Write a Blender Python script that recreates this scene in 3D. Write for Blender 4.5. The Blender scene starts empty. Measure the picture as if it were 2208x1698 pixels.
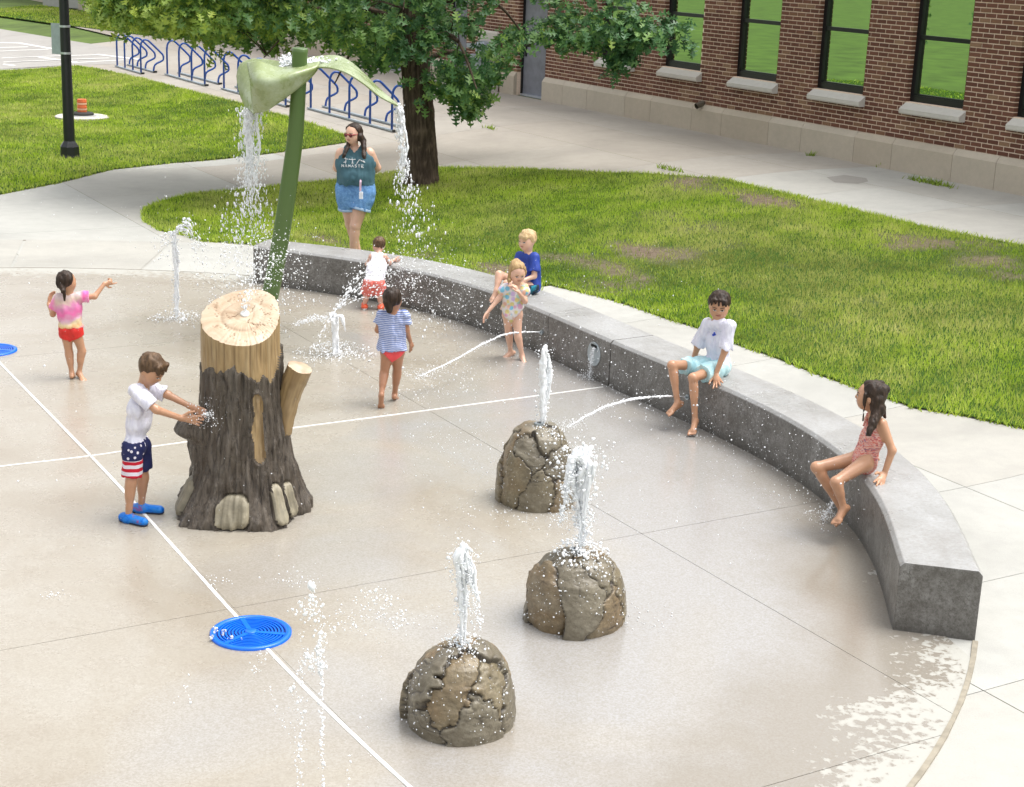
import bpy, bmesh, math, random
import numpy as np
from mathutils import Vector, Matrix
from mathutils.geometry import delaunay_2d_cdt
random.seed(7); RNG = np.random.default_rng(7)
C = bpy.context.scene.collection
SC = bpy.context.scene
# ---------------------------------------------------------------- camera, sky, sun, exposure
CAMH, PITCH, ROLL, FPX, CX, CY = 3.9, .2780, .0380, 3402.7, 1104., 849.
FW = np.array([0, math.cos(PITCH), -math.sin(PITCH)]); R0 = np.array([1., 0, 0]); U0 = np.cross(R0, FW)
RT = math.cos(ROLL)*R0+math.sin(ROLL)*U0; UP = -math.sin(ROLL)*R0+math.cos(ROLL)*U0
cd = bpy.data.cameras.new('camera'); cam = bpy.data.objects.new('camera', cd); C.objects.link(cam); SC.camera = cam
cam.matrix_world = Matrix(((RT[0], UP[0], -FW[0], 0), (RT[1], UP[1], -FW[1], 0), (RT[2], UP[2], -FW[2], CAMH), (0, 0, 0, 1)))
cd.sensor_width = 36; cd.lens = 36*FPX/2208; cd.clip_start = .1; cd.clip_end = 900
SUN_DIR = Vector((.36, .07, .93)).normalized()          # towards the sun: high, behind the lawn and to the right
w = bpy.data.worlds.new('World'); SC.world = w; w.use_nodes = True
nt = w.node_tree; nt.nodes.clear()
sky = nt.nodes.new('ShaderNodeTexSky'); sky.sky_type = 'NISHITA'; sky.sun_disc = False
sky.sun_elevation = math.asin(SUN_DIR.z); sky.sun_rotation = math.atan2(SUN_DIR.x, SUN_DIR.y)
sky.air_density = 1.0; sky.dust_density = 4.0; sky.ozone_density = 1.0
hs = nt.nodes.new('ShaderNodeHueSaturation'); hs.inputs['Saturation'].default_value = .16      # thin bright overcast
bg = nt.nodes.new('ShaderNodeBackground'); bg.inputs[1].default_value = .15
wo = nt.nodes.new('ShaderNodeOutputWorld')
nt.links.new(sky.outputs[0], hs.inputs['Color']); nt.links.new(hs.outputs[0], bg.inputs[0]); nt.links.new(bg.outputs[0], wo.inputs[0])
sl = bpy.data.lights.new('sun', 'SUN'); sl.energy = .95; sl.angle = math.radians(32); sl.color = (1, .97, .92)
so = bpy.data.objects.new('sun', sl); C.objects.link(so); so.rotation_euler = SUN_DIR.to_track_quat('Z', 'Y').to_euler()
vs = SC.view_settings; vs.view_transform = 'Standard'; vs.look = 'None'; vs.exposure = 1.16; vs.gamma = 1; vs.use_curve_mapping = False
SC.cycles.max_bounces = 6; SC.cycles.transparent_max_bounces = 8

# ---------------------------------------------------------------- where things stand (metres)
def G(u, v, h=0.):                                       # point of height h seen at a pixel of the 2208x1698 photograph
    d = (u-CX)/FPX*RT-(v-CY)/FPX*UP+FW
    return np.array([0, 0, CAMH])+d*((h-CAMH)/d[2])
def ray(u, v):
    return (u-CX)/FPX*RT-(v-CY)/FPX*UP+FW
def Kp(u, v, y):                                         # point seen at a pixel, at world depth y
    d = ray(u, v); return np.array([0, 0, CAMH])+d*(y/d[1])
def px(P):
    d = np.asarray(P, float)-np.array([0, 0, CAMH]); z = d@FW
    return np.stack([CX+FPX*(d@RT)/z, CY-FPX*(d@UP)/z], -1)
ZB = .64                                                 # the plaza climbs to the building
P0 = np.array([-.5165, 36.3028]); T2 = np.array([.50748, -.86166]); N2 = np.array([-.86166, -.50748])
def smst(x): x = np.clip(x, 0, 1); return x*x*(3-2*x)
def tn(P): d = np.asarray(P, float)[..., :2]-P0; return np.stack([d@T2, d@N2], -1)
def ztn(n): return ZB*smst((9.3-n)/8.0)
def zter(x, y): return ztn((np.asarray(x)-P0[0])*N2[0]+(np.asarray(y)-P0[1])*N2[1])
def B(t, n, z=0.):                                       # building coordinates: along, out from the wall, up from its foot
    p = P0+T2*t+N2*n; return np.array([p[0], p[1], z+ZB])
def at(u, v):                                            # point of the terrain seen at a pixel
    h = 0.
    for _ in range(50):
        P = G(u, v, h); h += .5*(float(zter(P[0], P[1]))-h)
    return G(u, v, h)

# ---------------------------------------------------------------- object helpers
def tag(o, label=None, cat=None, group=None, kind=None):
    if label: o['label'] = label
    if cat: o['category'] = cat
    if group: o['group'] = group
    if kind: o['kind'] = kind
    return o
def thing(name, label, cat, loc=(0, 0, 0), rz=0., group=None):
    o = bpy.data.objects.new(name, None); C.objects.link(o); o.empty_display_size = .1
    o.location = Vector([float(a) for a in loc]); o.rotation_euler = (0, 0, rz); return tag(o, label, cat, group)
def link(name, me, mats=None, parent=None, smooth=False, world=False):
    o = bpy.data.objects.new(name, me); C.objects.link(o)
    if mats is not None:
        for m in (mats if isinstance(mats, (list, tuple)) else [mats]): me.materials.append(m)
    if len(me.polygons): me.polygons.foreach_set('use_smooth', np.full(len(me.polygons), bool(smooth)))
    if parent is not None:
        o.parent = parent
        if world: o.location = -Vector(parent.location)
    return o
def npmesh(name, V, F, attr=None, mi=None, corner=False):  # V (n,3); F (m,k) of one face size
    V = np.asarray(V, np.float32); F = np.asarray(F, np.int32); me = bpy.data.meshes.new(name)
    m, k = F.shape
    me.vertices.add(len(V)); me.vertices.foreach_set('co', V.ravel())
    me.loops.add(m*k); me.loops.foreach_set('vertex_index', F.ravel())
    me.polygons.add(m); me.polygons.foreach_set('loop_start', np.arange(0, m*k, k, dtype=np.int32))
    try: me.polygons.foreach_set('loop_total', np.full(m, k, np.int32))
    except Exception: pass
    if mi is not None: me.polygons.foreach_set('material_index', np.asarray(mi, np.int32))
    me.update(calc_edges=True)
    for an, av in (attr or {}).items():
        a = me.attributes.new(an, 'FLOAT', 'POINT'); a.data.foreach_set('value', np.asarray(av, np.float32))
    return me
class MB:                                                # a mesh put together from simple solids
    def __init__(s): s.v = []; s.f = []
    def add(s, V, F):
        b = len(s.v); s.v += [tuple(map(float, p)) for p in V]; s.f += [tuple(b+i for i in f) for f in F]
    def hexa(s, P): s.add(P, [(0, 3, 2, 1), (4, 5, 6, 7), (0, 1, 5, 4), (1, 2, 6, 5), (2, 3, 7, 6), (3, 0, 4, 7)])
    def box(s, c, d, M=None):
        c = np.array(c, float); d = np.array(d, float)/2
        P = [c+d*np.array(q) for q in ((-1, -1, -1), (1, -1, -1), (1, 1, -1), (-1, 1, -1), (-1, -1, 1), (1, -1, 1), (1, 1, 1), (-1, 1, 1))]
        s.hexa([M @ p if M is not None else p for p in P])
    def tube(s, pts, r, n=8, cap=True):
        pts = [np.array(p, float) for p in pts]; r = r if hasattr(r, '__len__') else [r]*len(pts)
        V = []; F = []; up = None
        for i, p in enumerate(pts):
            d = pts[min(i+1, len(pts)-1)]-pts[max(i-1, 0)]; d = d/(np.linalg.norm(d)+1e-9)
            if up is None: up = np.cross(d, [0, 0, 1.]) if abs(d[2]) < .9 else np.cross(d, [0, 1., 0])
            up = up-d*(up@d); up /= np.linalg.norm(up)+1e-9; w2 = np.cross(d, up)
            V += [p+r[i]*(math.cos(a)*up+math.sin(a)*w2) for a in (2*math.pi*k/n for k in range(n))]
        for i in range(len(pts)-1):
            for k in range(n):
                a = i*n+k; b = i*n+(k+1) % n; F.append((a, b, b+n, a+n))
        if cap: F.append(tuple(range(n))[::-1]); F.append(tuple((len(pts)-1)*n+k for k in range(n)))
        s.add(V, F)
    def lathe(s, prof, c=(0, 0, 0), n=24, a0=0., a1=2*math.pi):
        full = abs(a1-a0-2*math.pi) < 1e-6; m = n if full else n+1; V = []; F = []
        for (r, z) in prof: V += [(c[0]+r*math.cos(a0+(a1-a0)*k/n), c[1]+r*math.sin(a0+(a1-a0)*k/n), c[2]+z) for k in range(m)]
        for i in range(len(prof)-1):
            for k in range(n):
                a = i*m+k; b = i*m+(k+1) % m; F.append((a, b, b+m, a+m))
        s.add(V, F)
    def mesh(s, name):
        me = bpy.data.meshes.new(name); me.from_pydata(s.v, [], s.f); me.update(); return me
    def obj(s, name, mat, parent=None, smooth=False, world=False, bevel=0.):
        o = link(name, s.mesh(name), mat, parent, smooth, world)
        if bevel:
            b = o.modifiers.new('bevel', 'BEVEL'); b.width = bevel; b.segments = 2; b.limit_method = 'ANGLE'; b.angle_limit = .6
        return o
def spline(P, n):                                        # Catmull-Rom through P
    P = np.asarray(P, float); m = len(P); out = []
    for s in np.linspace(0, m-1-1e-9, n):
        i = int(s); t = s-i; p0 = P[max(i-1, 0)]; p1 = P[i]; p2 = P[min(i+1, m-1)]; p3 = P[min(i+2, m-1)]
        out.append(.5*(2*p1+(p2-p0)*t+(2*p0-5*p1+4*p2-p3)*t*t+(3*p1-p0-3*p2+p3)*t**3))
    return np.array(out)
def hash3(i, j, k):
    n = (i*374761393+j*668265263+k*2147483647*3) & 0xffffffff; n = ((n ^ (n >> 13))*1274126177) & 0xffffffff
    return ((n ^ (n >> 16)) & 0xffff)/65535.
def vnoise(P, s=1., seed=0):                             # value noise in -1..1, vectorised
    P = np.asarray(P, float)*s+seed*17.13; I = np.floor(P).astype(np.int64); f = P-I; f = f*f*(3-2*f)
    if P.shape[-1] == 2: I = np.concatenate([I, np.zeros_like(I[..., :1])], -1); f = np.concatenate([f, np.zeros_like(f[..., :1])], -1)
    r = 0
    for dx in (0, 1):
        for dy in (0, 1):
            for dz in (0, 1):
                w_ = (f[..., 0] if dx else 1-f[..., 0])*(f[..., 1] if dy else 1-f[..., 1])*(f[..., 2] if dz else 1-f[..., 2])
                r = r+w_*hash3(I[..., 0]+dx, I[..., 1]+dy, I[..., 2]+dz)
    return r*2-1
def fbm(P, s=1., o=3, seed=0):
    return sum(vnoise(P, s*2**k, seed+k)*.5**k for k in range(o))/1.75

# ---------------------------------------------------------------- materials
def mat(name): m = bpy.data.materials.new(name); m.use_nodes = True; return m
class NT:
    def __init__(s, name, rough=.6, col=(.5, .5, .5), metal=0., spec=.5):
        s.m = mat(name); s.t = s.m.node_tree; s.b = s.t.nodes['Principled BSDF']
        s.b.inputs['Roughness'].default_value = rough; s.b.inputs['Base Color'].default_value = (*col, 1)
        s.b.inputs['Metallic'].default_value = metal; s.b.inputs['Specular IOR Level'].default_value = spec
    def n(s, ty, **k):
        x = s.t.nodes.new(ty)
        for a, v in k.items():
            if a in x.inputs: x.inputs[a].default_value = v
            else: setattr(x, a, v)
        return x
    def l(s, a, b): s.t.links.new(a, b)
    def co(s, scale=(1, 1, 1), kind='Object'):
        tc = s.n('ShaderNodeTexCoord'); mp = s.n('ShaderNodeMapping'); mp.inputs['Scale'].default_value = scale
        s.l(tc.outputs[kind], mp.inputs[0]); return mp.outputs[0]
    def noise(s, scale, detail=4, rough=.5, vec=None, dist=0.):
        x = s.n('ShaderNodeTexNoise'); x.inputs['Scale'].default_value = scale; x.inputs['Detail'].default_value = detail
        x.inputs['Roughness'].default_value = rough; x.inputs['Distortion'].default_value = dist
        if vec is not None: s.l(vec, x.inputs['Vector'])
        return x.outputs['Fac']
    def ramp(s, fac, stops, interp='LINEAR'):
        r = s.n('ShaderNodeValToRGB'); r.color_ramp.interpolation = interp; e = r.color_ramp.elements
        while len(e) < len(stops): e.new(.5)
        for i, (p, c) in enumerate(stops): e[i].position = p; e[i].color = (*(c if hasattr(c, '__len__') else (c, c, c)), 1)
        s.l(fac, r.inputs[0]); return r.outputs[0]
    def mix(s, f, a, b, mode='MIX'):
        x = s.n('ShaderNodeMix'); x.data_type = 'RGBA'; x.blend_type = mode
        for v, i in ((f, 0), (a, 6), (b, 7)):
            if hasattr(v, 'is_output'): s.l(v, x.inputs[i])
            else: x.inputs[i].default_value = v if i == 0 else (*v, 1)
        return x.outputs[2]
    def math(s, op, a, b=0., c=None, clamp=False):
        x = s.n('ShaderNodeMath'); x.operation = op; x.use_clamp = clamp
        for i, v in enumerate((a, b) if c is None else (a, b, c)):
            if hasattr(v, 'is_output'): s.l(v, x.inputs[i])
            else: x.inputs[i].default_value = v
        return x.outputs[0]
    def attr(s, name): x = s.n('ShaderNodeAttribute'); x.attribute_name = name; return x.outputs['Fac']
    def sep(s, vec): x = s.n('ShaderNodeSeparateXYZ'); s.l(vec, x.inputs[0]); return x.outputs
    def bump(s, h, d=.01, st=1.):
        x = s.n('ShaderNodeBump'); x.inputs['Distance'].default_value = d; x.inputs['Strength'].default_value = st
        s.l(h, x.inputs['Height']); s.l(x.outputs[0], s.b.inputs['Normal'])
    def base(s, c): s.l(c, s.b.inputs['Base Color'])
    def rough(s, c): s.l(c, s.b.inputs['Roughness'])
def plain(name, col, rough=.55, metal=0., var=.12, scale=8., bump=0., spec=.5):
    m = NT(name, rough, col, metal, spec); v = m.co(); f = m.noise(scale, 4, .6, v)
    a = tuple(c*(1-var) for c in col); b = tuple(min(1, c*(1+var)) for c in col)
    m.base(m.ramp(f, [(.3, a), (.7, b)]))
    if bump: m.bump(m.noise(scale*8, 3, .6, v), bump, .6)
    return m.m
# ================================================================ ground, pad, lawns, seat wall
def concrete(name, col, dark=.82, rough=.85, scale=1.):
    m = NT(name, rough, col, 0, .35); v = m.co()
    big = m.noise(.45*scale, 5, .62, v, .6); sm_ = m.noise(5*scale, 6, .7, v); fine = m.noise(90, 3, .7, v)
    oi = m.n('ShaderNodeObjectInfo')
    c = m.ramp(big, [(.3, tuple(x*dark for x in col)), (.52, col), (.75, tuple(min(1, x*1.06) for x in col))])
    warm = m.mix(m.ramp(oi.outputs['Random'], [(.55, 0.), (.8, .45)]), c, m.mix(.8, c, (.87, .80, .73), 'MULTIPLY'))
    c = m.mix(m.ramp(sm_, [(.35, .22), (.6, 0.)]), warm, tuple(x*.62 for x in col))
    c = m.mix(m.ramp(fine, [(.3, .25), (.7, 0.)]), c, tuple(x*.55 for x in col))
    st = m.noise(1.2, 8, .75, m.co((1, 4, 1)), 1.)                     # broom marks and old drips
    c = m.mix(m.ramp(st, [(.62, 0.), (.72, .16)]), c, (.2, .17, .13))
    vo = m.n('ShaderNodeTexVoronoi'); vo.inputs['Scale'].default_value = 3.1; m.l(m.co((1, 1.6, 1)), vo.inputs[0]); dm = m.math('MULTIPLY', m.ramp(m.math('ADD', vo.outputs['Distance'], m.math('MULTIPLY', sm_, .10)), [(.10, 1.), (.15, 0.)]), m.ramp(m.noise(.7, 2, .5, v), [(.50, 0.), (.62, .28)]))
    c = m.mix(dm, c, tuple(x*.55 for x in col))
    m.base(c); m.bump(m.noise(120, 3, .6, v), .003, .5); return m.m
M_plaza = concrete('dry_concrete', (.425, .42, .388)); M_plaza2 = concrete('older_tan_concrete', (.385, .355, .31))
M_joint = plain('joint_dirt', (.22, .195, .16), .95)
M_base = plain('far_lawn', (.085, .135, .022), .95, var=.35, scale=.9)
M_asph = concrete('road_concrete', (.36, .345, .32), .85)
M_white = plain('white_paint', (.74, .73, .70), .7, var=.08, scale=20); M_caulk = plain('beige_caulk', (.27, .24, .185), .8, var=.2, scale=14)
M_seal = plain('white_sealant', (.74, .73, .70), .6, var=.06, scale=9)
# ---- terrain base: one sheet to the horizon, shaped as the plaza is
nb = [-380, -60, -20, -4, 0]+[1.3+i*.5 for i in range(17)]+[9.8, 14, 22, 60, 380]; tb = list(np.linspace(-380, 420, 21))
V = []; F = []
for n_ in nb:
    for t_ in tb: p = P0+T2*t_+N2*n_; V.append((p[0], p[1], float(ztn(n_))-.05))
k = len(tb)
for i in range(len(nb)-1):
    for j in range(k-1): F.append((i*k+j, i*k+j+1, (i+1)*k+j+1, (i+1)*k+j))
o = link('ground', npmesh('ground', V, F), M_base, smooth=True); tag(o, kind='structure')
def poly_sheet(name, P, off, mat_, step=.5, attr=None, parent=None, hole=None):
    P = np.asarray(P, float)[:, :2]; lo = P.min(0); hi = P.max(0)
    xs = np.arange(lo[0]+step*.5, hi[0], step); ys = np.arange(lo[1]+step*.5, hi[1], step)
    pts = [Vector(p) for p in P]; n = len(pts); X, Y = np.meshgrid(xs, ys); Q = np.c_[X.ravel(), Y.ravel()]
    Q = Q[inside(Q, P)]; pts += [Vector(q) for q in Q]
    v, e, f, *_ = delaunay_2d_cdt(pts, [(i, (i+1) % n) for i in range(n)], [], 1, 1e-5)
    v = np.array([tuple(a) for a in v]); z = zter(v[:, 0], v[:, 1])+off
    V = np.c_[v, z]; f = [q for q in f if len(q) == 3]
    me = npmesh(name, V, np.array(f), {a: fn(v) for a, fn in (attr or {}).items()})
    o = link(name, me, mat_, parent, smooth=True)
    return o
def inside(Q, P):
    P = np.asarray(P)[:, :2]; x, y = Q[:, 0], Q[:, 1]; r = np.zeros(len(Q), bool); j = len(P)-1
    for i in range(len(P)):
        a, b = P[i], P[j]
        c = ((a[1] > y) != (b[1] > y)) & (x < (b[0]-a[0])*(y-a[1])/((b[1]-a[1]) or 1e-12)+a[0]); r ^= c; j = i
    return r
# ---- seat wall plan, from its two edges
WH = .445
IB = [(595.5,619.6),(648,626.5),(721.4,635.6),(863,663),(954.8,686),(1014,704),(1068.6,720),(1137,754.5),(1194.5,779.7),(1254,807),(1309,833.5),(1354.7,855),(1509.7,930),(1571.5,957.4),(1640,987),(1693,1019),(1745.4,1060),(1800.4,1110.7),(1845.3,1162),(1877.3,1207.6),(1904.8,1267),(1916,1317.5),(1920.5,1360)]
OT = [(581.8,515.5),(618.4,519),(703,529),(799,540.6),(886,553),(1020,581.8),(1064,591),(1164.8,621.8),(1251.7,656),(1343,691.6),(1492,756.8),(1571.5,785.8),(1686,831.5),(1800.4,881.9),(1855,916),(1933,973.4),(1980,1010),(1991.7,1020),(2044.4,1077),(2076.4,1123),(2099,1175.6),(2116.5,1232.8)]
ib = np.array([[-3.04, 17.91]]+[G(*p)[:2] for p in IB]); ot = np.array([G(*p, WH)[:2] for p in OT])
def smooth_curve(P, n=90):
    c = np.array([-5., 10.5]); a = np.arctan2(P[:, 1]-c[1], P[:, 0]-c[0]); r = np.hypot(*(P-c).T)
    am = a.mean(); co = np.polyfit(a-am, r, 6); aa = np.linspace(a[0], a[-1], n*4); rr = np.polyval(co, aa-am)
    Q = np.c_[c[0]+rr*np.cos(aa), c[1]+rr*np.sin(aa)]; s = np.r_[0, np.cumsum(np.hypot(*np.diff(Q, axis=0).T))]; t = np.linspace(0, s[-1], n)
    return np.c_[np.interp(t, s, Q[:, 0]), np.interp(t, s, Q[:, 1])]
NWL = 100; WI = smooth_curve(ib, NWL); WO = smooth_curve(ot, NWL)
# ---- pad
PC = np.array([-4.368, 10.87]); PR = 7.513; PR2 = 9.315
def ang(P): return math.atan2(P[1]-PC[1], P[0]-PC[0])
mid = (WI*.35+WO*.65); a_l = ang(mid[0]); a_r = ang(mid[-1])
arc = [a_r-(a_r-(a_l-2*math.pi))*i/130 for i in range(1, 130)]
PAD = np.array([tuple(p) for p in mid]+[(PC[0]+PR*math.cos(a), PC[1]+PR*math.sin(a)) for a in arc])
gu = np.array([math.cos(math.radians(30.6)), math.sin(math.radians(30.6))]); gv = np.array([-gu[1], gu[0]])   # joint directions of the pad
def wetconc():
    m = NT('wet_pad_concrete', .3, (.4, .33, .25), 0, .5)
    g = m.n('ShaderNodeNewGeometry'); pos = g.outputs['Position']
    sub = m.n('ShaderNodeVectorMath'); sub.operation = 'DISTANCE'; m.l(pos, sub.inputs[0]); sub.inputs[1].default_value = (PC[0], PC[1], 0)
    d = sub.outputs['Value']
    mp = m.n('ShaderNodeMapping'); mp.inputs['Rotation'].default_value = (0, 0, .5); mp.inputs['Scale'].default_value = (1, 1.5, 1); m.l(pos, mp.inputs[0])
    edge = m.noise(1.1, 5, .6, mp.outputs[0], .2); spots = m.noise(17, 5, .6, pos, .3)
    lim = m.math('ADD', m.math('MULTIPLY', edge, 1.5), m.math('MULTIPLY', spots, 1.7))
    dry = m.ramp(m.math('MULTIPLY', m.math('SUBTRACT', m.math('ADD', d, lim), 8.78), 1.), [(.0, 0.), (.16, 1.)])
    film = m.noise(.55, 4, .55, pos, .8)                                 # deeper water; its pale grey also puts the sky's sheen into the colour
    s = m.sep(pos); side = m.math('MULTIPLY', m.math('ADD', s[0], 1.0), .11)
    fm = m.ramp(m.math('ADD', film, side), [(.42, 0.), (.72, 1.)])
    tan1 = m.ramp(m.noise(.8, 6, .6, pos, .5), [(.3, (.295, .258, .205)), (.5, (.352, .322, .27)), (.7, (.39, .368, .322))])
    wet = m.mix(fm, tan1, (.335, .33, .322))
    nw = m.math('ADD', d, m.math('MULTIPLY', m.math('SUBTRACT', m.noise(.9, 6, .65, pos), .5), 1.5)); zone = m.math('MULTIPLY', m.ramp(m.math('SUBTRACT', nw, 6.15), [(.0, 0.), (.45, 1.)]), m.ramp(m.math('ADD', s[0], .5), [(0., 0.), (1., .75)]))
    wet = m.mix(zone, wet, (.235, .210, .170))
    fine = m.noise(85, 3, .75, pos)
    wet = m.mix(m.ramp(fine, [(.35, .55), (.65, 0.)]), wet, (.20, .165, .12))
    dryc = m.mix(m.ramp(fine, [(.3, .2), (.7, 0.)]), (.385, .378, .342), (.25, .24, .205))
    m.base(m.mix(dry, wet, dryc))
    rg = m.ramp(m.math('ADD', m.math('MULTIPLY', fm, .7), m.math('MULTIPLY', m.noise(3.5, 5, .65, pos), .6)), [(.15, .36), (.6, .14), (1., .09)])
    m.rough(m.mix(dry, rg, (.9, .9, .9)))
    b1 = m.noise(5, 3, .6, pos); b2 = m.noise(140, 2, .6, pos)
    h = m.math('ADD', m.math('MULTIPLY', b1, .6), m.math('MULTIPLY', b2, .25)); m.bump(h, .005, .5)
    return m.m
M_wet = wetconc()
pad = poly_sheet('splash_pad', PAD, -.012, M_joint, 3.); tag(pad, kind='structure')
def clip(P, a, nrm, c):                                   # keep side (p.nrm) > c
    out = []
    for i in range(len(P)):
        p, q = P[i], P[(i+1) % len(P)]; dp, dq = p@nrm-c, q@nrm-c
        if dp > 0: out.append(p)
        if dp*dq < 0: out.append(p+(q-p)*dp/(dp-dq))
    return out
oA = (G(190, 986)[:2])@gu; oC = G(1383.4, 1152.9)[:2]@gu; oB = G(190, 986)[:2]@gv; oD = G(1383.4, 1152.9)[:2]@gv; oE = G(1840, 1643)[:2]@gv
us = sorted([oA, oC, 2*oA-oC, oC+(oC-oA)]); vs_ = sorted([oB, oD, oE, 2*oE-oD, 2*oB-oD, 3*oB-2*oD])
us = [-99]+us+[99]; vs_ = [-99]+vs_+[99]; nslab = 0
for i in range(len(us)-1):
    for j in range(len(vs_)-1):
        g = .0022; P = [p for p in PAD]
        gA0 = .0008 if abs(us[i]-oA) < 1e-6 else g; gA1 = .0008 if abs(us[i+1]-oA) < 1e-6 else g
        gB0 = .0008 if abs(vs_[j]-oB) < 1e-6 else g; gB1 = .0008 if abs(vs_[j+1]-oB) < 1e-6 else g
        for nrm, c in ((gu, us[i]+gA0), (-gu, -us[i+1]+gA1), (gv, vs_[j]+gB0), (-gv, -vs_[j+1]+gB1)):
            P = clip(P, 0, nrm, c)
            if len(P) < 3: break
        if len(P) < 3: continue
        m = MB(); n = len(P); m.add([(p[0], p[1], .006) for p in P]+[(p[0], p[1], -.02) for p in P], [tuple(range(n))]+[(k, n+k, n+(k+1) % n, (k+1) % n) for k in range(n)])
        m.obj('slab', M_wet, pad)
def strip(name, pts, wd, mat_, parent, h=.008, wob=0.):
    pts = np.array([p[:2] for p in pts]); V = []; F = []
    for i, p in enumerate(pts):
        d = pts[min(i+1, len(pts)-1)]-pts[max(i-1, 0)]; d /= np.linalg.norm(d); n_ = np.array([-d[1], d[0]]); w_ = wd/2*(1+wob*random.uniform(-1, 1)); z = float(zter(*p))
        V += [(*(p-n_*w_), z-.01), (*(p-n_*w_*.8), z+h), (*(p+n_*w_*.8), z+h), (*(p+n_*w_), z-.01)]
    for i in range(len(pts)-1):
        for k in range(3): F.append((i*4+k, i*4+k+1, i*4+5+k, i*4+4+k))
    return link(name, npmesh(name, V, F), mat_, parent)
AL = [G(*p) for p in ((-120, 660), (0, 785), (212, 1002.6), (373, 1180), (508.7, 1331.2), (575.8, 1401.9), (694.3, 1522.7), (876.8, 1694.5), (1100, 1890))]
strip('joint_sealant', spline(AL, 60), .026, M_seal, pad, .010, .12)
BL = [G(*p) for p in ((-200, 1036), (0, 1008.5), (190, 986), (400, 955.5), (900, 889.8), (1300, 836.5))]
strip('joint_sealant', spline(BL, 50), .020, M_seal, pad, .010, .12)
ca = [a_r-(a_r-(a_l-2*math.pi))*i/160 for i in range(161)]
strip('edge_caulk', [(PC[0]+PR*math.cos(a), PC[1]+PR*math.sin(a)) for a in ca if a > -1.6-.9], .035, M_caulk, pad, .010, .15)
strip('edge_joint', [(PC[0]+(PR+.004)*math.cos(a), PC[1]+(PR+.004)*math.sin(a)) for a in ca if a <= -1.6-.9], .014, M_joint, pad, .009, .2)
# ---- plaza slabs
LR = [(547,529),(435,521),(393,508),(348,499),(313,479.6),(308,464),(313,451.7),(348,436),(417,420),(521.7,411.7),(640,397.8),(720,391),(800,381),(870,370),(940,364),(1112,365.6),(1283.6,374),(1400,377),(1555,388),(1714,425),(1855,458.6),(1992,492),(2208,532.5),(2420,572),(2600,640),(2640,780),(2500,960),(2400,955),(2208,926),(2070,897),(1972,882),(1908,859),(1846,838),(1754.6,806),(1674.5,774),(1576,740),(1500,707.6),(1434.8,688),(1366,663),(1297.5,642),(1228.8,626),(1164.5,612)]
LRw = [at(*p)[:2] for p in LR]
k0 = [i for i in range(NWL) if px([*WO[i], WH])[0] < 1150]
back = [WO[i]+(WO[i]-WI[i])*.05 for i in k0[::-4]]
LAWN_R = np.array(LRw+back[:-1])
LL = [(-900,500),(-300,455),(0,420.5),(130,395),(240,367),(377.6,352),(515,340),(652,322.7),(748,308),(768,299),(764,293),(738,291.8),(669,267.8),(583.6,243.7),(515,223),(429,202.5),(309,171.6),(213,151),(161,144),(0,154.5),(-300,176),(-900,215)]
LAWN_L = np.array([at(*p)[:2] for p in LL])
LF = [(-500,22),(0,36),(133,55),(179,60),(300,76),(420,85),(380,62),(250,38),(90,13),(0,20),(-300,10)]
LAWN_F = np.array([at(*p)[:2] for p in LF])
plz = thing('plaza', None, None); tag(plz, kind='structure')
nl = [0, 1.55, 3.1, 5.2, 7.35, 9.1, 11.6, 13.6, 15.6, 17.6, 19.6, 21.6, 24]
tl = [-28.4+2.6*i for i in range(16)]+[12.4, 14.2, 16, 17.9, 19.8, 21.6, 23.4, 24.85, 26, 27.4, 29, 31, 33]
allP = [LAWN_R, LAWN_L, PAD]
for i in range(len(nl)-1):
    for j in range(len(tl)-1):
        g = .003; n0, n1, t0, t1 = nl[i]+g, nl[i+1]-g, tl[j]+g, tl[j+1]-g
        cs = np.array([P0+T2*t_+N2*n_ for t_ in (t0, (t0+t1)/2, t1) for n_ in (n0, (n0+n1)/2, n1)])
        if any(inside(cs, Q).all() for Q in allP): continue
        uv = px(np.c_[cs, zter(cs[:, 0], cs[:, 1])]); 
        if uv[:, 0].max() < -350 or uv[:, 0].min() > 2560 or uv[:, 1].max() < -20 or uv[:, 1].min() > 2050: continue
        if t1 < -15.5 and n0 > 3: continue
        V = []; F = []
        for q in range(5):
            n_ = n0+(n1-n0)*q/4; z = float(ztn(n_))
            for t_, dz in ((t0, -.03), (t0, 0), (t1, 0), (t1, -.03)): p = P0+T2*t_+N2*n_; V.append((p[0], p[1], z+dz))
        for q in range(4): F += [(q*4+a, q*4+4+a, q*4+5+a, q*4+a+1) for a in range(3)]
        link('slab', npmesh('slab', V, [f[::-1] for f in F]), M_plaza2 if (n1 < 7.4 and t0 < 12) or (n1 < 9.2 and 4 < t0 < 9) else M_plaza, plz)
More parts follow.
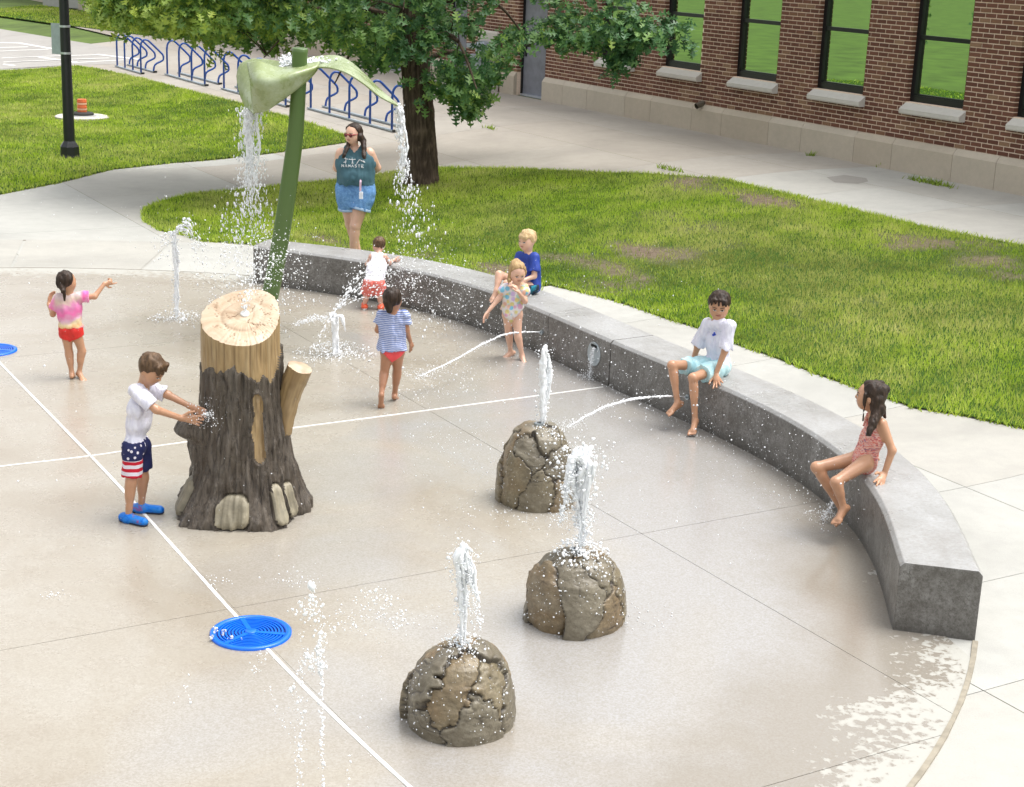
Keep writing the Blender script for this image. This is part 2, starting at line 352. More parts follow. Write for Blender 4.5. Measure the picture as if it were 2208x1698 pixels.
# the ring of paving round the pad
ring = []; r0, r1 = PR+.005, PR2
for s in range(14):
    a0 = a_l+.004+s*.2; a1 = a0+.196; V = []; F = []
    for q in range(9):
        a = a0+(a1-a0)*q/8
        for r, dz in ((r0, -.03), (r0, .005), (r1, .005), (r1, -.03)): x, y = PC[0]+r*math.cos(a), PC[1]+r*math.sin(a); V.append((x, y, float(zter(x, y))+dz))
    for q in range(8): F += [(q*4+c, q*4+4+c, q*4+5+c, q*4+c+1) for c in range(3)]
    link('ring_slab', npmesh('ring_slab', V, [f[::-1] for f in F]), M_plaza, plz)
bare_plaza = poly_sheet('ring_joint', [(PC[0]+(PR2+.012)*math.cos(a), PC[1]+(PR2+.012)*math.sin(a)) for a in np.linspace(a_l, a_l+2.8, 60)]+[(PC[0]+(PR2-.05)*math.cos(a), PC[1]+(PR2-.05)*math.sin(a)) for a in np.linspace(a_l+2.8, a_l, 60)], .0025, M_joint, 5., parent=plz)
# ---- far road with its painted bays
rd = [B(-90, 9.4), B(-15.4, 4.1), B(-14.5, 7.5), B(-11, 12), B(-20, 17), B(-90, 17)]
road = poly_sheet('road', [at(*p)[:2] for p in ((-600, 10), (0, 63), (272, 108), (330, 121), (250, 139), (150, 141), (0, 150), (-600, 190))], .004, M_asph, 2.); tag(road, kind='structure')
for a, b in (((-20,92),(46,94)), ((44,94),(112,106)), ((-20,104),(60,102)), ((-20,112),(105,107)), ((84,124),(165,135)), ((208,118),(300,129)), ((-20,136),(36,143)), ((0,126),(210,119)), ((0,135),(235,126)), ((130,138),(270,130))):
    pa, pb = at(*a), at(*b); d = (pb-pa)[:2]; d /= np.linalg.norm(d); n_ = np.array([-d[1], d[0]])*.055
    V = [(*(p[:2]+s*n_), float(zter(*(p[:2]+s*n_)))+.009) for p, s in ((pa, -1), (pb, -1), (pb, 1), (pa, 1))]
    link('bay_line', npmesh('bay_line', V, [(0, 1, 2, 3)]), M_white, road)
poly_sheet('repair_patch', [at(*p)[:2] for p in ((1782, 383), (1820, 378), (1868, 385), (1872, 392), (1850, 397), (1800, 394))], .003, concrete('patched_concrete', (.30, .285, .26)), 1., parent=plz)
# ---- lawns: soil sheet with bare patches, and blades
BARE = [(at(1515,490), 1.5, .45), (at(1330,600), 1.6, .5), (at(1245,585), .7, .4), (at(1640,428), 2.2, .35), (at(1990,535), 2.2, .45), (at(700,516), 1.2, .22), (at(1085,585), .6, .2), (at(1430,560), 1.4, .35)]
def bare(P):
    P = np.asarray(P)[:, :2]; v = .5+.5*fbm(P, 1.1, 4, 3); s = np.zeros(len(P))
    for c, rx, ry in BARE:
        d = P-c[:2]; a = d@T2; b = d@N2; s = np.maximum(s, np.clip(1.35-np.hypot(a/rx, b/(ry*1.6)), 0, 1))
    return smst((s*.66+v*1.5-1.04)*2.1)
def dryness(P):
    P = np.asarray(P)[:, :2]; c = at(1700, 590)[:2]; d = np.hypot((P-c)@T2/3.6, (P-c)@N2/1.6)
    return np.clip(.42+.8*np.clip(1.2-d, 0, 1)+.55*fbm(P, .8, 3, 9), 0, 1)
def shade0(P): return np.zeros(len(P))
def soil():
    m = NT('lawn_soil', .95, (.1, .1, .05), 0, .1); v = m.co()
    b = m.attr('bare'); gr = m.ramp(m.noise(9, 5, .7, v), [(.35, (.035, .075, .012)), (.7, (.07, .13, .02))])
    br = m.ramp(m.noise(14, 5, .7, v), [(.3, (.11, .08, .055)), (.7, (.24, .19, .14))])
    m.base(m.mix(b, gr, br)); m.bump(m.noise(40, 4, .7, v), .03, .8); return m.m
def blademat():
    m = NT('grass_blades', .55, (.1, .25, .02), 0, .25); d = m.attr('dry'); t = m.attr('tone')
    g = m.ramp(t, [(0., (.08, .15, .015)), (.2, (.23, .38, .025)), (.58, (.46, .62, .045)), (1., (.68, .77, .13))])
    y = m.ramp(t, [(0., (.30, .32, .08)), (.5, (.54, .55, .17)), (1., (.72, .64, .32))])
    c = m.mix(d, g, y); m.base(c); m.b.inputs['Subsurface Weight'].default_value = 0
    tr = m.n('ShaderNodeBsdfTranslucent'); m.l(c, tr.inputs[0]); mx = m.n('ShaderNodeMixShader'); mx.inputs[0].default_value = .35
    m.l(m.b.outputs[0], mx.inputs[1]); m.l(tr.outputs[0], mx.inputs[2]); m.l(mx.outputs[0], m.t.nodes['Material Output'].inputs[0]); return m.m
M_soil = soil(); M_blade = blademat()
def in_view(Q, z, mx=260, my=120):
    uv = px(np.c_[Q, z]); return (uv[:, 0] > -mx) & (uv[:, 0] < 2208+mx) & (uv[:, 1] > -my) & (uv[:, 1] < 1698+my)
def grass(name, poly, dens, hgt, wd, cull=True, edge=.04):
    lo = poly.min(0); hi = poly.max(0); n = int((hi-lo).prod()*dens); Q = RNG.uniform(lo, hi, (n, 2))
    Q = Q+RNG.normal(0, edge*.4, Q.shape); Q = Q[inside(Q, poly)]
    if cull: Q = Q[in_view(Q, zter(Q[:, 0], Q[:, 1]))]
    b = bare(Q); d = dryness(Q); Q = Q[RNG.random(len(Q)) > b*.9]; d = dryness(Q); n = len(Q); z = zter(Q[:, 0], Q[:, 1])
    clump = np.clip(.5+.42*fbm(Q, 2.6, 4, 21)+.40*fbm(Q, .55, 3, 51), 0, 1); fine = .5+.5*vnoise(Q, 9., 33)
    h = hgt*(.45+.55*clump+.45*fine)*RNG.uniform(.6, 1.25, n); a = RNG.uniform(0, 2*np.pi, n); w_ = wd*RNG.uniform(.6, 1.3, n)
    la = RNG.uniform(0, 2*np.pi, n); le = h*RNG.uniform(.1, .9, n); ca_, sa_ = np.cos(a), np.sin(a)
    A = np.c_[Q[:, 0]-ca_*w_, Q[:, 1]-sa_*w_, z]; Bp = np.c_[Q[:, 0]+ca_*w_, Q[:, 1]+sa_*w_, z]; Cp = np.c_[Q[:, 0]+np.cos(la)*le, Q[:, 1]+np.sin(la)*le, z+.02+h]
    V = np.stack([A, Bp, Cp], 1).reshape(-1, 3); F = np.arange(3*n).reshape(-1, 3)
    tone = np.clip(.02+.8*clump+.34*RNG.normal(0, .5, n), 0, 1); dd = np.clip(d*.8+.35*fbm(Q, 2.0, 3, 71)+RNG.normal(0, .2, n), 0, 1)
    me = npmesh(name, V, F, {'tone': np.repeat(tone, 3), 'dry': np.repeat(dd, 3)})
    o = link(name, me, M_blade); tag(o, kind='stuff'); return o
for nm, pl, dn, hh, ww in (('lawn', LAWN_R, 2300, .045, .0075), ('lawn', LAWN_L, 800, .05, .012), ('lawn', LAWN_F, 180, .06, .02)):
    o = poly_sheet(nm, pl, .018, M_soil, .22 if pl is LAWN_R else .6, {'bare': bare} if pl is LAWN_R else {'bare': lambda v: np.zeros(len(v))}); tag(o, kind='structure')
    g_ = grass('grass', pl, dn, hh, ww)
grass('grass', LAWN_L[LAWN_L[:, 0] < 99], 60, .05, .03, cull=False)
# blades that hang over the paving along the lawn edges
def fringe(poly, dens=120):
    Q = []
    for i in range(len(poly)):
        a, b = poly[i], poly[(i+1) % len(poly)]; L = np.linalg.norm(b-a); k = int(L*dens); t = RNG.random(k)[:, None]; Q.append(a+(b-a)*t+RNG.normal(0, .018, (k, 2)))
    Q = np.concatenate(Q); Q = Q[in_view(Q, zter(Q[:, 0], Q[:, 1]), 30, 30)]; n = len(Q); z = zter(Q[:, 0], Q[:, 1]); a = RNG.uniform(0, 6.283, n); h = RNG.uniform(.03, .085, n); w_ = .008
    la = RNG.uniform(0, 6.283, n); V = np.stack([np.c_[Q[:, 0]-np.cos(a)*w_, Q[:, 1]-np.sin(a)*w_, z], np.c_[Q[:, 0]+np.cos(a)*w_, Q[:, 1]+np.sin(a)*w_, z], np.c_[Q[:, 0]+np.cos(la)*h*.7, Q[:, 1]+np.sin(la)*h*.7, z+h]], 1).reshape(-1, 3)
    o = link('grass', npmesh('grass', V, np.arange(3*n).reshape(-1, 3), {'tone': np.repeat(RNG.uniform(.1, .8, n), 3), 'dry': np.repeat(RNG.uniform(0, .4, n), 3)}), M_blade); tag(o, kind='stuff')
fringe(LAWN_R); fringe(LAWN_L, 60)
# ---- seat wall
def wallmat():
    m = NT('wet_grey_concrete', .35, (.12, .115, .105), 0, .5); v = m.co(); g = m.n('ShaderNodeNewGeometry')
    up_ = m.sep(g.outputs['Normal'])[2]; z = m.sep(v)[2]
    cr = m.n('ShaderNodeTexVoronoi'); cr.feature = 'DISTANCE_TO_EDGE'; cr.inputs['Scale'].default_value = 7; mp = m.n('ShaderNodeVectorMath'); mp.operation = 'ADD'
    nz = m.n('ShaderNodeTexNoise'); nz.inputs['Scale'].default_value = 6; m.l(v, nz.inputs[0]); m.l(v, mp.inputs[0]); m.l(nz.outputs['Color'], mp.inputs[1]); m.l(mp.outputs[0], cr.inputs[0])
    blot = m.noise(2.6, 8, .75, v, .8); sp = m.noise(38, 5, .85, v); pit = m.noise(22, 5, .8, v)
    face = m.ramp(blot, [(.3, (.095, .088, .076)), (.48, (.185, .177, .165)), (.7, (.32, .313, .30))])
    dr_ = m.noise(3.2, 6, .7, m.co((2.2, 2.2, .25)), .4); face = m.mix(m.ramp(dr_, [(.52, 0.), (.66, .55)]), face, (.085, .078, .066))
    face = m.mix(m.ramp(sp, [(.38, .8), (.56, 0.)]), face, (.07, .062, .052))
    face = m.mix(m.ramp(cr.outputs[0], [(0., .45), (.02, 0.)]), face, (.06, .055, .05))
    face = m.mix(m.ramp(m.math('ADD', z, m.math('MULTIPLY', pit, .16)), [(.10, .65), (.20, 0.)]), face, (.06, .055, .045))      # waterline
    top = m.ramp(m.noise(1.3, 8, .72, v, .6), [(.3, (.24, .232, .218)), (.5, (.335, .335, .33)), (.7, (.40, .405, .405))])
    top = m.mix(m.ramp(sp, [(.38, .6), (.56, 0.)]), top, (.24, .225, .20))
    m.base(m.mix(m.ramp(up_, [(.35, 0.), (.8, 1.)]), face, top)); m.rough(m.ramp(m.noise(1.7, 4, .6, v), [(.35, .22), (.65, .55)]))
    m.bump(m.math('ADD', pit, m.math('MULTIPLY', sp, .5)), .006, .7); return m.m
M_wall = wallmat()
wl = thing('seat_wall', 'low curved grey concrete seat wall along the edge of the splash pad', 'wall', (WI[50][0], WI[50][1], 0))
j1 = int(np.argmin(np.hypot(*(WI-G(1180, 771)[:2]).T))); j2 = int(np.argmin(np.hypot(*(WI-G(1312, 834)[:2]).T)))
def wall_seg(i0, i1, e0, e1, name='wall_segment'):
    V = []; F = []; idx = list(range(i0, i1+1)); ch = .028
    for q, i in enumerate(idx):
        a, b = WI[i].copy(), WO[i].copy()
        if q == 0 and e0: d = WI[i+1]-WI[i]; d /= np.linalg.norm(d); a += d*e0; b += d*e0
        if q == len(idx)-1 and e1: d = WI[i]-WI[i-1]; d /= np.linalg.norm(d); a -= d*e1; b -= d*e1
        u = (b-a)/np.linalg.norm(b-a)
        V += [(*a, -.03), (*a, WH-ch), (*(a+u*ch), WH), (*(b-u*ch), WH), (*b, WH-ch), (*b, -.03)]
    for q in range(len(idx)-1):
        for k in range(5): F.append((q*6+k, q*6+6+k, q*6+7+k, q*6+k+1))
    F4 = [f[::-1] for f in F]; F6 = [tuple(range(6)), tuple((len(idx)-1)*6+k for k in range(6))[::-1]]
    me = bpy.data.meshes.new(name); me.from_pydata([tuple(map(float, v)) for v in V], [], F4+F6); me.update()
    bm = bmesh.new(); bm.from_mesh(me); bmesh.ops.recalc_face_normals(bm, faces=bm.faces); bm.to_mesh(me); bm.free()
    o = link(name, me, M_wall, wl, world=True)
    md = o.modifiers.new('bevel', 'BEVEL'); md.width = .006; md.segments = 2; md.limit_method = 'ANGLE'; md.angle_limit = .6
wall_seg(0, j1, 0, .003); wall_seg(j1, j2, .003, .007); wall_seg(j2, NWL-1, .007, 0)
# ================================================================ brick building
CO, BL_, ZT = .0723, .2177, .50                            # course height, brick length, top of the stone base
def brickmat():
    m = NT('red_brown_brick', .85, (.2, .08, .05), 0, .2); v = m.co(); t = m.attr('tone')
    oi = m.n('ShaderNodeObjectInfo')
    c = m.ramp(t, [(0., (.11, .048, .032)), (.35, (.145, .063, .041)), (.7, (.18, .080, .052)), (.86, (.215, .115, .068)), (1., (.27, .165, .10))])
    sp = m.noise(60, 4, .7, v); c = m.mix(m.ramp(sp, [(.3, .45), (.65, 0.)]), c, (.10, .05, .04))
    m.base(c); m.bump(sp, .003, .6); return m.m
def brickfar():
    m = NT('distant_brickwork', .85, (.2, .08, .05), 0, .2); tc = m.n('ShaderNodeUVMap'); b = m.n('ShaderNodeTexBrick')
    b.inputs['Scale'].default_value = 1; b.inputs['Brick Width'].default_value = BL_; b.inputs['Row Height'].default_value = CO; b.inputs['Mortar Size'].default_value = .006
    b.inputs['Color1'].default_value = (.17, .06, .04, 1); b.inputs['Color2'].default_value = (.26, .10, .06, 1); b.inputs['Mortar'].default_value = (.42, .31, .23, 1)
    m.l(tc.outputs[0], b.inputs[0]); m.base(b.outputs[0]); return m.m
M_brick = brickmat(); M_bfar = brickfar(); M_mortar = plain('tan_mortar', (.76, .60, .47), .9, scale=30)
M_stone = concrete('cast_stone', (.52, .455, .365), .92, .8, 2.); M_sill = concrete('pale_cast_stone', (.58, .55, .50), .93, .8, 2.)
M_frame = plain('black_window_frame', (.006, .007, .009), .35, var=.2); M_dark = plain('dark_gap', (.01, .01, .01), .9)
def glassmat():
    m = NT('tinted_mirror_glass', .012, (.50, .63, .43), 1., .5); m.bump(m.noise(.7, 2, .5, m.co()), .0012, .5); return m.m
M_glass = glassmat(); M_door = plain('grey_door_paint', (.16, .165, .19), .5, var=.18, scale=5, bump=.002)
M_alu = plain('bare_aluminium', (.62, .66, .72), .3, .8)
bd = thing('brick_building', 'long red-brown brick school building with tall black-framed windows above a cast stone base', 'building', tuple(B(0, 0)))
def bbox(m, t0, t1, z0, z1, n0, n1): m.hexa([B(t, n, z) for z in (z0, z1) for t, n in ((t0, n0), (t1, n0), (t1, n1), (t0, n1))])
WL = [4.145-.136+2.216*i for i in range(-1, 9)]; WL = [w_ for w_ in WL if w_ > 3]; WWD = 1.225; WZ0, WZ1 = 1.09, 3.62
DOORS = [(.70, 1.907), (-2.62, -1.70), (-6.98, -4.998)]; DZ = 2.18
holes = [(w_, w_+WWD, WZ0, WZ1) for w_ in WL]+[(a, b, 0, DZ) for a, b in DOORS]
TA, TB, ZTOP = -60., 26., 5.4
ts = sorted({TA, TB, *[h[0] for h in holes], *[h[1] for h in holes]}); zs = [0, ZT, WZ0, DZ, WZ1, ZTOP]
m = MB(); VV = []; UV = []
for i in range(len(ts)-1):
    for j in range(len(zs)-1):
        tc_, zc = (ts[i]+ts[i+1])/2, (zs[j]+zs[j+1])/2
        if any(h[0] < tc_ < h[1] and h[2] < zc < h[3] for h in holes): continue
        bbox(m, ts[i], ts[i+1], zs[j], zs[j+1], -.30, -.007)
wall_o = m.obj('wall', M_mortar, bd, world=True)
# brickwork beyond the part built brick by brick
def farwall(t0, t1, z0, z1, off=.003):
    V = [B(t0, off, z0), B(t1, off, z0), B(t1, off, z1), B(t0, off, z1)]; me = npmesh('brickwork', V, [(0, 1, 2, 3)]); u = me.uv_layers.new(name='UVMap')
    for l_, (a, b) in zip(u.data, ((t0, z0), (t1, z0), (t1, z1), (t0, z1))): l_.uv = (a, b)
    return link('brickwork', me, M_bfar, bd, world=True)
ZB1 = ZT+CO*36; TBR0, TBR1 = -8.2, 17.2
farwall(TBR0, TBR1+8.8, WZ1+.001, ZTOP); farwall(TA, TBR0, ZT, ZTOP); farwall(TBR1, TB, ZT, WZ0)
for i, w_ in enumerate(WL):
    a = w_+WWD; b = WL[i+1] if i+1 < len(WL) else TB
    farwall(a, min(b, TB), max(ZB1, WZ0) if a < TBR1 else WZ0, WZ1)
farwall(TBR0, WL[0], ZB1, WZ1)
# bricks one by one: the 300 that show largest are objects, the rest one mesh
def brick_box(t0, t1, z0, n0=-.008, n1=0.): return [B(t, n, z) for z in (z0+.0075, z0+CO-.0075) for t, n in ((t0, n0), (t1, n0), (t1, n1), (t0, n1))]
bricks = []
for c in range(36):
    z0 = ZT+c*CO; off = (c % 2)*BL_/2; zc = z0+CO/2; t = TBR0-off
    while t < TBR1:
        a, b = t+.0085, t+BL_-.0085; t += BL_; spans = [(a, b)]
        for h in holes:
            if h[2]-.01 < zc < h[3]:
                ns = []
                for (p, q) in spans:
                    if q <= h[0] or p >= h[1]: ns.append((p, q)); continue
                    if p < h[0]: ns.append((p, h[0]))
                    if q > h[1]: ns.append((h[1], q))
                spans = ns
        for (p, q) in spans:
            for h in holes:
                if h[2]-.01 < zc < h[3]:
                    if -.0001 <= h[0]-q < .03: q = h[0]+.004
                    if -.0001 <= p-h[1] < .03: p = h[1]-.004
            if q-p < .02: continue
            deep = any(abs(q-h[0]) < .005 or abs(p-h[1]) < .005 for h in holes if h[2]-.01 < zc < h[3])
            bricks.append((p, q, z0, -.12 if deep else -.006))
def brick_mesh(dt, dn, tone):
    P = [(t, n, z) for z in (-CO/2+.0075, CO/2-.0075) for t, n in ((-dt/2, dn), (dt/2, dn), (dt/2, 0), (-dt/2, 0))]
    return npmesh('brick', [(*(T2*p[0]+N2*p[1]), p[2]) for p in P], [(0, 3, 2, 1), (4, 5, 6, 7), (0, 1, 5, 4), (1, 2, 6, 5), (2, 3, 7, 6), (3, 0, 4, 7)], {'tone': [tone]*8})
cache = {}
def show(b):
    p = px(B((b[0]+b[1])/2, 0, b[2])); return -1 if not (0 < p[0] < 2208 and 0 < p[1] < 1698) else b[0]
bricks.sort(key=show, reverse=True); V = []; F = []; TO = []
def btone():
    r = RNG.random(); return float(RNG.uniform(.05, .7) if r < .84 else RNG.uniform(.8, 1.))
for i, (p, q, z0, dn) in enumerate(bricks):
    full = True
    if i < 290 and show((p, q, z0)) > 0:
        tq = round(btone()*7)/7; key = (round(q-p, 3), dn, tq)
        if key not in cache: me = brick_mesh(q-p, dn, tq); me.materials.append(M_brick); me.polygons.foreach_set('use_smooth', np.zeros(6, bool)); cache[key] = me
        o = bpy.data.objects.new('brick', cache[key]); C.objects.link(o); o.parent = wall_o; o.location = Vector(B((p+q)/2, RNG.uniform(-.002, .003), z0+CO/2))-Vector(B(0, 0))
    else:
        b0 = len(V); V += brick_box(p, q, z0, dn, RNG.uniform(-.002, .002)); F += [tuple(b0+k for k in f) for f in ((4, 5, 6, 7), (0, 3, 2, 1), (0, 1, 5, 4), (1, 2, 6, 5), (2, 3, 7, 6), (3, 0, 4, 7))]; TO += [btone()]*8
wall_o.location = (0, 0, 0)
for v_ in wall_o.data.vertices: v_.co -= Vector(B(0, 0))
o = link('brick', npmesh('brick', V, F, {'tone': TO}), M_brick, bd, world=True); tag(o, kind='stuff')
# stone base course
def stone(t0, t1, e0=.004, e1=.004):
    a, b = t0+e0, t1-e1; prof = [(-.01, -.03), (.075, -.03), (.075, .405), (.062, .425), (.002, ZT), (-.01, ZT)]; m = MB()
    V = [B(t, n, z) for t in (a, b) for n, z in prof]; k = len(prof); m.add(V, [tuple(range(k)), tuple(range(k, 2*k))[::-1]]+[(i, k+i, k+(i+1) % k, (i+1) % k) for i in range(k)]); m.obj('stone_block', M_stone, bd, world=True)
tt = 1.907+.0
js = [1.907, 2.768, 3.717, 5.13, 6.022, 7.378, 8.294, 9.651, 10.53, 11.867, 12.752, 14.071, 14.948, 16.3, 17.2, 18.6, 19.5, 20.9]
for a, b in zip(js[:-1], js[1:]): stone(a, b)
for a, b in ((.06, .70), (-1.70, -.90), (-4.998, -3.8), (-3.8, -2.62), (-8.3, -6.98), (-9.7, -8.3), (-11, -9.7), (-12.4, -11), (-13.7, -12.4), (-15, -13.7), (-17, -15), (-20, -17), (-24, -20), (-29, -24), (-35, -29), (-42, -35), (-50, -42)): stone(a, b)
for w_ in WL:
    if w_ > 17.5: continue
    fr = MB(); a, b = w_+.002, w_+WWD-.002
    for t0, t1, z0, z1, n0, n1 in ((a, a+.085, WZ0, WZ1, -.2, -.085), (b-.085, b, WZ0, WZ1, -.2, -.085), (a+.085, b-.085, WZ0, WZ0+.10, -.2, -.087), (a+.085, b-.085, WZ1-.08, WZ1, -.2, -.087), (a+.085, b-.085, 2.05, 2.115, -.18, -.095), (a+.085, b-.085, WZ0+.10, WZ0+.125, -.18, -.10)): bbox(fr, t0, t1, z0, z1, n0, n1)
    wn = fr.obj('window', M_frame, bd, world=True)
    for z0, z1 in ((WZ0+.125, 2.05), (2.115, WZ1-.08)):
        g = MB(); bbox(g, a+.085, b-.085, z0, z1, -.155, -.14); o = g.obj('pane', M_glass, wn); o.location = Vector((0, 0, 0))
    V = [B(t, n, z) for t in (a-.0, b+.07) for n, z in ((-.09, 1.088), (-.02, 1.085), (.13, .985), (.13, .925), (.115, .905), (.002, .905))]; s_ = MB(); k = 6
    s_.add(V, [tuple(range(k)), tuple(range(k, 2*k))[::-1]]+[(i, k+i, k+(i+1) % k, (i+1) % k) for i in range(k)]); s_.obj('window_sill', M_sill, bd, world=True)
for k_, (a, b) in enumerate(DOORS):
    nn = 2 if b-a > 1.6 else 1; fr = MB()
    for t0, t1, z0, z1 in ((a+.002, a+.05, 0, DZ), (b-.05, b-.002, 0, DZ), (a+.05, b-.05, DZ-.05, DZ)): bbox(fr, t0, t1, z0, z1, -.22, -.10)
    fr.obj('door_frame', M_frame, bd, world=True)
    for q in range(nn):
        t0 = a+.05+(b-a-.1)*q/nn; t1 = a+.05+(b-a-.1)*(q+1)/nn; d = MB(); bbox(d, t0+.003, t1-.003, .045, DZ-.052, -.18, -.135); dr = d.obj('door', M_door, bd, world=True)
        h = MB(); tm = t0+.07; bbox(h, tm, tm+.06, .86, 1.12, -.135, -.105); h.obj('door_handle', M_frame, dr)
        h = MB(); bbox(h, t0+.01, t1-.01, 0.003, .045, -.2, -.06); h.obj('threshold', M_alu, bd, world=True)
# small overflow pipe above the stone
sp = MB(); c = B(7.62, 0, .53); d = B(7.62, .16, .47)
for r0, r1 in ((.052, .052),): sp.tube([c, (c+d)/2, d], [.05, .05, .055], 10, cap=False); sp.tube([d, c], [.04, .04], 10, cap=False)
sp.obj('overflow_pipe', plain('oxidised_bronze', (.10, .085, .06), .5), bd, world=True, smooth=True)
rf = MB(); bbox(rf, TA-.1, TB+.1, ZTOP, ZTOP+.25, -9, .08); rf.obj('coping', M_stone, bd, world=True)
en = MB(); bbox(en, TB-.3, TB, 0, ZTOP, -9, -.3); bbox(en, TA, TA+.3, 0, ZTOP, -9, -.3); en.obj('wall', M_mortar, bd, world=True)
# drinking fountain with its pale backing slab
fn = thing('drinking_fountain', 'grey metal drinking fountain on a pale stone backing beside the grey door', 'drinking fountain', tuple(B(-.4, .3)))
M_fgrey = plain('grey_powder_coat', (.30, .34, .38), .35, .3, var=.1)
bk = MB(); V = [B(t, n, z) for z, c_ in ((0, 0), (1.29, 0), (1.33, .05)) for t, n in ((-.86+c_, .085), (.02-c_, .085), (.02-c_, .16-c_*.6), (-.86+c_, .16-c_*.6))]
bk.add(V, [(3, 2, 1, 0)]+[(4*i+k, 4*i+(k+1) % 4, 4*i+4+(k+1) % 4, 4*i+4+k) for i in (0, 1) for k in range(4)]+[(8, 9, 10, 11)]); bk.obj('backing', M_sill, fn, world=True)
def cyl(m, t, n, z0, z1, r, sq=1., k=16): m.add([B(t+r*math.cos(2*math.pi*i/k), n+sq*r*math.sin(2*math.pi*i/k), z) for z in (z0, z1) for i in range(k)], [(i, (i+1) % k, k+(i+1) % k, k+i) for i in range(k)]+[tuple(range(k))[::-1], tuple(range(k, 2*k))])
q = MB(); cyl(q, -.30, .38, 0, .70, .13); q.obj('pedestal', M_fgrey, fn, world=True, smooth=False)
q = MB(); cyl(q, -.30, .40, .70, .80, .21); cyl(q, -.30, .40, .80, .815, .225); q.obj('bowl', M_fgrey, fn, world=True)
q = MB(); cyl(q, -.30, .33, .86, 1.05, .17); V = [B(-.30+.17*math.cos(a)*math.cos(b_), .33+.17*math.sin(a)*math.cos(b_), 1.05+.07*math.sin(b_)) for b_ in (0, .6, 1.2, 1.55) for a in np.linspace(0, 2*math.pi, 16, endpoint=False)]
q.add(V, [(i*16+k, i*16+(k+1) % 16, i*16+16+(k+1) % 16, i*16+16+k) for i in range(3) for k in range(16)]); q.obj('upper_bowl', M_fgrey, fn, world=True)
q = MB(); bbox(q, -.95, -.30, .93, 1.02, .22, .40); q.obj('arm', M_fgrey, fn, world=True)
q = MB(); q.add([B(-.33+.03*math.cos(a), .62, .74+.03*math.sin(a)) for a in np.linspace(0, 6.28, 12, endpoint=False)], [tuple(range(12))]); q.obj('push_button', M_alu, fn, world=True)
q = MB(); cyl(q, -1.15, .38, 0, .72, .1); cyl(q, -1.15, .4, .66, .76, .19); q.obj('lower_bowl', M_fgrey, fn, world=True)

# weeds at the foot of the wall
def weed(u, v, n, r, label):
    P = at(u, v); V = []
    for k in range(n): a = random.uniform(0, 6.28); q = P+np.array([*(T2*random.gauss(0, r)), 0])+np.array([*(N2*abs(random.gauss(0, .05))), 0]); h = random.uniform(.03, .11); w_ = .012; V += [q+[-w_*math.cos(a), -w_*math.sin(a), 0], q+[w_*math.cos(a), w_*math.sin(a), 0], q+[math.sin(a)*h*.8, math.cos(a)*h*.8, h]]
    V = np.array(V)-P; o = link('weed', npmesh('weed', V, np.arange(len(V)).reshape(-1, 3), {'tone': RNG.uniform(.0, .3, len(V)), 'dry': RNG.uniform(.1, .5, len(V))}), M_blade); o.location = Vector(P); tag(o, label, 'weed', 'weeds at the foot of the brick building')
weed(2010, 396, 170, .22, 'widest sprawling weed at the foot of the stone base near the right edge'); weed(1660, 312, 60, .06, 'upright tuft of grass at a joint of the stone base'); weed(1752, 336, 30, .04, 'small weed at the stone base under the third window'); weed(1900, 360, 40, .07, 'thin weed at the stone base right of the small one')
weed(1450, 367, 60, .16, 'low weed in the paving joint where the lawn turns'); weed(1060, 278, 26, .10, 'weed in the paving joint right of the tree trunk')
# ================================================================ lamp post, racks, marker, tree
M_black = plain('black_powder_coat', (.012, .014, .016), .3, var=.2)
P = at(151, 341); lp = thing('lamp_post', 'black round lamp post on the far lawn carrying a grey sign seen from behind', 'lamp post', tuple(P))
def local(o, P): return np.asarray(P)-np.array(o.location)
m = MB(); m.lathe([(.185, .0), (.185, .03), (.17, .06), (.165, .20), (.12, .27), (.10, .30), (.0, .31)], n=8); m.obj('base', M_black, lp)
m = MB(); m.lathe([(.097, .28), (.088, 1.6), (.075, 3.4), (.062, 5.3), (.0, 5.32)], n=20); m.obj('pole', M_black, lp, smooth=True)
m = MB(); m.lathe([(.05, 5.3), (.19, 5.38), (.20, 5.42), (.16, 5.85), (.10, 5.98), (.0, 6.0)], n=18); m.obj('lamp_head', M_black, lp, smooth=True)
ux = np.array([.92, -.39, 0]); 
for z in (1.80, 2.25):
    m = MB(); m.lathe([(.088, z-.018), (.094, z-.018), (.094, z+.018), (.082, z+.018)], n=20); m.obj('clamp_band', M_alu, lp)
m = MB(); sgn = np.array([-.10, .05, 0]); d1 = np.array([-.93, .36, 0]); d2 = np.array([.36, .93, 0])
c0 = np.array([-.09, .04, 0]); V = [c0+d1*a*.12+d2*b+np.array([0, 0, z]) for z in (1.77, 2.29) for a, b in ((0, -.004), (1.6, -.004), (1.6, .004), (0, .004))]; m.hexa(V)
m.obj('sign_plate', plain('sign_back_aluminium', (.42, .48, .50), .4, .4), lp, bevel=.002)
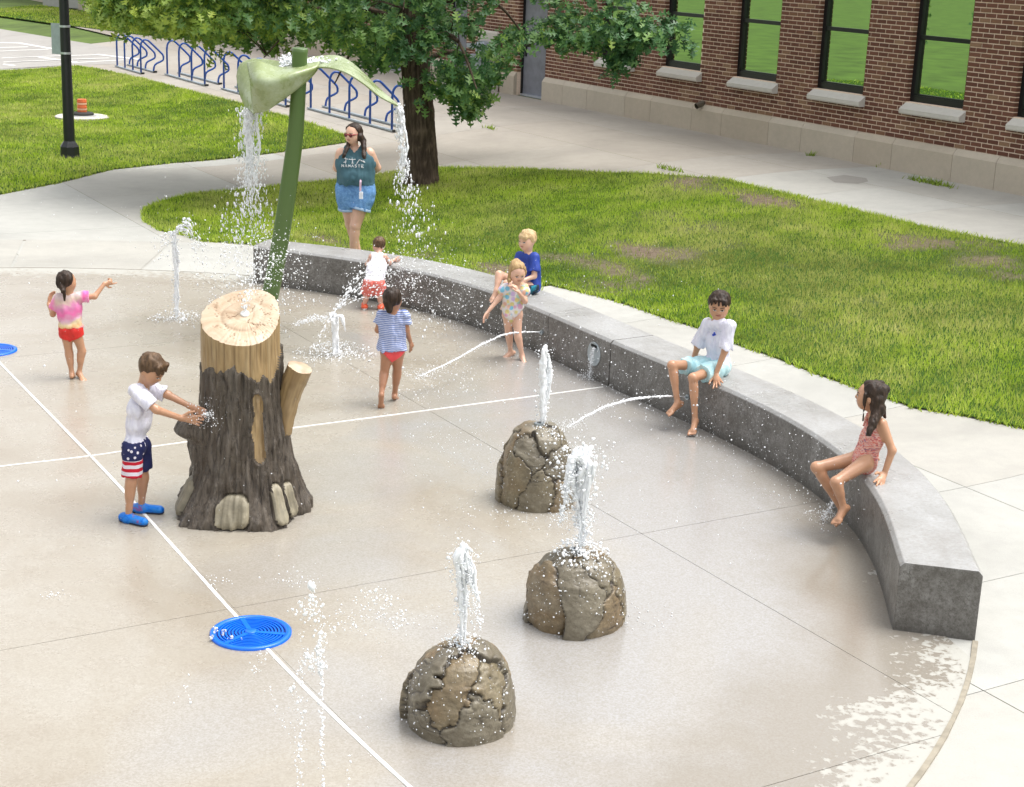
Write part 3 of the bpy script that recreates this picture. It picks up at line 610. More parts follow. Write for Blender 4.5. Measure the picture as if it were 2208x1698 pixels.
# ---- bike racks
M_blue = plain('blue_gloss_paint', (.008, .062, .30), .28, var=.12); M_galv = plain('galvanised_rail', (.36, .41, .45), .5, .4)
def rack_loop(sc=1.):
    pr = [(0, 0), (0, .62), (.02, .74), (.08, .82), (.16, .83), (.24, .78), (.50, .53), (.57, .45), (.585, .38), (.56, .31), (.38, .17+.05), (.335, .13), (.325, .05), (.325, 0)]
    s = spline(pr[1:-1], 26); s = np.vstack([[0, 0], s, [.325, 0]]); m = MB(); D = -N2; m.tube([(*(D*p[0]+T2*p[0]*.10), p[1]*sc) for p in s], .024, 8); return m.mesh('hoop')
hoop = rack_loop(); hoop.materials.append(M_blue); hoop.polygons.foreach_set('use_smooth', np.ones(len(hoop.polygons), bool))
RK = [((253, 145), (331, 156), 4, 'farthest'), ((361, 163), (452, 184), 4, ''), ((483, 194), (628, 229), 5, ''), ((670, 237), (835, 286), 5, '')]
RL = ['blue hoop bike rack farthest away, nearest the lamp post', 'blue hoop bike rack second from the lamp post, partly under the drooping leaves', 'blue hoop bike rack half hidden behind the left petal of the green flower', 'blue hoop bike rack between the green flower stem and the tree trunk', 'blue hoop bike rack showing one hoop just past the tree trunk']
ends = [(at(*a), at(*b), n) for a, b, n, _ in RK]; a5 = at(874, 298); ends.append((a5, a5+np.array([*(T2*2.6), 0]), 4)); ends = ends[:4]
for i, (a, b, n) in enumerate(ends):
    L = np.linalg.norm((b-a)[:2]); d = (b-a)[:2]/L; z0 = float(zter(*a[:2]))
    rk = thing('bike_rack', RL[i], 'bike rack', (a[0], a[1], z0+.01), 0, 'blue bike racks along the far paving')
    for off in (0., .325):
        m = MB(); o2 = -N2*off+T2*off*.10; zz = float(zter(*(a[:2]+o2)))-z0; V = [(*(o2+T2*s+N2*w_), zz+z) for z in (0, .03) for s, w_ in ((-.12, -.04), (L+.12, -.04), (L+.12, .04), (-.12, .04))]; m.hexa(V); m.obj('rail', M_galv, rk)
        for s in (L+.12,): m = MB(); m.hexa([(*(o2+T2*(s+q)+N2*w_), zz+z) for z in (.0, .04) for q, w_ in ((-.02, -.045), (.03, -.045), (.03, .045), (-.02, .045))]); m.obj('end_cap', M_black, rk)
    for k in range(n):
        o = bpy.data.objects.new('hoop', hoop); C.objects.link(o); o.parent = rk; s = L*k/(n-1); p = T2*s; o.location = (p[0], p[1], float(zter(a[0]+p[0], a[1]+p[1]))-z0+.02)
# ---- manhole ring and orange barrel
P = at(177, 257); r = np.linalg.norm((at(236, 258)-at(118, 258))[:2])/2
mh = thing('concrete_ring', 'flat round white concrete pad set in the far lawn', 'manhole', (P[0], P[1], P[2]+.02)); m = MB(); m.lathe([(r, -.02), (r, .035), (r-.03, .05), (0, .05)], n=40); m.obj('pad', M_sill, mh); m = MB(); m.lathe([(.30, .05), (.30, .056), (0, .058)], n=30); m.obj('cover', plain('grey_iron', (.30, .30, .29), .7), mh)
P2 = np.array([P[0]-.02, P[1]+.10, P[2]+.072]); rb = thing('rubber_base', 'black rubber ring under the orange marker post on the round concrete pad', 'rubber ring', tuple(P2)); m = MB(); m.lathe([(.36, 0), (.38, .03), (.35, .09), (.20, .12), (.13, .10), (.13, 0)], n=30); m.obj('ring', plain('black_rubber', (.025, .025, .022), .8, bump=.004), rb, smooth=True)
mk = thing('marker_barrel', 'short orange ribbed marker barrel standing in a black rubber ring', 'traffic barrel', (P2[0], P2[1], P2[2])); m = MB()
pf = [(.0, .02), (.155, .02), (.155, .10)]
for z in (.14, .24, .34, .44): pf += [(.148, z), (.158, z+.02), (.158, z+.06), (.146, z+.08)]
pf += [(.15, .53), (.155, .55), (.12, .55), (.11, .50), (0, .48)]; m.lathe(pf, n=24); m.obj('barrel', plain('orange_plastic', (.72, .16, .05), .5, var=.18, scale=5), mk, smooth=True)
m = MB(); m.lathe([(.161, .18), (.162, .24)], n=24); m.obj('reflective_band', plain('faded_orange_band', (.75, .42, .28), .5), mk, smooth=True)
m = MB(); m.lathe([(.161, .37), (.162, .43)], n=24); m.obj('reflective_band', plain('pale_orange_band', (.76, .45, .30), .5), mk, smooth=True)
for o_ in (rb, mk): o_.scale = (.64, .64, .60)
# ---- far kerb block
cb = MB(); a, b = at(92, 14), at(176, 20); cb.hexa([(*p[:2], p[2]+z) for z in (0, .5) for p in (a, b, b+np.array([.6, 1.2, 0]), a+np.array([.6, 1.2, 0]))]); o = cb.obj('concrete_block', M_plaza, bevel=.02); tag(o, 'pale concrete block beside the farthest strip of grass', 'concrete block')

# ---- tree
def barkmat():
    m = NT('oak_bark', .9, (.1, .07, .05), 0, .15); v = m.co((1, 1, .22)); n_ = m.noise(16, 6, .7, v, .6); a = m.attr('tone')
    m.base(m.mix(a, m.ramp(n_, [(.3, (.022, .015, .011)), (.55, (.07, .05, .037)), (.75, (.14, .105, .08))]), m.ramp(n_, [(.3, (.05, .035, .025)), (.6, (.19, .14, .105)), (.8, (.30, .24, .19))])))
    m.bump(m.noise(30, 5, .75, v), .02, .8); return m.m
M_bark = barkmat()
def limb(pts, rad, n=40, seg=60, amp=.02, freq=7., flare=0.):
    S = spline(pts, seg); R_ = np.interp(np.linspace(0, 1, seg), np.linspace(0, 1, len(rad)), rad); th = np.linspace(0, 2*np.pi, n, endpoint=False); V = []; T = []
    s = np.r_[0, np.cumsum(np.linalg.norm(np.diff(S, axis=0), axis=1))]
    for i in range(seg):
        d = S[min(i+1, seg-1)]-S[max(i-1, 0)]; d /= np.linalg.norm(d); u = np.cross(d, [0, 1, .1]); u /= np.linalg.norm(u); w_ = np.cross(d, u)
        q = np.c_[np.cos(th)*2.2, np.sin(th)*2.2, np.full(n, s[i]*1.1)]; k = 1-np.abs(vnoise(q, freq/2.2, 5)); k2 = vnoise(q*np.array([1, 1, 3.]), freq, 8)
        r = R_[i]*(1+.10*vnoise(q, .8, 2))+amp*(k**2-.5)+amp*.35*k2; T += list(np.clip(k**3*.9+.1*k2, 0, 1))
        V += list(S[i]+np.cos(th)[:, None]*u*r[:, None]+np.sin(th)[:, None]*w_*r[:, None])
    F = [(i*n+k, i*n+(k+1) % n, (i+1)*n+(k+1) % n, (i+1)*n+k) for i in range(seg-1) for k in range(n)]
    return np.array(V), F, T
TP = at(909, 398); TP[2] += .0
tr = thing('oak_tree', 'oak tree with drooping lobed leaves beside the woman on the lawn', 'tree', tuple(TP))
V, F, T = limb([(0, 0, -.1), (.0, 0, .15), (-.04, 0, .7), (-.09, 0, 1.4), (-.15, .0, 2.1), (-.22, .02, 3.0), (-.26, .02, 4.2), (-.28, 0, 5.6)], [.31, .26, .235, .23, .22, .18, .12, .03], 64, 110, .022, 8)
link('trunk', npmesh('trunk', V, F, {'tone': T}), M_bark, tr, smooth=True)
rs = random.Random(5); LB = []
for k in range(22):
    z = 1.75+k*.17; a = k*2.4+.5; L = (3.6 if z < 3.4 else 3.6-(z-3.4)*1.0)*rs.uniform(.75, 1.05); L = max(L, .8); L = min(L, 1.9 if math.cos(a) > -.1 else 2.6) if z < 3.3 else L; L = min(L, 1.3) if math.sin(a) > .2 and z < 3.3 else L
    st = np.array([-.03-.07*z, 0, z]); d = np.array([math.cos(a), math.sin(a), 0]); pts = [st, st+d*L*.35+[0, 0, .28], st+d*L*.7+[0, 0, .22], st+d*L+[0, 0, -.18-.25*(z < 2.8)]]
    V, F, T = limb(pts, [.055, .04, .025, .008], 10, 24, .004, 5); link('limb', npmesh('limb', V, F, {'tone': T}), M_bark, tr, smooth=True); LB.append(spline(pts, 30))
# leaves: lobed oak leaf, drooping from twig ends
half = [(0, 0), (.012, .02), (.016, .12), (.10, .16), (.20, .10), (.155, .21), (.06, .27), (.055, .36), (.22, .40), (.37, .33), (.27, .47), (.08, .52), (.07, .62), (.20, .68), (.29, .66), (.18, .79), (.06, .82), (.03, .90), (0, 1.)]
def leafshape():
    P = half+[(-x, y) for x, y in half[-2:0:-1]]; f = [];
    v = [(x, y, 0.03*abs(x)*3-.10*y*y) for x, y in P]; n = len(half); F = []
    full = P; N_ = len(full)
    for i in range(1, n-1): F.append((0 if i < 2 else i, i, i+1))
    # triangulate each half against midrib points
    v = []; F = []; mids = []
    for x, y in half: v.append((x, y, .25*x-.12*y*y))
    for x, y in half: v.append((-x, y, .25*x-.12*y*y))
    for x, y in half: v.append((0, y, -.12*y*y))
    for i in range(n-1):
        F.append((2*n+i, i, i+1)); F.append((2*n+i, i+1, 2*n+i+1)); F.append((2*n+i, n+i+1, n+i)); F.append((2*n+i, 2*n+i+1, n+i+1))
    return np.array(v), np.array(F)
LV, LFc = leafshape(); simp = [0, 2, 4, 6, 7, 9, 11, 14, 16, 18]
def leafsimple():
    h = [half[i] for i in simp]; n = len(h); v = [(x, y, .25*x-.12*y*y) for x, y in h]+[(-x, y, .25*x-.12*y*y) for x, y in h]; F = []
    for i in range(n-1): F += [(i, i+1, n+i+1), (i, n+i+1, n+i)]
    return np.array(v), np.array(F)
LS, LSF = leafsimple()
def leafmat():
    m = NT('oak_leaves', .42, (.06, .14, .03), 0, .45); t = m.attr('tone'); oi = m.n('ShaderNodeObjectInfo')
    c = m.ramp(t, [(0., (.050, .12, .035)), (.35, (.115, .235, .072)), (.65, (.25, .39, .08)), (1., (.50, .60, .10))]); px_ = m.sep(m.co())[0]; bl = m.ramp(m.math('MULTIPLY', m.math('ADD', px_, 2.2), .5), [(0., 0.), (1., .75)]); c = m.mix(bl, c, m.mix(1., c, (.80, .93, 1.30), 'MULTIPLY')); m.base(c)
    tr_ = m.n('ShaderNodeBsdfTranslucent'); m.l(c, tr_.inputs[0]); mx = m.n('ShaderNodeMixShader'); mx.inputs[0].default_value = .38
    m.l(m.b.outputs[0], mx.inputs[1]); m.l(tr_.outputs[0], mx.inputs[2]); m.l(mx.outputs[0], m.t.nodes['Material Output'].inputs[0]); return m.m
M_leaf = leafmat()
# twig tips through the crown (local metres); crown bottom follows the photograph's drooping outline
def crown_lo(x, y):                                       # lowest leaves above the tree foot, by horizontal position
    return np.interp(x, [-5.2, -4.6, -4.0, -3.2, -2.6, -2.0, -1.3, -.6, 0, .5, 1.0, 1.6, 2.2, 3.0, 3.6], [2.7, 2.5, 2.32, 2.28, 2.28, 2.38, 2.25, 2.0, 2.1, 1.40, 1.75, 2.3, 2.35, 2.25, 2.5])
tips = []
rg = np.random.default_rng(11); tries = 0
while len(tips) < 2000:
    x, y = rg.uniform(-5.1, 3.5), rg.uniform(-3.2, 3.2); ex = (x+.8)/4.3
    if ex*ex+(y/3.2)**2 > 1: continue
    lo = crown_lo(x, y)+.35*(abs(y)/3.2)**2; hi = 6.4*math.sqrt(max(0., 1-(ex*ex+(y/3.2)**2)*.75)); 
    if hi < lo+.2: hi = lo+.2
    z = lo+(hi-lo)*rg.random()**1.5
    g = float(fbm(np.array([[x, y, z]]), .9, 2, 4)[0])
    if g < -.04 and z > lo+.10: continue
    if .507*x-.862*y > 1.5 and z < 3.4: continue
    if z < 3.3 and abs(x+.2) < .35 and abs(y) < .4: continue
    if z > 3.6 and rg.random() < .35: continue
    q_ = (.507*x-.862*y)+.994*(-.862*x-.507*y)
    if -3.3 < q_ < -1.0 and z < 3.7 and y > .4: continue
    tips.append((x, y, z))
tips = np.array(tips)
extra = []                                                # hanging sprays: by the trunk, and the long branch to the right
for c, s, k in (((.55, -.5, 1.62), (.45, .4, .22), 42), ((.75, -.5, 1.38), (.22, .2, .14), 14), ((2.85, -.1, 2.42), (.75, .4, .22), 60), ((3.5, -.1, 2.55), (.45, .3, .16), 30), ((3.0, -.2, 2.06), (.13, .12, .16), 12), ((-.7, -.6, 2.0), (.3, .3, .16), 16), ((-4.4, .2, 2.4), (.5, .5, .16), 20), ((-3.2, -.2, 2.24), (.3, .4, .14), 14), ((-2.2, -.4, 2.22), (.3, .4, .14), 12)):
    extra.append(np.array(c)+rg.normal(0, 1, (k, 3))*np.array(s)*.6)
tips = np.vstack([tips]+extra)
LVs, LFs, TN = [], [], []; nb_ = 0; singles = []
uvt = px(tips+TP); 
for i, tp in enumerate(tips):
    vis = -40 < uvt[i, 0] < 2250 and uvt[i, 1] > -60; near = vis
    k = 9 if vis else 6; az0 = rg.uniform(0, 6.28); base = float(np.clip(.42+.40*fbm((tp*np.array([1., 1., 1.4]))[None], .7, 2, 14)[0]+.26*float(np.clip((-1.6-tp[0])/1.5, 0, 1)), .05, .9))  # left leaves paler: sunlight on that side is put into the tone
    for j in range(k):
        az = az0+j*2.4+rg.normal(0, .3); dr = rg.uniform(-.1, 1.25); d = np.array([math.cos(az)*math.cos(dr), math.sin(az)*math.cos(dr), -math.sin(dr)]); L = rg.uniform(.15, .235)
        s = np.cross(d, [0, 0, 1.]); s /= np.linalg.norm(s)+1e-6; ro = rg.normal(0, .6); up_ = np.cross(s, d); s2 = s*math.cos(ro)+up_*math.sin(ro); u2 = np.cross(s2, d); o_ = tp+rg.normal(0, .055, 3)
        tone = float(np.clip(base+rg.normal(0, .18)+(.25 if rg.random() < .07 else 0), 0, 1))
        vv, ff = (LV, LFc) if near else (LS, LSF)
        W_ = o_+L*(vv[:, :1]*s2*1.05+vv[:, 1:2]*d+vv[:, 2:3]*u2)
        if near and len(singles) < 280 and tp[1] < -1.0 and tp[2] < 2.9 and j == 0: singles.append((W_, ff, tone)); continue
        LVs.append(W_); LFs.append(ff+nb_); nb_ += len(W_); TN.append(np.full(len(W_), tone))
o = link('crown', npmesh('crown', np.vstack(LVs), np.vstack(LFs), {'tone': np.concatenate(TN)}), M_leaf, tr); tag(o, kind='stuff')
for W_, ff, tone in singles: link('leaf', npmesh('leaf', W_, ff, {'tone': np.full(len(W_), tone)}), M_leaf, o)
# twigs joining the lower sprays to the limbs
m = MB()
for tp in tips[(uvt[:, 1] > -40)][::4]:
    best = min((np.linalg.norm(q-tp), tuple(q)) for b in LB[:12] for q in b[8::4]); 
    if best[0] < .75: q = np.array(best[1]); mid_ = (q+tp)/2+[0, 0, .12]; m.tube([q, mid_, tp+[0, 0, .02]], [.009, .006, .003], 4, cap=False)
m.obj('twigs', M_bark, tr); tr.children[-1]['kind'] = 'stuff'
# ================================================================ splash features
# ---- blue drains
M_drain = plain('blue_plastic', (.0, .13, .68), .3, var=.12, scale=20)
def drain(P, label, r=.222):
    d = thing('drain_grate', label, 'drain grate', (P[0], P[1], .006), .35, 'blue floor drains of the splash pad')
    m = MB(); m.lathe([(r+.012, 0), (r+.012, .012), (r, .018), (r-.022, .016), (r-.024, .004)], n=48); m.obj('rim', M_drain, d, smooth=True)
    m = MB(); m.lathe([(r, .002), (0, .002)], n=32); m.obj('sump', plain('dark_blue_shadow', (.0, .035, .20), .5), d)
    for k in range(9):
        q = r-.035-k*.0195; m = MB(); m.lathe([(q, .004), (q, .013), (q-.009, .013), (q-.009, .004)], n=40); m.obj('ring', M_drain, d)
    for k in range(3):
        a = math.radians(95+120*k); u = np.array([math.cos(a), math.sin(a)]); w_ = np.array([-u[1], u[0]])*.014; m = MB()
        m.hexa([(*(u*s+w_*g), z) for z in (.004, .016) for s, g in ((.02, -1), (r-.02, -1), (r-.02, 1), (.02, 1))]); m.obj('spoke', M_drain, d)
    m = MB(); m.lathe([(.034, .004), (.034, .019), (.028, .022), (0, .023)], n=20); m.obj('hub', M_drain, d, smooth=True)
drain(G(541, 1369), 'round blue drain grate on the white joint in front of the tree stump')
drain(G(-18, 758), 'round blue drain grate cut off by the left edge of the photo')
# ---- spray covers in the seat wall
M_steel = plain('brushed_steel', (.42, .47, .50), .35, .75, var=.15)
def on_wall(u, v, h):                                      # nearest wall frame for a point seen on the inner face
    P = G(u, v, h)[:2]; i = int(np.argmin(np.hypot(*(WI-P).T))); i = min(max(i, 1), NWL-2); t = WI[i+1]-WI[i-1]; t /= np.linalg.norm(t); n_ = np.array([t[1], -t[0]])
    if n_@(PC-WI[i]) < 0: n_ = -n_
    return WI[i]+t*((P-WI[i])@t), t, n_
for (u, v, h), lb in (((1278, 764, .25), 'oval steel spray cover in the wall dribbling water left of the wide joint'),):
    p, t, n_ = on_wall(u, v, h); cv = thing('spray_cover', lb, 'spray cover', (*p, h), 0, 'steel spray covers in the seat wall'); k = 28; m = MB(); V = []
    for rr, off in ((1, 0), (1, .006), (.93, .009), (.90, .006)): V += [(*(t*.11*rr*math.cos(a)+n_*off), .115*rr*math.sin(a)) for a in np.linspace(0, 2*math.pi, k, endpoint=False)]
    m.add(V, [(i*k+j, i*k+(j+1) % k, (i+1)*k+(j+1) % k, (i+1)*k+j) for i in range(3) for j in range(k)]+[tuple(3*k+j for j in range(k))]); m.obj('plate', M_steel, cv)
    m = MB(); m.hexa([(*(t*a+n_*b), z) for z in (.065, .090) for a, b in ((-.045, .006), (.045, .006), (.045, .012), (-.045, .012))]); m.obj('nozzle_slot', M_dark, cv)
for (u, v, h), lb in (((1481, 857, .23), 'small round steel nozzle in the wall behind the shins of the boy in aqua shorts'), ((1160, 718, .23), 'small round steel nozzle in the wall beside the standing blonde girl')):
    p, t, n_ = on_wall(u, v, h); cv = thing('wall_nozzle', lb, 'nozzle', (*p, h), 0, 'small nozzles in the seat wall'); m = MB(); m.tube([(0, 0, 0), (*(n_*.012), 0)], .024, 16); m.obj('flange', M_steel, cv); m = MB(); m.tube([(*(n_*.012), 0), (*(n_*.030), 0)], .011, 12); m.obj('tip', M_steel, cv)
# ---- green flower fountain
def greenpaint():
    m = NT('leaf_green_paint', .22, (.1, .2, .04), 0, .5); v = m.co(); g = m.noise(3, 5, .7, v); f = m.noise(45, 3, .7, v)
    c = m.ramp(g, [(.3, (.20, .24, .075)), (.5, (.28, .33, .16)), (.72, (.42, .47, .33))]); c = m.mix(m.ramp(f, [(.3, .25), (.6, 0.)]), c, (.08, .15, .03)); m.base(c); m.rough(m.ramp(g, [(.3, .15), (.7, .4)])); return m.m  # palest stops put a whitish sheen into the paint colour
M_green = greenpaint(); M_stem = NT('stem_green_paint', .3, (.085, .145, .04)).m
fp = G(566, 718); FY = fp[1]
fl = thing('flower_fountain', 'tall green flower-shaped fountain with two drooping petals pouring water behind the stump', 'water feature', tuple(fp))
ctr = [(566, 722), (576, 668), (592, 590), (611, 480), (627, 370), (637, 290), (643, 200), (647, 104)]
cl_ = [Kp(u, v, FY-.02*i)-fp for i, (u, v) in enumerate(ctr)]; S = spline(cl_, 46); m = MB(); m.tube(S, list(np.interp(np.linspace(0, 1, 46), [0, .5, .85, 1], [.090, .084, .074, .076])), 20); st = m.obj('stem', M_stem, fl, smooth=True)
md = st.modifiers.new('bevel', 'BEVEL'); md.width = .006; md.limit_method = 'ANGLE'; md.angle_limit = 1.0
sx = FPX/FY*.97                                             # pixels per metre at the stem
def petal(rows, name):                                      # rows of (u, v, depth) from rim to rim; thickened sheet
    R_ = [spline([Kp(u, v, FY+d)-fp for u, v, d in r], 22) for r in rows]; R_ = np.array(R_); Q = np.array([spline(R_[:, j], 30) for j in range(R_.shape[1])]).transpose(1, 0, 2)
    a, b, _ = Q.shape; V = Q.reshape(-1, 3); F = [(i*b+j, i*b+j+1, (i+1)*b+j+1, (i+1)*b+j) for i in range(a-1) for j in range(b-1)]
    o = link(name, npmesh(name, V, F), M_green, fl, smooth=True); s = o.modifiers.new('solid', 'SOLIDIFY'); s.thickness = .014; s.offset = 0; return o
# left petal: a cupped sheet, its tip pointing down-left; far rim curls behind
petal([[(652, 150, -.02), (600, 133, .34), (545, 128, .50), (518, 140, .52), (511, 165, .50)],
       [(655, 156, -.02), (605, 152, .22), (555, 150, .36), (524, 165, .42), (515, 195, .40)],
       [(658, 163, -.05), (612, 176, .02), (565, 188, .10), (533, 205, .20), (527, 225, .24)],
       [(664, 168, -.10), (625, 186, -.12), (582, 205, -.12), (550, 222, -.04), (538, 238, .06)],
       [(684, 150, -.16), (648, 180, -.26), (604, 205, -.30), (566, 232, -.24), (546, 246, -.14)],
       [(692, 136, -.20), (655, 160, -.36), (600, 166, -.52), (545, 158, -.50), (538, 190, -.40)]][:5], 'petal')
petal([[(700, 128, .10), (660, 118, .34), (610, 120, .42), (560, 124, .46), (516, 140, .50)],
       [(690, 134, -.10), (650, 140, -.10), (600, 146, -.16), (560, 133, -.20), (533, 136, -.10)],
       [(686, 146, -.16), (640, 158, -.34), (590, 172, -.42), (555, 172, -.42), (540, 176, -.30)],
       [(680, 156, -.16), (644, 182, -.28), (602, 208, -.36), (566, 215, -.36), (543, 214, -.22)],
       [(668, 170, -.12), (636, 196, -.24), (600, 222, -.30), (572, 240, -.28), (548, 244, -.14)]][1:], 'petal')
petal([[(655, 128, .10), (690, 122, .42), (735, 123, .50), (775, 150, .40), (815, 190, .22), (857, 226, .0)],
       [(655, 140, 0), (695, 132, .20), (740, 130, .24), (780, 158, .16), (820, 196, .06), (858, 227, -.02)],
       [(655, 150, -.04), (700, 143, -.08), (745, 146, -.12), (785, 172, -.14), (822, 205, -.10), (858, 228, -.04)],
       [(655, 152, -.08), (700, 146, -.24), (742, 156, -.30), (782, 180, -.30), (820, 210, -.20), (858, 229, -.06)]], 'petal')
# ---- tree stump
def stumpmat():
    m = NT('moulded_bark', .28, (.1, .08, .06), 0, .5); n_ = m.noise(14, 6, .7, m.co((1, 1, .18)), .5); a = m.attr('tone'); g = m.noise(3, 4, .6, m.co())
    lo = m.ramp(n_, [(.3, (.052, .040, .029)), (.55, (.118, .094, .070)), (.8, (.19, .16, .125))]); hi = m.ramp(g, [(.4, (.13, .11, .088)), (.7, (.21, .185, .155))])
    fn_ = m.noise(42, 5, .75, m.co((1, 1, .14)), .6); c = m.mix(a, lo, hi); c = m.mix(m.ramp(fn_, [(.36, .85), (.50, 0.)]), c, (.018, .013, .010)); c = m.mix(m.ramp(fn_, [(.60, 0.), (.72, .5)]), c, (.24, .215, .18)); m.base(c); m.bump(m.math('ADD', fn_, m.math('MULTIPLY', n_, .6)), .022, 1.); m.rough(m.ramp(g, [(.4, .22), (.65, .5)])); return m.m
def woodmat():
    m = NT('moulded_wood', .4, (.5, .33, .15), 0, .45); n_ = m.noise(9, 6, .7, m.co((1, 1, .10)), .7); a = m.attr('tone')
    c = m.ramp(n_, [(.28, (.20, .12, .05)), (.42, (.33, .22, .10)), (.6, (.38, .27, .14)), (.8, (.44, .34, .20))]); m.base(m.mix(a, c, (.11, .06, .025))); m.bump(n_, .01, .6); return m.m
def cutmat():
    m = NT('moulded_cut_wood', .5, (.62, .5, .36), 0, .4); v = m.co(); a = m.attr('tone'); n_ = m.noise(6, 6, .7, v, .8)
    c = m.ramp(n_, [(.3, (.34, .23, .14)), (.5, (.47, .36, .25)), (.7, (.55, .46, .35))]); m.base(m.mix(a, c, (.22, .12, .06))); m.bump(n_, .005, .4); return m.m
M_sbark, M_swood, M_cut = stumpmat(), woodmat(), cutmat(); M_rockg = plain('moulded_grey_stone', (.25, .22, .155), .5, var=.35, scale=7, bump=.006)
sb = G(519, 1092.0); sb[1] += .0; SP = np.array([-1.88, 10.42, 0.])
SP = G(519, 1150); SP[1] += .455; SP[2] = .006
sp_ = thing('tree_stump_fountain', 'brown tree stump fountain with slanted tan cut top beside the boy in flag shorts', 'water feature', tuple(SP))
s0 = px(SP+[0, 0, .0]); 
def hz(v, y=0.): 
    best = min(np.linspace(0, 1.9, 400), key=lambda h: abs(px(SP+[0, y, h])[1]-v)); return float(best)
prof_px = [(1095, 379, 660), (1080, 383, 657), (1062, 392, 650), (1035, 408, 642), (1000, 419, 634), (960, 424, 626), (920, 429, 620), (880, 432, 615), (840, 433, 611), (800, 433, 608), (760, 432, 606), (720, 431, 605), (690, 431, 605)]
ppm = lambda h: FPX/((SP+[0, 0, h]-[0, 0, CAMH])@FW)
pr = []
for v, l, r in prof_px:
    h = hz(v); u0 = px(SP+[0, 0, h])[0]; pr.append((h, (r-u0)/ppm(h), (u0-l)/ppm(h)))
pr.sort(); pr = [(-.01, pr[0][1], pr[0][2])]+pr; hs_, rr_, rl_ = map(np.array, zip(*pr)); HT = hz(679)-.075
TILT = math.radians(29)
NS, NZ = 260, 170; th = np.linspace(0, 2*np.pi, NS, endpoint=False); rdir = np.c_[np.cos(th), np.sin(th)]
def stump_r(a, h):
    h = np.asarray(h); rr = np.interp(h, hs_, rr_); rl = np.interp(h, hs_, rl_); c = (1+np.cos(a))/2; return rl*(1-c)+rr*c
def top_z(a): return HT+.055+math.tan(TILT)*np.sin(a)*.245
V = np.zeros((NZ, NS, 3)); TO = np.zeros((NZ, NS)); zone = np.zeros((NZ, NS), int)
for i in range(NZ):
    f = i/(NZ-1); zz = top_z(th)*f**.92; r = stump_r(th, zz); root = np.clip(1-zz/.42, 0, 1)
    q = np.c_[np.cos(th)*2.4, np.sin(th)*2.4, zz*.9]; k = 1-np.abs(vnoise(q, 3.2, 3)); k2 = vnoise(q*np.array([1, 1, 2.2]), 7, 5); k3 = 1-np.abs(vnoise(q*np.array([1., 1, .6]), 7.5, 9))
    jag = HT-.235+.05*np.sin(th*3+1)+.05*vnoise(np.c_[np.cos(th)*3, np.sin(th)*3, th*0], 1.6, 4)+.025*vnoise(np.c_[np.cos(th)*9, np.sin(th)*9, th*0], 1.4, 7)+math.tan(TILT)*np.sin(th)*.12
    wood = zz > jag; d = .012*(k**2-.4)+.006*k2+.014*(k3**3)-.006
    d = np.where(wood, -.016+.008*(k3**2)+.004*k2, d); r = r+d*(1+root)+root**1.5*.045*np.sin(th*5+.6)
    # spout on the left, knot recess in front
    da = np.angle(np.exp(1j*(th-math.radians(197)))); hsp = hz(912); r = r+.13*np.exp(-(da/.30)**2-((zz-hsp+.0)/.075)**4)+.06*np.exp(-(da/.26)**2-((zz-hsp+.13)/.12)**2)
    da = np.angle(np.exp(1j*(th-math.radians(289)))); hk0, hk1 = hz(1000, -.3), hz(855, -.3); hk = (hk0+hk1)/2; e = (np.abs(da+.02*np.sin(zz*22))/(.125+.02*np.sin(zz*31)))**2.6+(np.abs(zz-hk)/((hk1-hk0)/2))**5
    kn = e**1.0 < 1; rim = np.exp(-((np.sqrt(e)-1.12)/.13)**2); r = r-np.where(kn, .016, 0)+.010*rim
    for sid, a0, h0, wa, wh in ((3, 262, .115, .26, .115), (4, 308, .15, .15, .13), (5, 330, .14, .17, .12), (6, 200, .14, .20, .14), (7, 140, .12, .25, .12), (8, 60, .12, .25, .12)):
        da = np.angle(np.exp(1j*(th-math.radians(a0)))); e2 = (np.abs(da)/wa)**3+(np.abs(zz-h0)/wh)**3; rk = e2 < 1; r = r+np.where(rk, .028*(1-e2)**.4, 0)-.02*np.exp(-((e2-1.15)/.2)**2); zone[i][rk] = sid
    V[i, :, 0] = r*np.cos(th); V[i, :, 1] = r*np.sin(th); V[i, :, 2] = zz
    TO[i] = np.clip(np.where(wood, (1-k3)**2*.8, k**4*.55+k2*.12), 0, 1); zone[i][wood] = 1; zone[i][kn & (zone[i] == 0)] = 2
# spout lip
Vf = V.reshape(-1, 3); fz = []; ff = []
for i in range(NZ-1):
    for j in range(NS): ff.append((i*NS+j, i*NS+(j+1) % NS, (i+1)*NS+(j+1) % NS, (i+1)*NS+j)); fz.append(zone[i, j])
ff = np.array(ff); fz = np.array(fz)
def submesh(name, sel, mat_, parent):
    f = ff[sel]; u, inv = np.unique(f, return_inverse=True); return link(name, npmesh(name, Vf[u], inv.reshape(f.shape), {'tone': TO.ravel()[u]}), mat_, parent, smooth=True)
submesh('bark', fz == 0, M_sbark, sp_); submesh('bare_wood_band', fz == 1, M_swood, sp_); submesh('wood_knot', fz == 2, M_swood, sp_)['label'] = 'long bare tan knot showing through the bark'
for q_ in range(3, 9): submesh('base_stone', fz == q_, M_rockg, sp_)
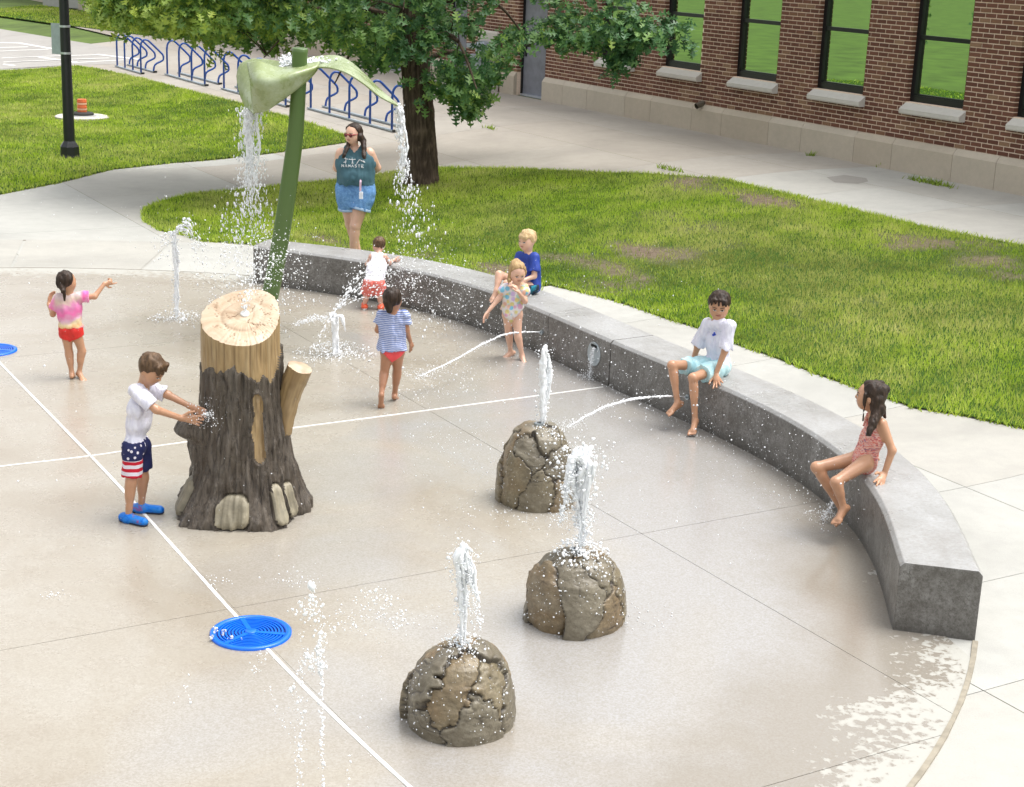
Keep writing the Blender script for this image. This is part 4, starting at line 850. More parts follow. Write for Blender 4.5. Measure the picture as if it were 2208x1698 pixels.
# slanted cut top with growth rings and cracks
m_r = 42; Vt = []; Tt = []; Ft = []; edge = V[-1]; cen = edge.mean(0)
for i in range(m_r+1):
    f = i/m_r; p = edge*f+cen*(1-f) if i else np.repeat(cen[None], NS, 0); lift = .014*(1-f**6)+.010*math.exp(-((f-.0)/.50)**10)-.003*math.exp(-((f-.56)/.03)**2)-.004*math.exp(-((f-.24)/.03)**2)
    q = np.c_[p[:, 0], p[:, 1], p[:, 2]*0]; cr_ = np.zeros(NS); 
    for c, (a0, f0, f1) in enumerate([(.3, .45, .95), (1.2, .5, .9), (2.1, .55, .85), (2.9, .6, .95), (3.8, .5, .8), (4.5, .62, .9), (5.3, .2, .95), (5.9, .5, .9), (.9, .15, .4), (3.3, .15, .45)]):
        wv = a0+.22*np.sin(f*17+c)+.1*np.sin(f*41+c*2); da = np.abs(np.angle(np.exp(1j*(th-wv)))); cr_ = np.maximum(cr_, (f0 < f < f1)*np.clip(1-da*f/.020, 0, 1))
    z = lift-.010*cr_+.004*vnoise(q, 12, 3); nn = np.array([0, -math.sin(TILT), math.cos(TILT)]); Vt.append(p+nn*z[:, None]*(f < 1)); Tt.append(np.clip(cr_*.9+.30*math.exp(-((f-.52)/.03)**2), 0, 1))
Vt = np.concatenate(Vt); Ft = [(i*NS+j, i*NS+(j+1) % NS, (i+1)*NS+(j+1) % NS, (i+1)*NS+j) for i in range(m_r) for j in range(NS)]
link('cut_top', npmesh('cut_top', Vt, [f[::-1] for f in Ft], {'tone': np.concatenate(Tt)}), M_cut, sp_, smooth=True)
nz = MB(); Mt = Matrix.Rotation(TILT, 3, 'X'); nz.lathe([(.030, 0), (.030, .012), (.022, .016), (0, .017)], n=20); o = nz.obj('nozzle', M_white, sp_, smooth=True); o.rotation_euler = (TILT, 0, 0); o.location = Vector(cen+np.array([0, -math.sin(TILT), math.cos(TILT)])*.024)
# sawn branch stub on the right
stub = [Kp(614, 935, SP[1]-.02)-SP, Kp(618, 880, SP[1]-.03)-SP, Kp(630, 835, SP[1]-.03)-SP, Kp(646, 792, SP[1]-.05)-SP]
V_, F_, T_ = limb(stub, [.045, .072, .078, .086], 48, 40, .009, 9); V_ = V_; k_ = len(V_); V2 = np.vstack([V_, [stub[-1]]]); F2 = F_
o = link('branch_stub', npmesh('branch_stub', V_, F_, {'tone': np.array(T_)*.5}), M_swood, sp_, smooth=True)
rim_ = V_[-48:]; c_ = rim_.mean(0); n2 = (stub[-1]-stub[-2]); n2 /= np.linalg.norm(n2); Vc = []; 
for f in (1, .8, .55, .3, 0): Vc.append(rim_*f+c_*(1-f)+n2*.012*(1-f)**.5)
link('stub_cut', npmesh('stub_cut', np.concatenate(Vc), [(i*48+j, i*48+(j+1) % 48, (i+1)*48+(j+1) % 48, (i+1)*48+j) for i in range(4) for j in range(48)], {'tone': np.concatenate([np.clip(.5*vnoise(v*np.array([20, 20, 20.]), 1, 3), 0, 1) for v in Vc])}), M_cut, o, smooth=True)
# ---- boulders
def rockmat():
    m = NT('moulded_rock', .36, (.2, .16, .11), 0, .5); t = m.attr('tone'); c_ = m.attr('crack'); v = m.co(); n_ = m.noise(9, 6, .75, v, .4); f = m.noise(60, 3, .8, v)
    a = m.ramp(t, [(0., (.125, .105, .070)), (.35, (.20, .175, .125)), (.6, (.235, .195, .12)), (.8, (.24, .165, .085)), (1., (.28, .26, .20))])
    a = m.mix(m.ramp(n_, [(.3, .6), (.6, 0.)]), a, (.085, .068, .042)); a = m.mix(m.ramp(n_, [(.55, 0.), (.75, .4)]), a, (.34, .315, .245)); a = m.mix(m.ramp(f, [(.3, .5), (.6, 0.)]), a, (.09, .072, .048))
    m.base(m.mix(c_, a, (.022, .014, .010))); m.bump(m.math('ADD', n_, m.math('MULTIPLY', f, .4)), .008, .8); return m.m
M_rock = rockmat()
def boulder(u0, u1, vb, vt, seed, label, nc=17):
    P = G((u0+u1)/2, vb); r = np.linalg.norm(G(u1, vb-.13*(u1-u0))-G(u0, vb-.13*(u1-u0)))/2; P[1] += r*.93; P[2] = .006
    hh = min(np.linspace(.2, 1.2, 300), key=lambda h: abs(px(P+[0, r*.15, h])[1]-vt)); o = thing('boulder_fountain', label, 'water feature', tuple(P), 0, 'boulder fountains on the splash pad')
    g = np.random.default_rng(seed); nt_, nh = 210, 130; th = np.linspace(0, 2*np.pi, nt_, endpoint=False); s = np.linspace(0, 1, nh)
    pa = s*1.30; rad = np.interp(s, [0, .12, .35, .62, .8, .92, 1], [.985, 1.0, .96, .84, .66, .42, 0]); hz_ = np.interp(s, [0, .12, .35, .62, .8, .92, 1], [0, .12, .40, .68, .87, .97, 1.])
    X = rad[:, None]*np.cos(th)*r; Y = rad[:, None]*np.sin(th)*r; Z = np.repeat(hz_[:, None]*hh, nt_, 1); Pt = np.stack([X, Y, Z], -1).reshape(-1, 3)
    sa = g.uniform(0, 6.283, nc*2); sz = g.uniform(0, 1, nc*2); rz = np.interp(sz, [0, .42, .76, .93, 1], [1, .97, .8, .55, .2]); S_ = np.c_[rz*np.cos(sa)*r, rz*np.sin(sa)*r, sz*hh]
    keep = [0]
    for i in range(1, len(S_)):
        if all(np.linalg.norm((S_[i]-S_[j])*[1, 1, .8]) > r*.42 for j in keep): keep.append(i)
    S_ = S_[keep]; W_ = Pt+.06*r/.3*np.stack([vnoise(Pt, 9, seed+q) for q in range(3)], -1)*.9+.028*np.stack([vnoise(Pt, 30, seed+q) for q in range(3)], -1)
    D = np.linalg.norm(W_[:, None]*[1, 1, .75]-S_[None]*[1, 1, .75], axis=2); ix = np.argsort(D, 1); d1 = D[np.arange(len(D)), ix[:, 0]]; d2 = D[np.arange(len(D)), ix[:, 1]]; e = d2-d1
    cr_ = np.exp(-(e/.0065)**2); hc = g.uniform(-.008, .012, len(S_))[ix[:, 0]]; tl_ = g.normal(0, .12, (len(S_), 3))[ix[:, 0]]; rel = W_-S_[ix[:, 0]]
    disp = hc+np.sum(tl_*rel, 1)*.55-.013*cr_+.004*smst(e/.03)+.008*fbm(Pt, 14, 3, seed)+.0035*fbm(Pt, 55, 2, seed); nrm = Pt*np.array([1, 1, .55]); nrm = nrm/(np.linalg.norm(nrm, axis=1)[:, None]+1e-6)
    Q = Pt+nrm*disp[:, None]; Q[:nt_, 2] = -.004
    s2 = g.uniform(0, 1, (70, 3))*[2*r, 2*r, hh]-[r, r, 0]; D2 = np.sort(np.linalg.norm(W_[:, None]-s2[None], axis=2), 1); c2 = np.exp(-((D2[:, 1]-D2[:, 0])/.005)**2)*np.clip(vnoise(Pt, 7, seed+9)*2.2, 0, 1)*.7; Q = Q-nrm*(c2*.006)[:, None]; cr_ = np.maximum(cr_, c2)
    F = [(i*nt_+j, i*nt_+(j+1) % nt_, (i+1)*nt_+(j+1) % nt_, (i+1)*nt_+j) for i in range(nh-1) for j in range(nt_)]
    link('rock_shell', npmesh('rock_shell', Q, F, {'tone': np.clip(g.random(len(S_))[ix[:, 0]]+.12*vnoise(Pt, 10, 2), 0, 1), 'crack': np.clip(cr_*1.05, 0, 1)*.9}), M_rock, o, smooth=True)
    m = MB(); m.lathe([(.035, hh-.03), (.035, hh+.012), (.024, hh+.014), (.024, hh)], n=18); m.obj('nozzle', M_steel, o); return P, r, hh
BO = [boulder(866, 1108, 1607, 1385, 3, 'nearest brown boulder fountain at the bottom of the photo'), boulder(1132, 1348, 1377, 1182, 8, 'brown boulder fountain between the nearest and the farthest ones, with the widest spray'), boulder(1071, 1240, 1107, 912, 14, 'smallest and farthest brown boulder fountain, with a straight column of water')]
# ================================================================ people: one continuous surface each, grown as a distance field
class SDF:
    def __init__(s, lo, hi, h):
        s.h = h; s.lo = np.array(lo, float); n = np.ceil((np.array(hi)-s.lo)/h).astype(int)+1; s.n = n; s.f = np.full(n, .5, np.float32)
    def block(s, lo, hi):
        a = np.maximum(np.floor((np.array(lo)-s.lo)/s.h).astype(int), 0); b = np.minimum(np.ceil((np.array(hi)-s.lo)/s.h).astype(int)+1, s.n)
        if (b <= a).any(): return None, None
        ax = [s.lo[i]+np.arange(a[i], b[i])*s.h for i in range(3)]; return tuple(slice(a[i], b[i]) for i in range(3)), np.stack(np.meshgrid(*ax, indexing='ij'), -1).astype(np.float32)
    def put(s, sl, d, k, op='u'):
        o = s.f[sl]
        if op == 'u':
            if k <= 0: s.f[sl] = np.minimum(o, d)
            else: h_ = np.maximum(k-np.abs(o-d), 0)/k; s.f[sl] = np.minimum(o, d)-h_*h_*k*.25
        else: s.f[sl] = np.maximum(o, -d)
    def cap(s, a, b, ra, rb=None, k=.02, flat=1., fdir=None, op='u', end=None):
        rb = ra if rb is None else rb; a = np.array(a, float); b = np.array(b, float); m = max(ra, rb)*max(1, 1/flat)+k+3*s.h
        sl, P = s.block(np.minimum(a, b)-m, np.maximum(a, b)+m)
        if sl is None: return
        ab = b-a; t = np.clip(((P-a)@ab)/(ab@ab+1e-9), 0, 1); q = P-a-t[..., None]*ab
        if fdir is not None: fd = np.array(fdir, float); fd /= np.linalg.norm(fd); c = q@fd; q = q+(1/flat-1)*c[..., None]*fd; sc = 1.
        dd = np.linalg.norm(q, axis=-1)-(ra+(rb-ra)*t)
        if end is not None: dd = np.maximum(dd, (P-end[0])@end[1])
        s.put(sl, dd, k, op)
    def ell(s, c, r, M=None, k=.02, op='u'):
        c = np.array(c, float); r = np.array(r, float); m = r.max()+k+3*s.h; sl, P = s.block(c-m, c+m)
        if sl is None: return
        q = P-c; q = q@M if M is not None else q
        l1 = np.linalg.norm(q/r, axis=-1); l2 = np.linalg.norm(q/(r*r), axis=-1)+1e-9; s.put(sl, l1*(l1-1)/l2, k, op)
    def cut(s, p, n):                                      # remove everything beyond the plane
        ax = [s.lo[i]+np.arange(s.n[i])*s.h for i in range(3)]; n = np.array(n, float); n /= np.linalg.norm(n)
        d = ((ax[0]-p[0])*n[0])[:, None, None]+((ax[1]-p[1])*n[1])[None, :, None]+((ax[2]-p[2])*n[2])[None, None]; s.f = np.maximum(s.f, d.astype(np.float32))
    def wrinkle(s, amp, sc, seed=0, st=(1, 1, 1)):
        m = np.abs(s.f) < 3*s.h; I = np.argwhere(m); P = (s.lo+I*s.h)*np.array(st); P = P+.03*np.stack([vnoise(P, 7, seed+5), vnoise(P, 7, seed+6), vnoise(P, 7, seed+7)], -1); s.f[m] += (-amp*1.1+amp*1.5*(1-2*np.abs(vnoise(P, sc, seed)))+amp*.7*(1-2*np.abs(vnoise(P*np.array([1., 1., .5]), sc*2.1, seed+2)))).astype(np.float32)
    def mesh(s, name):
        f = s.f; n = f.shape; f[0], f[-1], f[:, 0], f[:, -1], f[:, :, 0], f[:, :, -1] = .5, .5, .5, .5, .5, .5; sg = f < 0
        c = sum(sg[i:n[0]-1+i, j:n[1]-1+j, k:n[2]-1+k].astype(np.int8) for i in (0, 1) for j in (0, 1) for k in (0, 1)); act = (c > 0) & (c < 8); I = np.argwhere(act)
        if len(I) == 0: return None
        idx = np.full(act.shape, -1, np.int32); idx[act] = np.arange(len(I)); cor = [(i, j, k) for i in (0, 1) for j in (0, 1) for k in (0, 1)]
        F = {q: f[I[:, 0]+q[0], I[:, 1]+q[1], I[:, 2]+q[2]] for q in cor}; P = np.zeros((len(I), 3)); W = np.zeros(len(I))
        for a in cor:
            for d in range(3):
                if a[d]: continue
                b = list(a); b[d] = 1; b = tuple(b); x = (F[a] < 0) != (F[b] < 0); t = F[a]/(F[a]-F[b]+1e-12); p = np.array(a, float)[None]+np.zeros((len(I), 3)); p[:, d] = t; P[x] += p[x]; W += x
        V = s.lo+(I+P/W[:, None])*s.h; Q = []
        for d in range(3):
            o1, o2 = [(1, 2), (2, 0), (0, 1)][d]; sa = [slice(1, -1)]*3; sa[d] = slice(0, -1); sb = [slice(1, -1)]*3; sb[d] = slice(1, None); A = sg[tuple(sa)]; Bq = sg[tuple(sb)]
            for val in (True, False):
                J = np.argwhere((A != Bq) & (A == val))
                if not len(J): continue
                J = J+1; J[:, d] -= 1; e1 = np.zeros(3, int); e1[o1] = 1; e2 = np.zeros(3, int); e2[o2] = 1
                q = [idx[tuple((J-u).T)] for u in (e1+e2, e2, 0*e1, e1)]; q = np.stack(q, 1); Q.append(q if val else q[:, ::-1])
        Q = np.concatenate(Q); Q = Q[(Q >= 0).all(1)]; return npmesh(name, V, Q)
def rotm(yaw, pitch=0., roll=0.):                          # columns: right, forward, up; yaw 0 faces +y, turning anticlockwise
    return np.array(Matrix.Rotation(yaw, 3, 'Z') @ Matrix.Rotation(pitch, 3, 'X') @ Matrix.Rotation(roll, 3, 'Y'))
def skinmat(name, col):
    m = NT(name, .32, col, 0, .5); v = m.co(); n_ = m.noise(14, 4, .6, v); m.base(m.ramp(n_, [(.3, tuple(c*.86 for c in col)), (.7, col)])); m.b.inputs['Subsurface Weight'].default_value = .06; m.b.inputs['Subsurface Radius'].default_value = (.01, .004, .002); return m.m
SK = {'fair': skinmat('fair_skin', (.70, .43, .31)), 'pink': skinmat('rosy_skin', (.70, .40, .30)), 'tan': skinmat('tan_skin', (.52, .28, .165)), 'brown': skinmat('brown_skin', (.42, .205, .115)), 'olive': skinmat('olive_skin', (.43, .22, .12))}
M_eye = plain('eye_white', (.55, .52, .48), .3); M_iris = plain('dark_iris', (.02, .012, .008), .2); M_lip = plain('lips', (.42, .15, .11), .45); M_brow = plain('eyebrow_hair', (.08, .05, .03), .8)
def hairmat(name, a, b, wet=.48):
    m = NT(name, wet, a, 0, .28); n_ = m.noise(30, 5, .7, m.co((1, 1, .25)), .8); m.base(m.ramp(n_, [(.35, a), (.7, b)])); m.bump(n_, .006, .9); return m.m
H_dark = hairmat('wet_dark_hair', (.012, .007, .004), (.055, .032, .02)); H_brown = hairmat('brown_hair', (.05, .028, .014), (.16, .095, .05)); H_blond = hairmat('blond_hair', (.42, .28, .13), (.66, .50, .30), .5); H_dblond = hairmat('dark_blond_hair', (.28, .17, .075), (.52, .36, .18), .5)
class Body:
    def __init__(s, name_label, foot, skin, J, hs, build=1., res=.0065, yaw=0., hyaw=0., hpitch=0., hroll=0., feet=('bare', 'bare'), fl=None, group=None):
        s.o = np.array(foot, float); s.th = thing('person', name_label, 'person', tuple(s.o), 0, group); s.J = {k: np.array(v, float)-s.o for k, v in J.items()}; s.hs = hs; s.b = build
        P = np.array(list(s.J.values())); s.lo = P.min(0)-.30*1.0; s.hi = P.max(0)+.30; s.hi[2] += hs*.4; s.lo[2] = P[:, 2].min()-.12; s.res = res; s.skin = skin; s.R = rotm(yaw); s.HR = rotm(hyaw, hpitch, hroll); s.build_body(feet)
    def grid(s, res=None, lo=None, hi=None): return SDF(s.lo if lo is None else lo, s.hi if hi is None else hi, res or s.res)
    def hand(s, f, side):
        J = s.J; w_ = J['wr'+side]; e = J['el'+side]; d = J.get('hd'+side); L = s.hs*.72; u = (w_-e) if d is None else (d-w_); u /= np.linalg.norm(u)
        pn = J.get('pn'+side); pn = (pn+s.o) if pn is not None else s.R@np.array([(-1 if side == 'L' else 1)*1., 0, 0.]); pn = pn-u*(pn@u); pn /= np.linalg.norm(pn)+1e-9   # palm normal, out of the back of the hand
        t = np.cross(u, pn)*(1 if side == 'R' else -1); curl = s.curl.get(side, .35); sp = s.spread.get(side, .12)
        f.cap(w_, w_+u*L*.42, s.hs*.105, s.hs*.13, .012, .62, pn)
        for q, (off, ln) in enumerate(((.75, .40), (.26, .47), (-.24, .44), (-.72, .36))):
            b = w_+u*L*.46+t*off*s.hs*.135; a1 = sp*off; pt = (1. if side != getattr(s, 'point', None) or q == 0 else 2.4); cu = curl*pt if not (side == getattr(s, 'point', None) and q == 0) else .05
            d1 = u*math.cos(cu*.6)+t*a1-pn*math.sin(cu*.6); d2 = u*math.cos(cu*1.5)+t*a1-pn*math.sin(cu*1.5); k1 = b+d1*L*ln*.55; r_ = max(s.hs*.040, .0066); f.cap(b-u*L*.12, k1, r_*1.1, r_, .006); f.cap(k1, k1+d2*L*ln*.6, r_, r_*.85, .004)
        b = w_+u*L*.12+t*s.hs*.10; d1 = u*.65+t*.72-pn*.15; f.cap(b, b+d1*L*.28, s.hs*.055, s.hs*.045, .008); f.cap(b+d1*L*.28, b+d1*L*.28+(u*.85+t*.35-pn*.2)*L*.24, s.hs*.045, max(s.hs*.038, .0066), .004)
    def foot(s, f, side, kind):
        J = s.J; a = J['an'+side]; d = J.get('ft'+side); L = s.hs*.92; u = (d-a) if d is not None else s.R@np.array([0, 1., 0]); u = np.array(u, float); u /= np.linalg.norm(u); up = np.array([0, 0, 1.]); up = up-u*(up@u); up /= np.linalg.norm(up); t = np.cross(u, up); h0 = s.hs*.20
        heel = a-up*h0*.55-u*L*.16; ball = a-up*h0*.88+u*L*.44
        if kind == 'bare':
            f.cap(heel, ball, s.hs*.115, s.hs*.085, .015); f.cap(a, ball, s.hs*.11, s.hs*.08, .02)
            f.cap(ball-t*s.hs*.07, ball+t*s.hs*.07, s.hs*.075, s.hs*.07, .015, .8, up)
            for q in range(5):
                off = (.11-.055*q)*(1 if side == 'L' else -1); b = ball+t*off*s.hs*1.05; r_ = s.hs*(.052 if q == 0 else .038); f.cap(b, b+u*L*(.22-.025*q)-up*.004, r_, r_*.9, .005)
        return heel, ball, u, up, t
    def build_body(s, feet):
        J, b, hs = s.J, s.b, s.hs; s.curl = getattr(s, 'curl', {}); s.spread = getattr(s, 'spread', {})
    def finish(s, curl=None, spread=None, point=None, feet=('bare', 'bare'), male=False, belly=0.):
        s.curl = curl or {}; s.spread = spread or {}; s.point = point; J, b, hs = s.J, s.b, s.hs; f = s.grid(); F_ = s.R[:, 1]
        sh = J['shR']-J['shL']; shn = sh/np.linalg.norm(sh); pe, ch, nk = J['pelvis'], J['chest'], J['neck']; hw = J['hiR']-J['hiL']; hwn = hw/np.linalg.norm(hw); fw = np.cross(nk-pe, shn); fw = -fw/np.linalg.norm(fw); s.fw = fw
        if fw@F_ < 0 and 'anyface' not in s.J: fw = -fw; s.fw = fw
        wst = pe*.42+ch*.58
        f.cap(ch-shn*np.linalg.norm(sh)*.24, ch+shn*np.linalg.norm(sh)*.24, hs*.36*b, None, .05, .80, fw); f.cap(wst-shn*hs*.16*b, wst+shn*hs*.16*b, hs*.335*b, None, .06, .84, fw)
        f.cap(pe-hwn*hs*.20*b, pe+hwn*hs*.20*b, hs*.36*b, None, .06, .86, fw); up_ = (J['shL']+J['shR'])/2; f.cap(up_-shn*hs*.22, up_+shn*hs*.22, hs*.21*b, None, .05, .9, fw)
        if belly: f.ell(wst+fw*hs*.22, (hs*.36*b, hs*.3*b*belly, hs*.4), None, .06)
        f.cap((J['shL']+J['shR'])/2+(nk-up_)*.3, nk+(J['head']-nk)*.35, hs*.19, hs*.175, .03)
        for q in 'LR':
            f.cap(J['sh'+q], J['el'+q], hs*.185*b**.8, hs*.135*b**.8, .035); f.cap(J['el'+q], J['wr'+q], hs*.138*b**.6, hs*.095*b**.3, .018); s.hand(f, q)
            f.cap(J['hi'+q], J['kn'+q], hs*.30*b, hs*.185*b**.7, .035); f.cap(J['kn'+q], J['an'+q], hs*.180*b**.7, hs*.112*b**.4, .025); kn, an = J['kn'+q], J['an'+q]; sh_ = an-kn; th_ = kn-J['hi'+q]
            bk = -s.fw if np.linalg.norm(np.cross(sh_, th_)) < .002 else None; cd_ = th_/np.linalg.norm(th_)-sh_/np.linalg.norm(sh_); cd_ = cd_/(np.linalg.norm(cd_)+1e-9); bb = -s.fw*.7 if np.linalg.norm(th_/np.linalg.norm(th_)-sh_/np.linalg.norm(sh_)) < .25 else -cd_
            f.cap(kn+sh_*.18+bb*hs*.05, kn+sh_*.42+bb*hs*.05, hs*.155*b**.7, hs*.12*b**.6, .03); s.foot(f, q, feet[0 if q == 'L' else 1])
        # head: skull, face, jaw, nose, brow, lips, ears
        H = J['head']; M = s.HR; g = lambda x, y, z: H+M@np.array([x, y, z])*hs
        f.ell(g(0, -.05, .10), (hs*.355, hs*.42, hs*.395), M, .02); f.ell(g(0, .08, -.10), (hs*.295, hs*.315, hs*.34), M, .04); f.ell(g(0, .17, -.33), (hs*.15, hs*.145, hs*.115), M, .04)
        for x in (-1, 1): f.ell(g(.17*x, .20, -.16), (hs*.115, hs*.10, hs*.12), M, .04); f.ell(g(.355*x, -.03, -.06), (hs*.035, hs*.085, hs*.115), M, .006); f.cap(g(.06*x, .36, .055), g(.22*x, .30, .055), hs*.032, None, .012); 
        f.cap(g(0, .385, .0), g(0, .435, -.085), hs*.025, hs*.045, .012); f.ell(g(.04, .41, -.10), (hs*.03,)*3, None, .008); f.ell(g(-.04, .41, -.10), (hs*.03,)*3, None, .008)
        for x in (-1, 1): f.ell(g(.135*x, .395, .0), (hs*.055, hs*.05, hs*.032), M, .0, 's')
        f.cap(g(-.075, .365, -.195), g(.075, .365, -.195), hs*.022, None, .006); f.cap(g(-.06, .362, -.235), g(.06, .362, -.235), hs*.024, None, .006); me = f.mesh('body'); s.body = link('body', me, SK[s.skin] if isinstance(s.skin, str) else s.skin, s.th, smooth=True)
        bpy.context.view_layer.update(); M3 = s.HR; face = s.body
        def onf(x, z, off=.0012):
            o0 = g(x, 1.2, z); ok, co, no, _ = face.ray_cast(Vector(o0), Vector(-M3[:, 1])); return (np.array(co)+np.array(no)*off) if ok else g(x, .37, z)
        def patch(name, cx_, cz_, rx, rz, mt, par, off, bend=0.):
            m = MB(); k = 14; V = [onf(cx_+rx*q*math.cos(a), cz_+rz*q*math.sin(a)+bend*math.cos(a)**2*q, off) for q in (.02, .55, 1) for a in np.linspace(0, 2*math.pi, k, endpoint=False)]
            m.add(V, [(i*k+j_, (i+1)*k+j_, (i+1)*k+(j_+1) % k, i*k+(j_+1) % k) for i in (0, 1) for j_ in range(k)]+[tuple(range(k))]); return m.obj(name, mt, par)
        for x in (-1, 1):
            ey = patch('eye', .135*x, 0, .068, .036, M_eye, s.th, .0010, -.008); patch('iris', .135*x, .002, .034, .033, M_iris, ey, .0022)
            m = MB(); m.tube([onf((.135+q)*x, .034-.25*q*q*8, .002) for q in (-.07, -.035, 0, .035, .075)], [.004*hs, .011*hs, .013*hs, .011*hs, .005*hs], 5); m.obj('eyelid', M_brow, ey)
            m = MB(); m.tube([onf((.14+q)*x, .10-.6*(q-.01)**2, .002) for q in (-.085, -.03, .03, .095)], [.010*hs, .018*hs, .016*hs, .006*hs], 5); m.obj('eyebrow', s.brow if hasattr(s, 'brow') else M_brow, s.th)
        patch('mouth', 0, -.215, .095, .030, M_lip, s.th, .0012, .004); m = MB(); m.tube([onf(q, -.215+.25*q*q*2, .002) for q in (-.09, -.045, 0, .045, .09)], .006*hs, 5); m.obj('lip_line', plain('mouth_line', (.12, .03, .025), .6) if 'mouth_line' not in bpy.data.materials else bpy.data.materials['mouth_line'], s.th)
        return s
    def g(s, x, y, z): return s.J['head']+s.HR@np.array([x, y, z])*s.hs
    def cloth(s, name, mat_, fn, off=.008, wr=(.003, 22), k=0, label=None):
        # garment = body thickened, kept where fn (a list of cuts) allows, plus extra shapes
        f = s.grid(); fn(f); f.wrinkle(wr[0], wr[1], len(name), (1, 1, .6)) if wr else None; me = f.mesh(name)
        if me is None: print('empty garment', name); return None
        o = link(name, me, mat_, s.th, smooth=True)
        if label: o['label'] = label
        return o
    def hair(s, mat_, extra=None, cap=(0, -.075, .135), r=(.405, .445, .415), facecut=.16, low=-.22, fringe=0.):
        f = s.grid(s.res, s.J['head']-s.hs*1.1, s.J['head']+s.hs*.75); f.ell(s.g(*cap), tuple(np.array(r)*s.hs), s.HR, .01)
        M = s.HR; n_ = M@np.array([0, .86, -.50]); p = s.g(0, facecut, .16-fringe); f.cut(p, n_)
        f.cut(s.g(0, 0, low), M@np.array([0, -.10, -1.]))
        if extra: extra(f)
        f.wrinkle(.004, 34, 3, (1, 1, .35)); me = f.mesh('hair')
        return link('hair', me, mat_, s.th, smooth=True)
def torso(s, f, off, k=.05, hem=None):                       # garment shell round the trunk
    J, b, hs = s.J, s.b, s.hs; sh = J['shR']-J['shL']; shn = sh/np.linalg.norm(sh); pe, ch, nk = J['pelvis'], J['chest'], J['neck']; fw = s.fw; hw = J['hiR']-J['hiL']; hwn = hw/np.linalg.norm(hw); wst = pe*.42+ch*.58; up_ = (J['shL']+J['shR'])/2
    f.cap(ch-shn*np.linalg.norm(sh)*.24, ch+shn*np.linalg.norm(sh)*.24, hs*.36*b+off, None, k, .80, fw); f.cap(wst-shn*hs*.16*b, wst+shn*hs*.16*b, hs*.335*b+off*1.4, None, .06, .84, fw)
    f.cap(pe-hwn*hs*.20*b, pe+hwn*hs*.20*b, hs*.36*b+off*1.5, None, .06, .86, fw); f.cap(up_-shn*hs*.22, up_+shn*hs*.22, hs*.21*b+off, None, k, .9, fw)
def sleeve(s, f, side, off, to=.6, k=.02):
    a, e = s.J['sh'+side], s.J['el'+side]; u = (e-a)/np.linalg.norm(e-a); p = a+(e-a)*to; f.cap(a, a+(e-a)*(to+.3), s.hs*.185*s.b**.8+off, s.hs*.155*s.b**.8+off*2.2, k, end=(p, u))
def leg(s, f, side, off, to=.6, flare=1., k=.02):
    a, e = s.J['hi'+side], s.J['kn'+side]; u = (e-a)/np.linalg.norm(e-a); p = a+(e-a)*to; f.cap(a, p+u*s.hs*.3, s.hs*.30*s.b+off, (s.hs*(.30-.115*to)*s.b+off)*flare, k, end=(p, u))
def armcut(s, f, side, to): pass
def legcut(s, f, side, to, k=.03): pass
def neckhole(s, f, r=.26, dz=0., fwd=.06):
    nk = s.J['neck']; hd = s.J['head']; u = (hd-nk)/np.linalg.norm(hd-nk); f.cap(nk+s.fw*s.hs*fwd+u*s.hs*(dz-.02), nk+s.fw*s.hs*(fwd+.05)+u*s.hs*.6, s.hs*r, s.hs*r*1.3, 0, op='s')
def joints(y0, d): return {k: Kp(p[0], p[1], y0+(p[2] if len(p) > 2 else 0)) for k, p in d.items()}
_w = NT('wet_white_shirt', .5, (.70, .69, .80), 0, .3); _n = _w.noise(7, 5, .65, _w.co((1.6, 1.6, .6)), 1.4); _w.base(_w.ramp(_n, [(.35, (.66, .65, .77)), (.6, (.80, .79, .87))])); _w.bump(_n, .04, .7); M_wshirt = _w.m  # wrinkle hollows darker: their shade is put into the cloth colour
def stripes(name, a, b, sc, horiz=True, rough=.7):
    m = NT(name, rough, a, 0, .2); w_ = m.n('ShaderNodeTexWave'); w_.bands_direction = 'Z' if horiz else 'X'; w_.inputs['Scale'].default_value = sc; w_.inputs['Distortion'].default_value = 1.2; w_.inputs['Detail Scale'].default_value = 2; m.l(m.co(), w_.inputs[0]); m.base(m.ramp(w_.outputs['Fac'], [(.45, a), (.6, b)])); return m.m
def blotch(name, cols, sc=14, rough=.6, scale=(1, 1, 1)):
    m = NT(name, rough, cols[0], 0, .25); n_ = m.noise(sc, 3, .6, m.co(scale), 1.2); k = len(cols); m.base(m.ramp(n_, [(.32+.36*i/(k-1), c) for i, c in enumerate(cols)])); return m.m
def flat(name, col, rough=.7, var=.10): return plain(name, col, rough, var=var, scale=20)
# ---------------- boy in the flag shorts, hands on the spout
fy = G(288, 1119)[1]
J = joints(fy, dict(head=(326, 797, -.02), neck=(305, 829), shR=(291, 843, -.11), shL=(325, 838, .10), chest=(303, 880), pelvis=(294, 962), hiR=(287, 968, -.07), hiL=(303, 962, .07), knR=(283, 1040, -.09), knL=(309, 1030, .10), anR=(277, 1107, -.08), anL=(305, 1098, .12),
    elR=(337, 884, -.13), wrR=(390, 902, -.04), hdR=(436, 907, .02), elL=(362, 852, .10), wrL=(409, 876, .08), hdL=(436, 889, .06), ftR=(320, 1128, -.16), ftL=(355, 1103, .10)))
J['anR'][2] = J['anL'][2] = .055; J['ftR'][2] = J['ftL'][2] = .04
b = Body('boy in white shirt and star-and-stripe shorts pressing both hands on the stump spout', (J['anR'][0]*.5+J['anL'][0]*.5, fy, 0), 'tan', J, .208, .90, yaw=math.radians(-112), hyaw=math.radians(-108), hpitch=-.62)
b.J['pnR'] = np.array([0, -.15, 1.]); b.J['pnL'] = np.array([.2, -.1, 1.]); b.finish(curl={'R': .25, 'L': .35}, spread={'R': .25, 'L': .3}, feet=('shoe', 'shoe'))
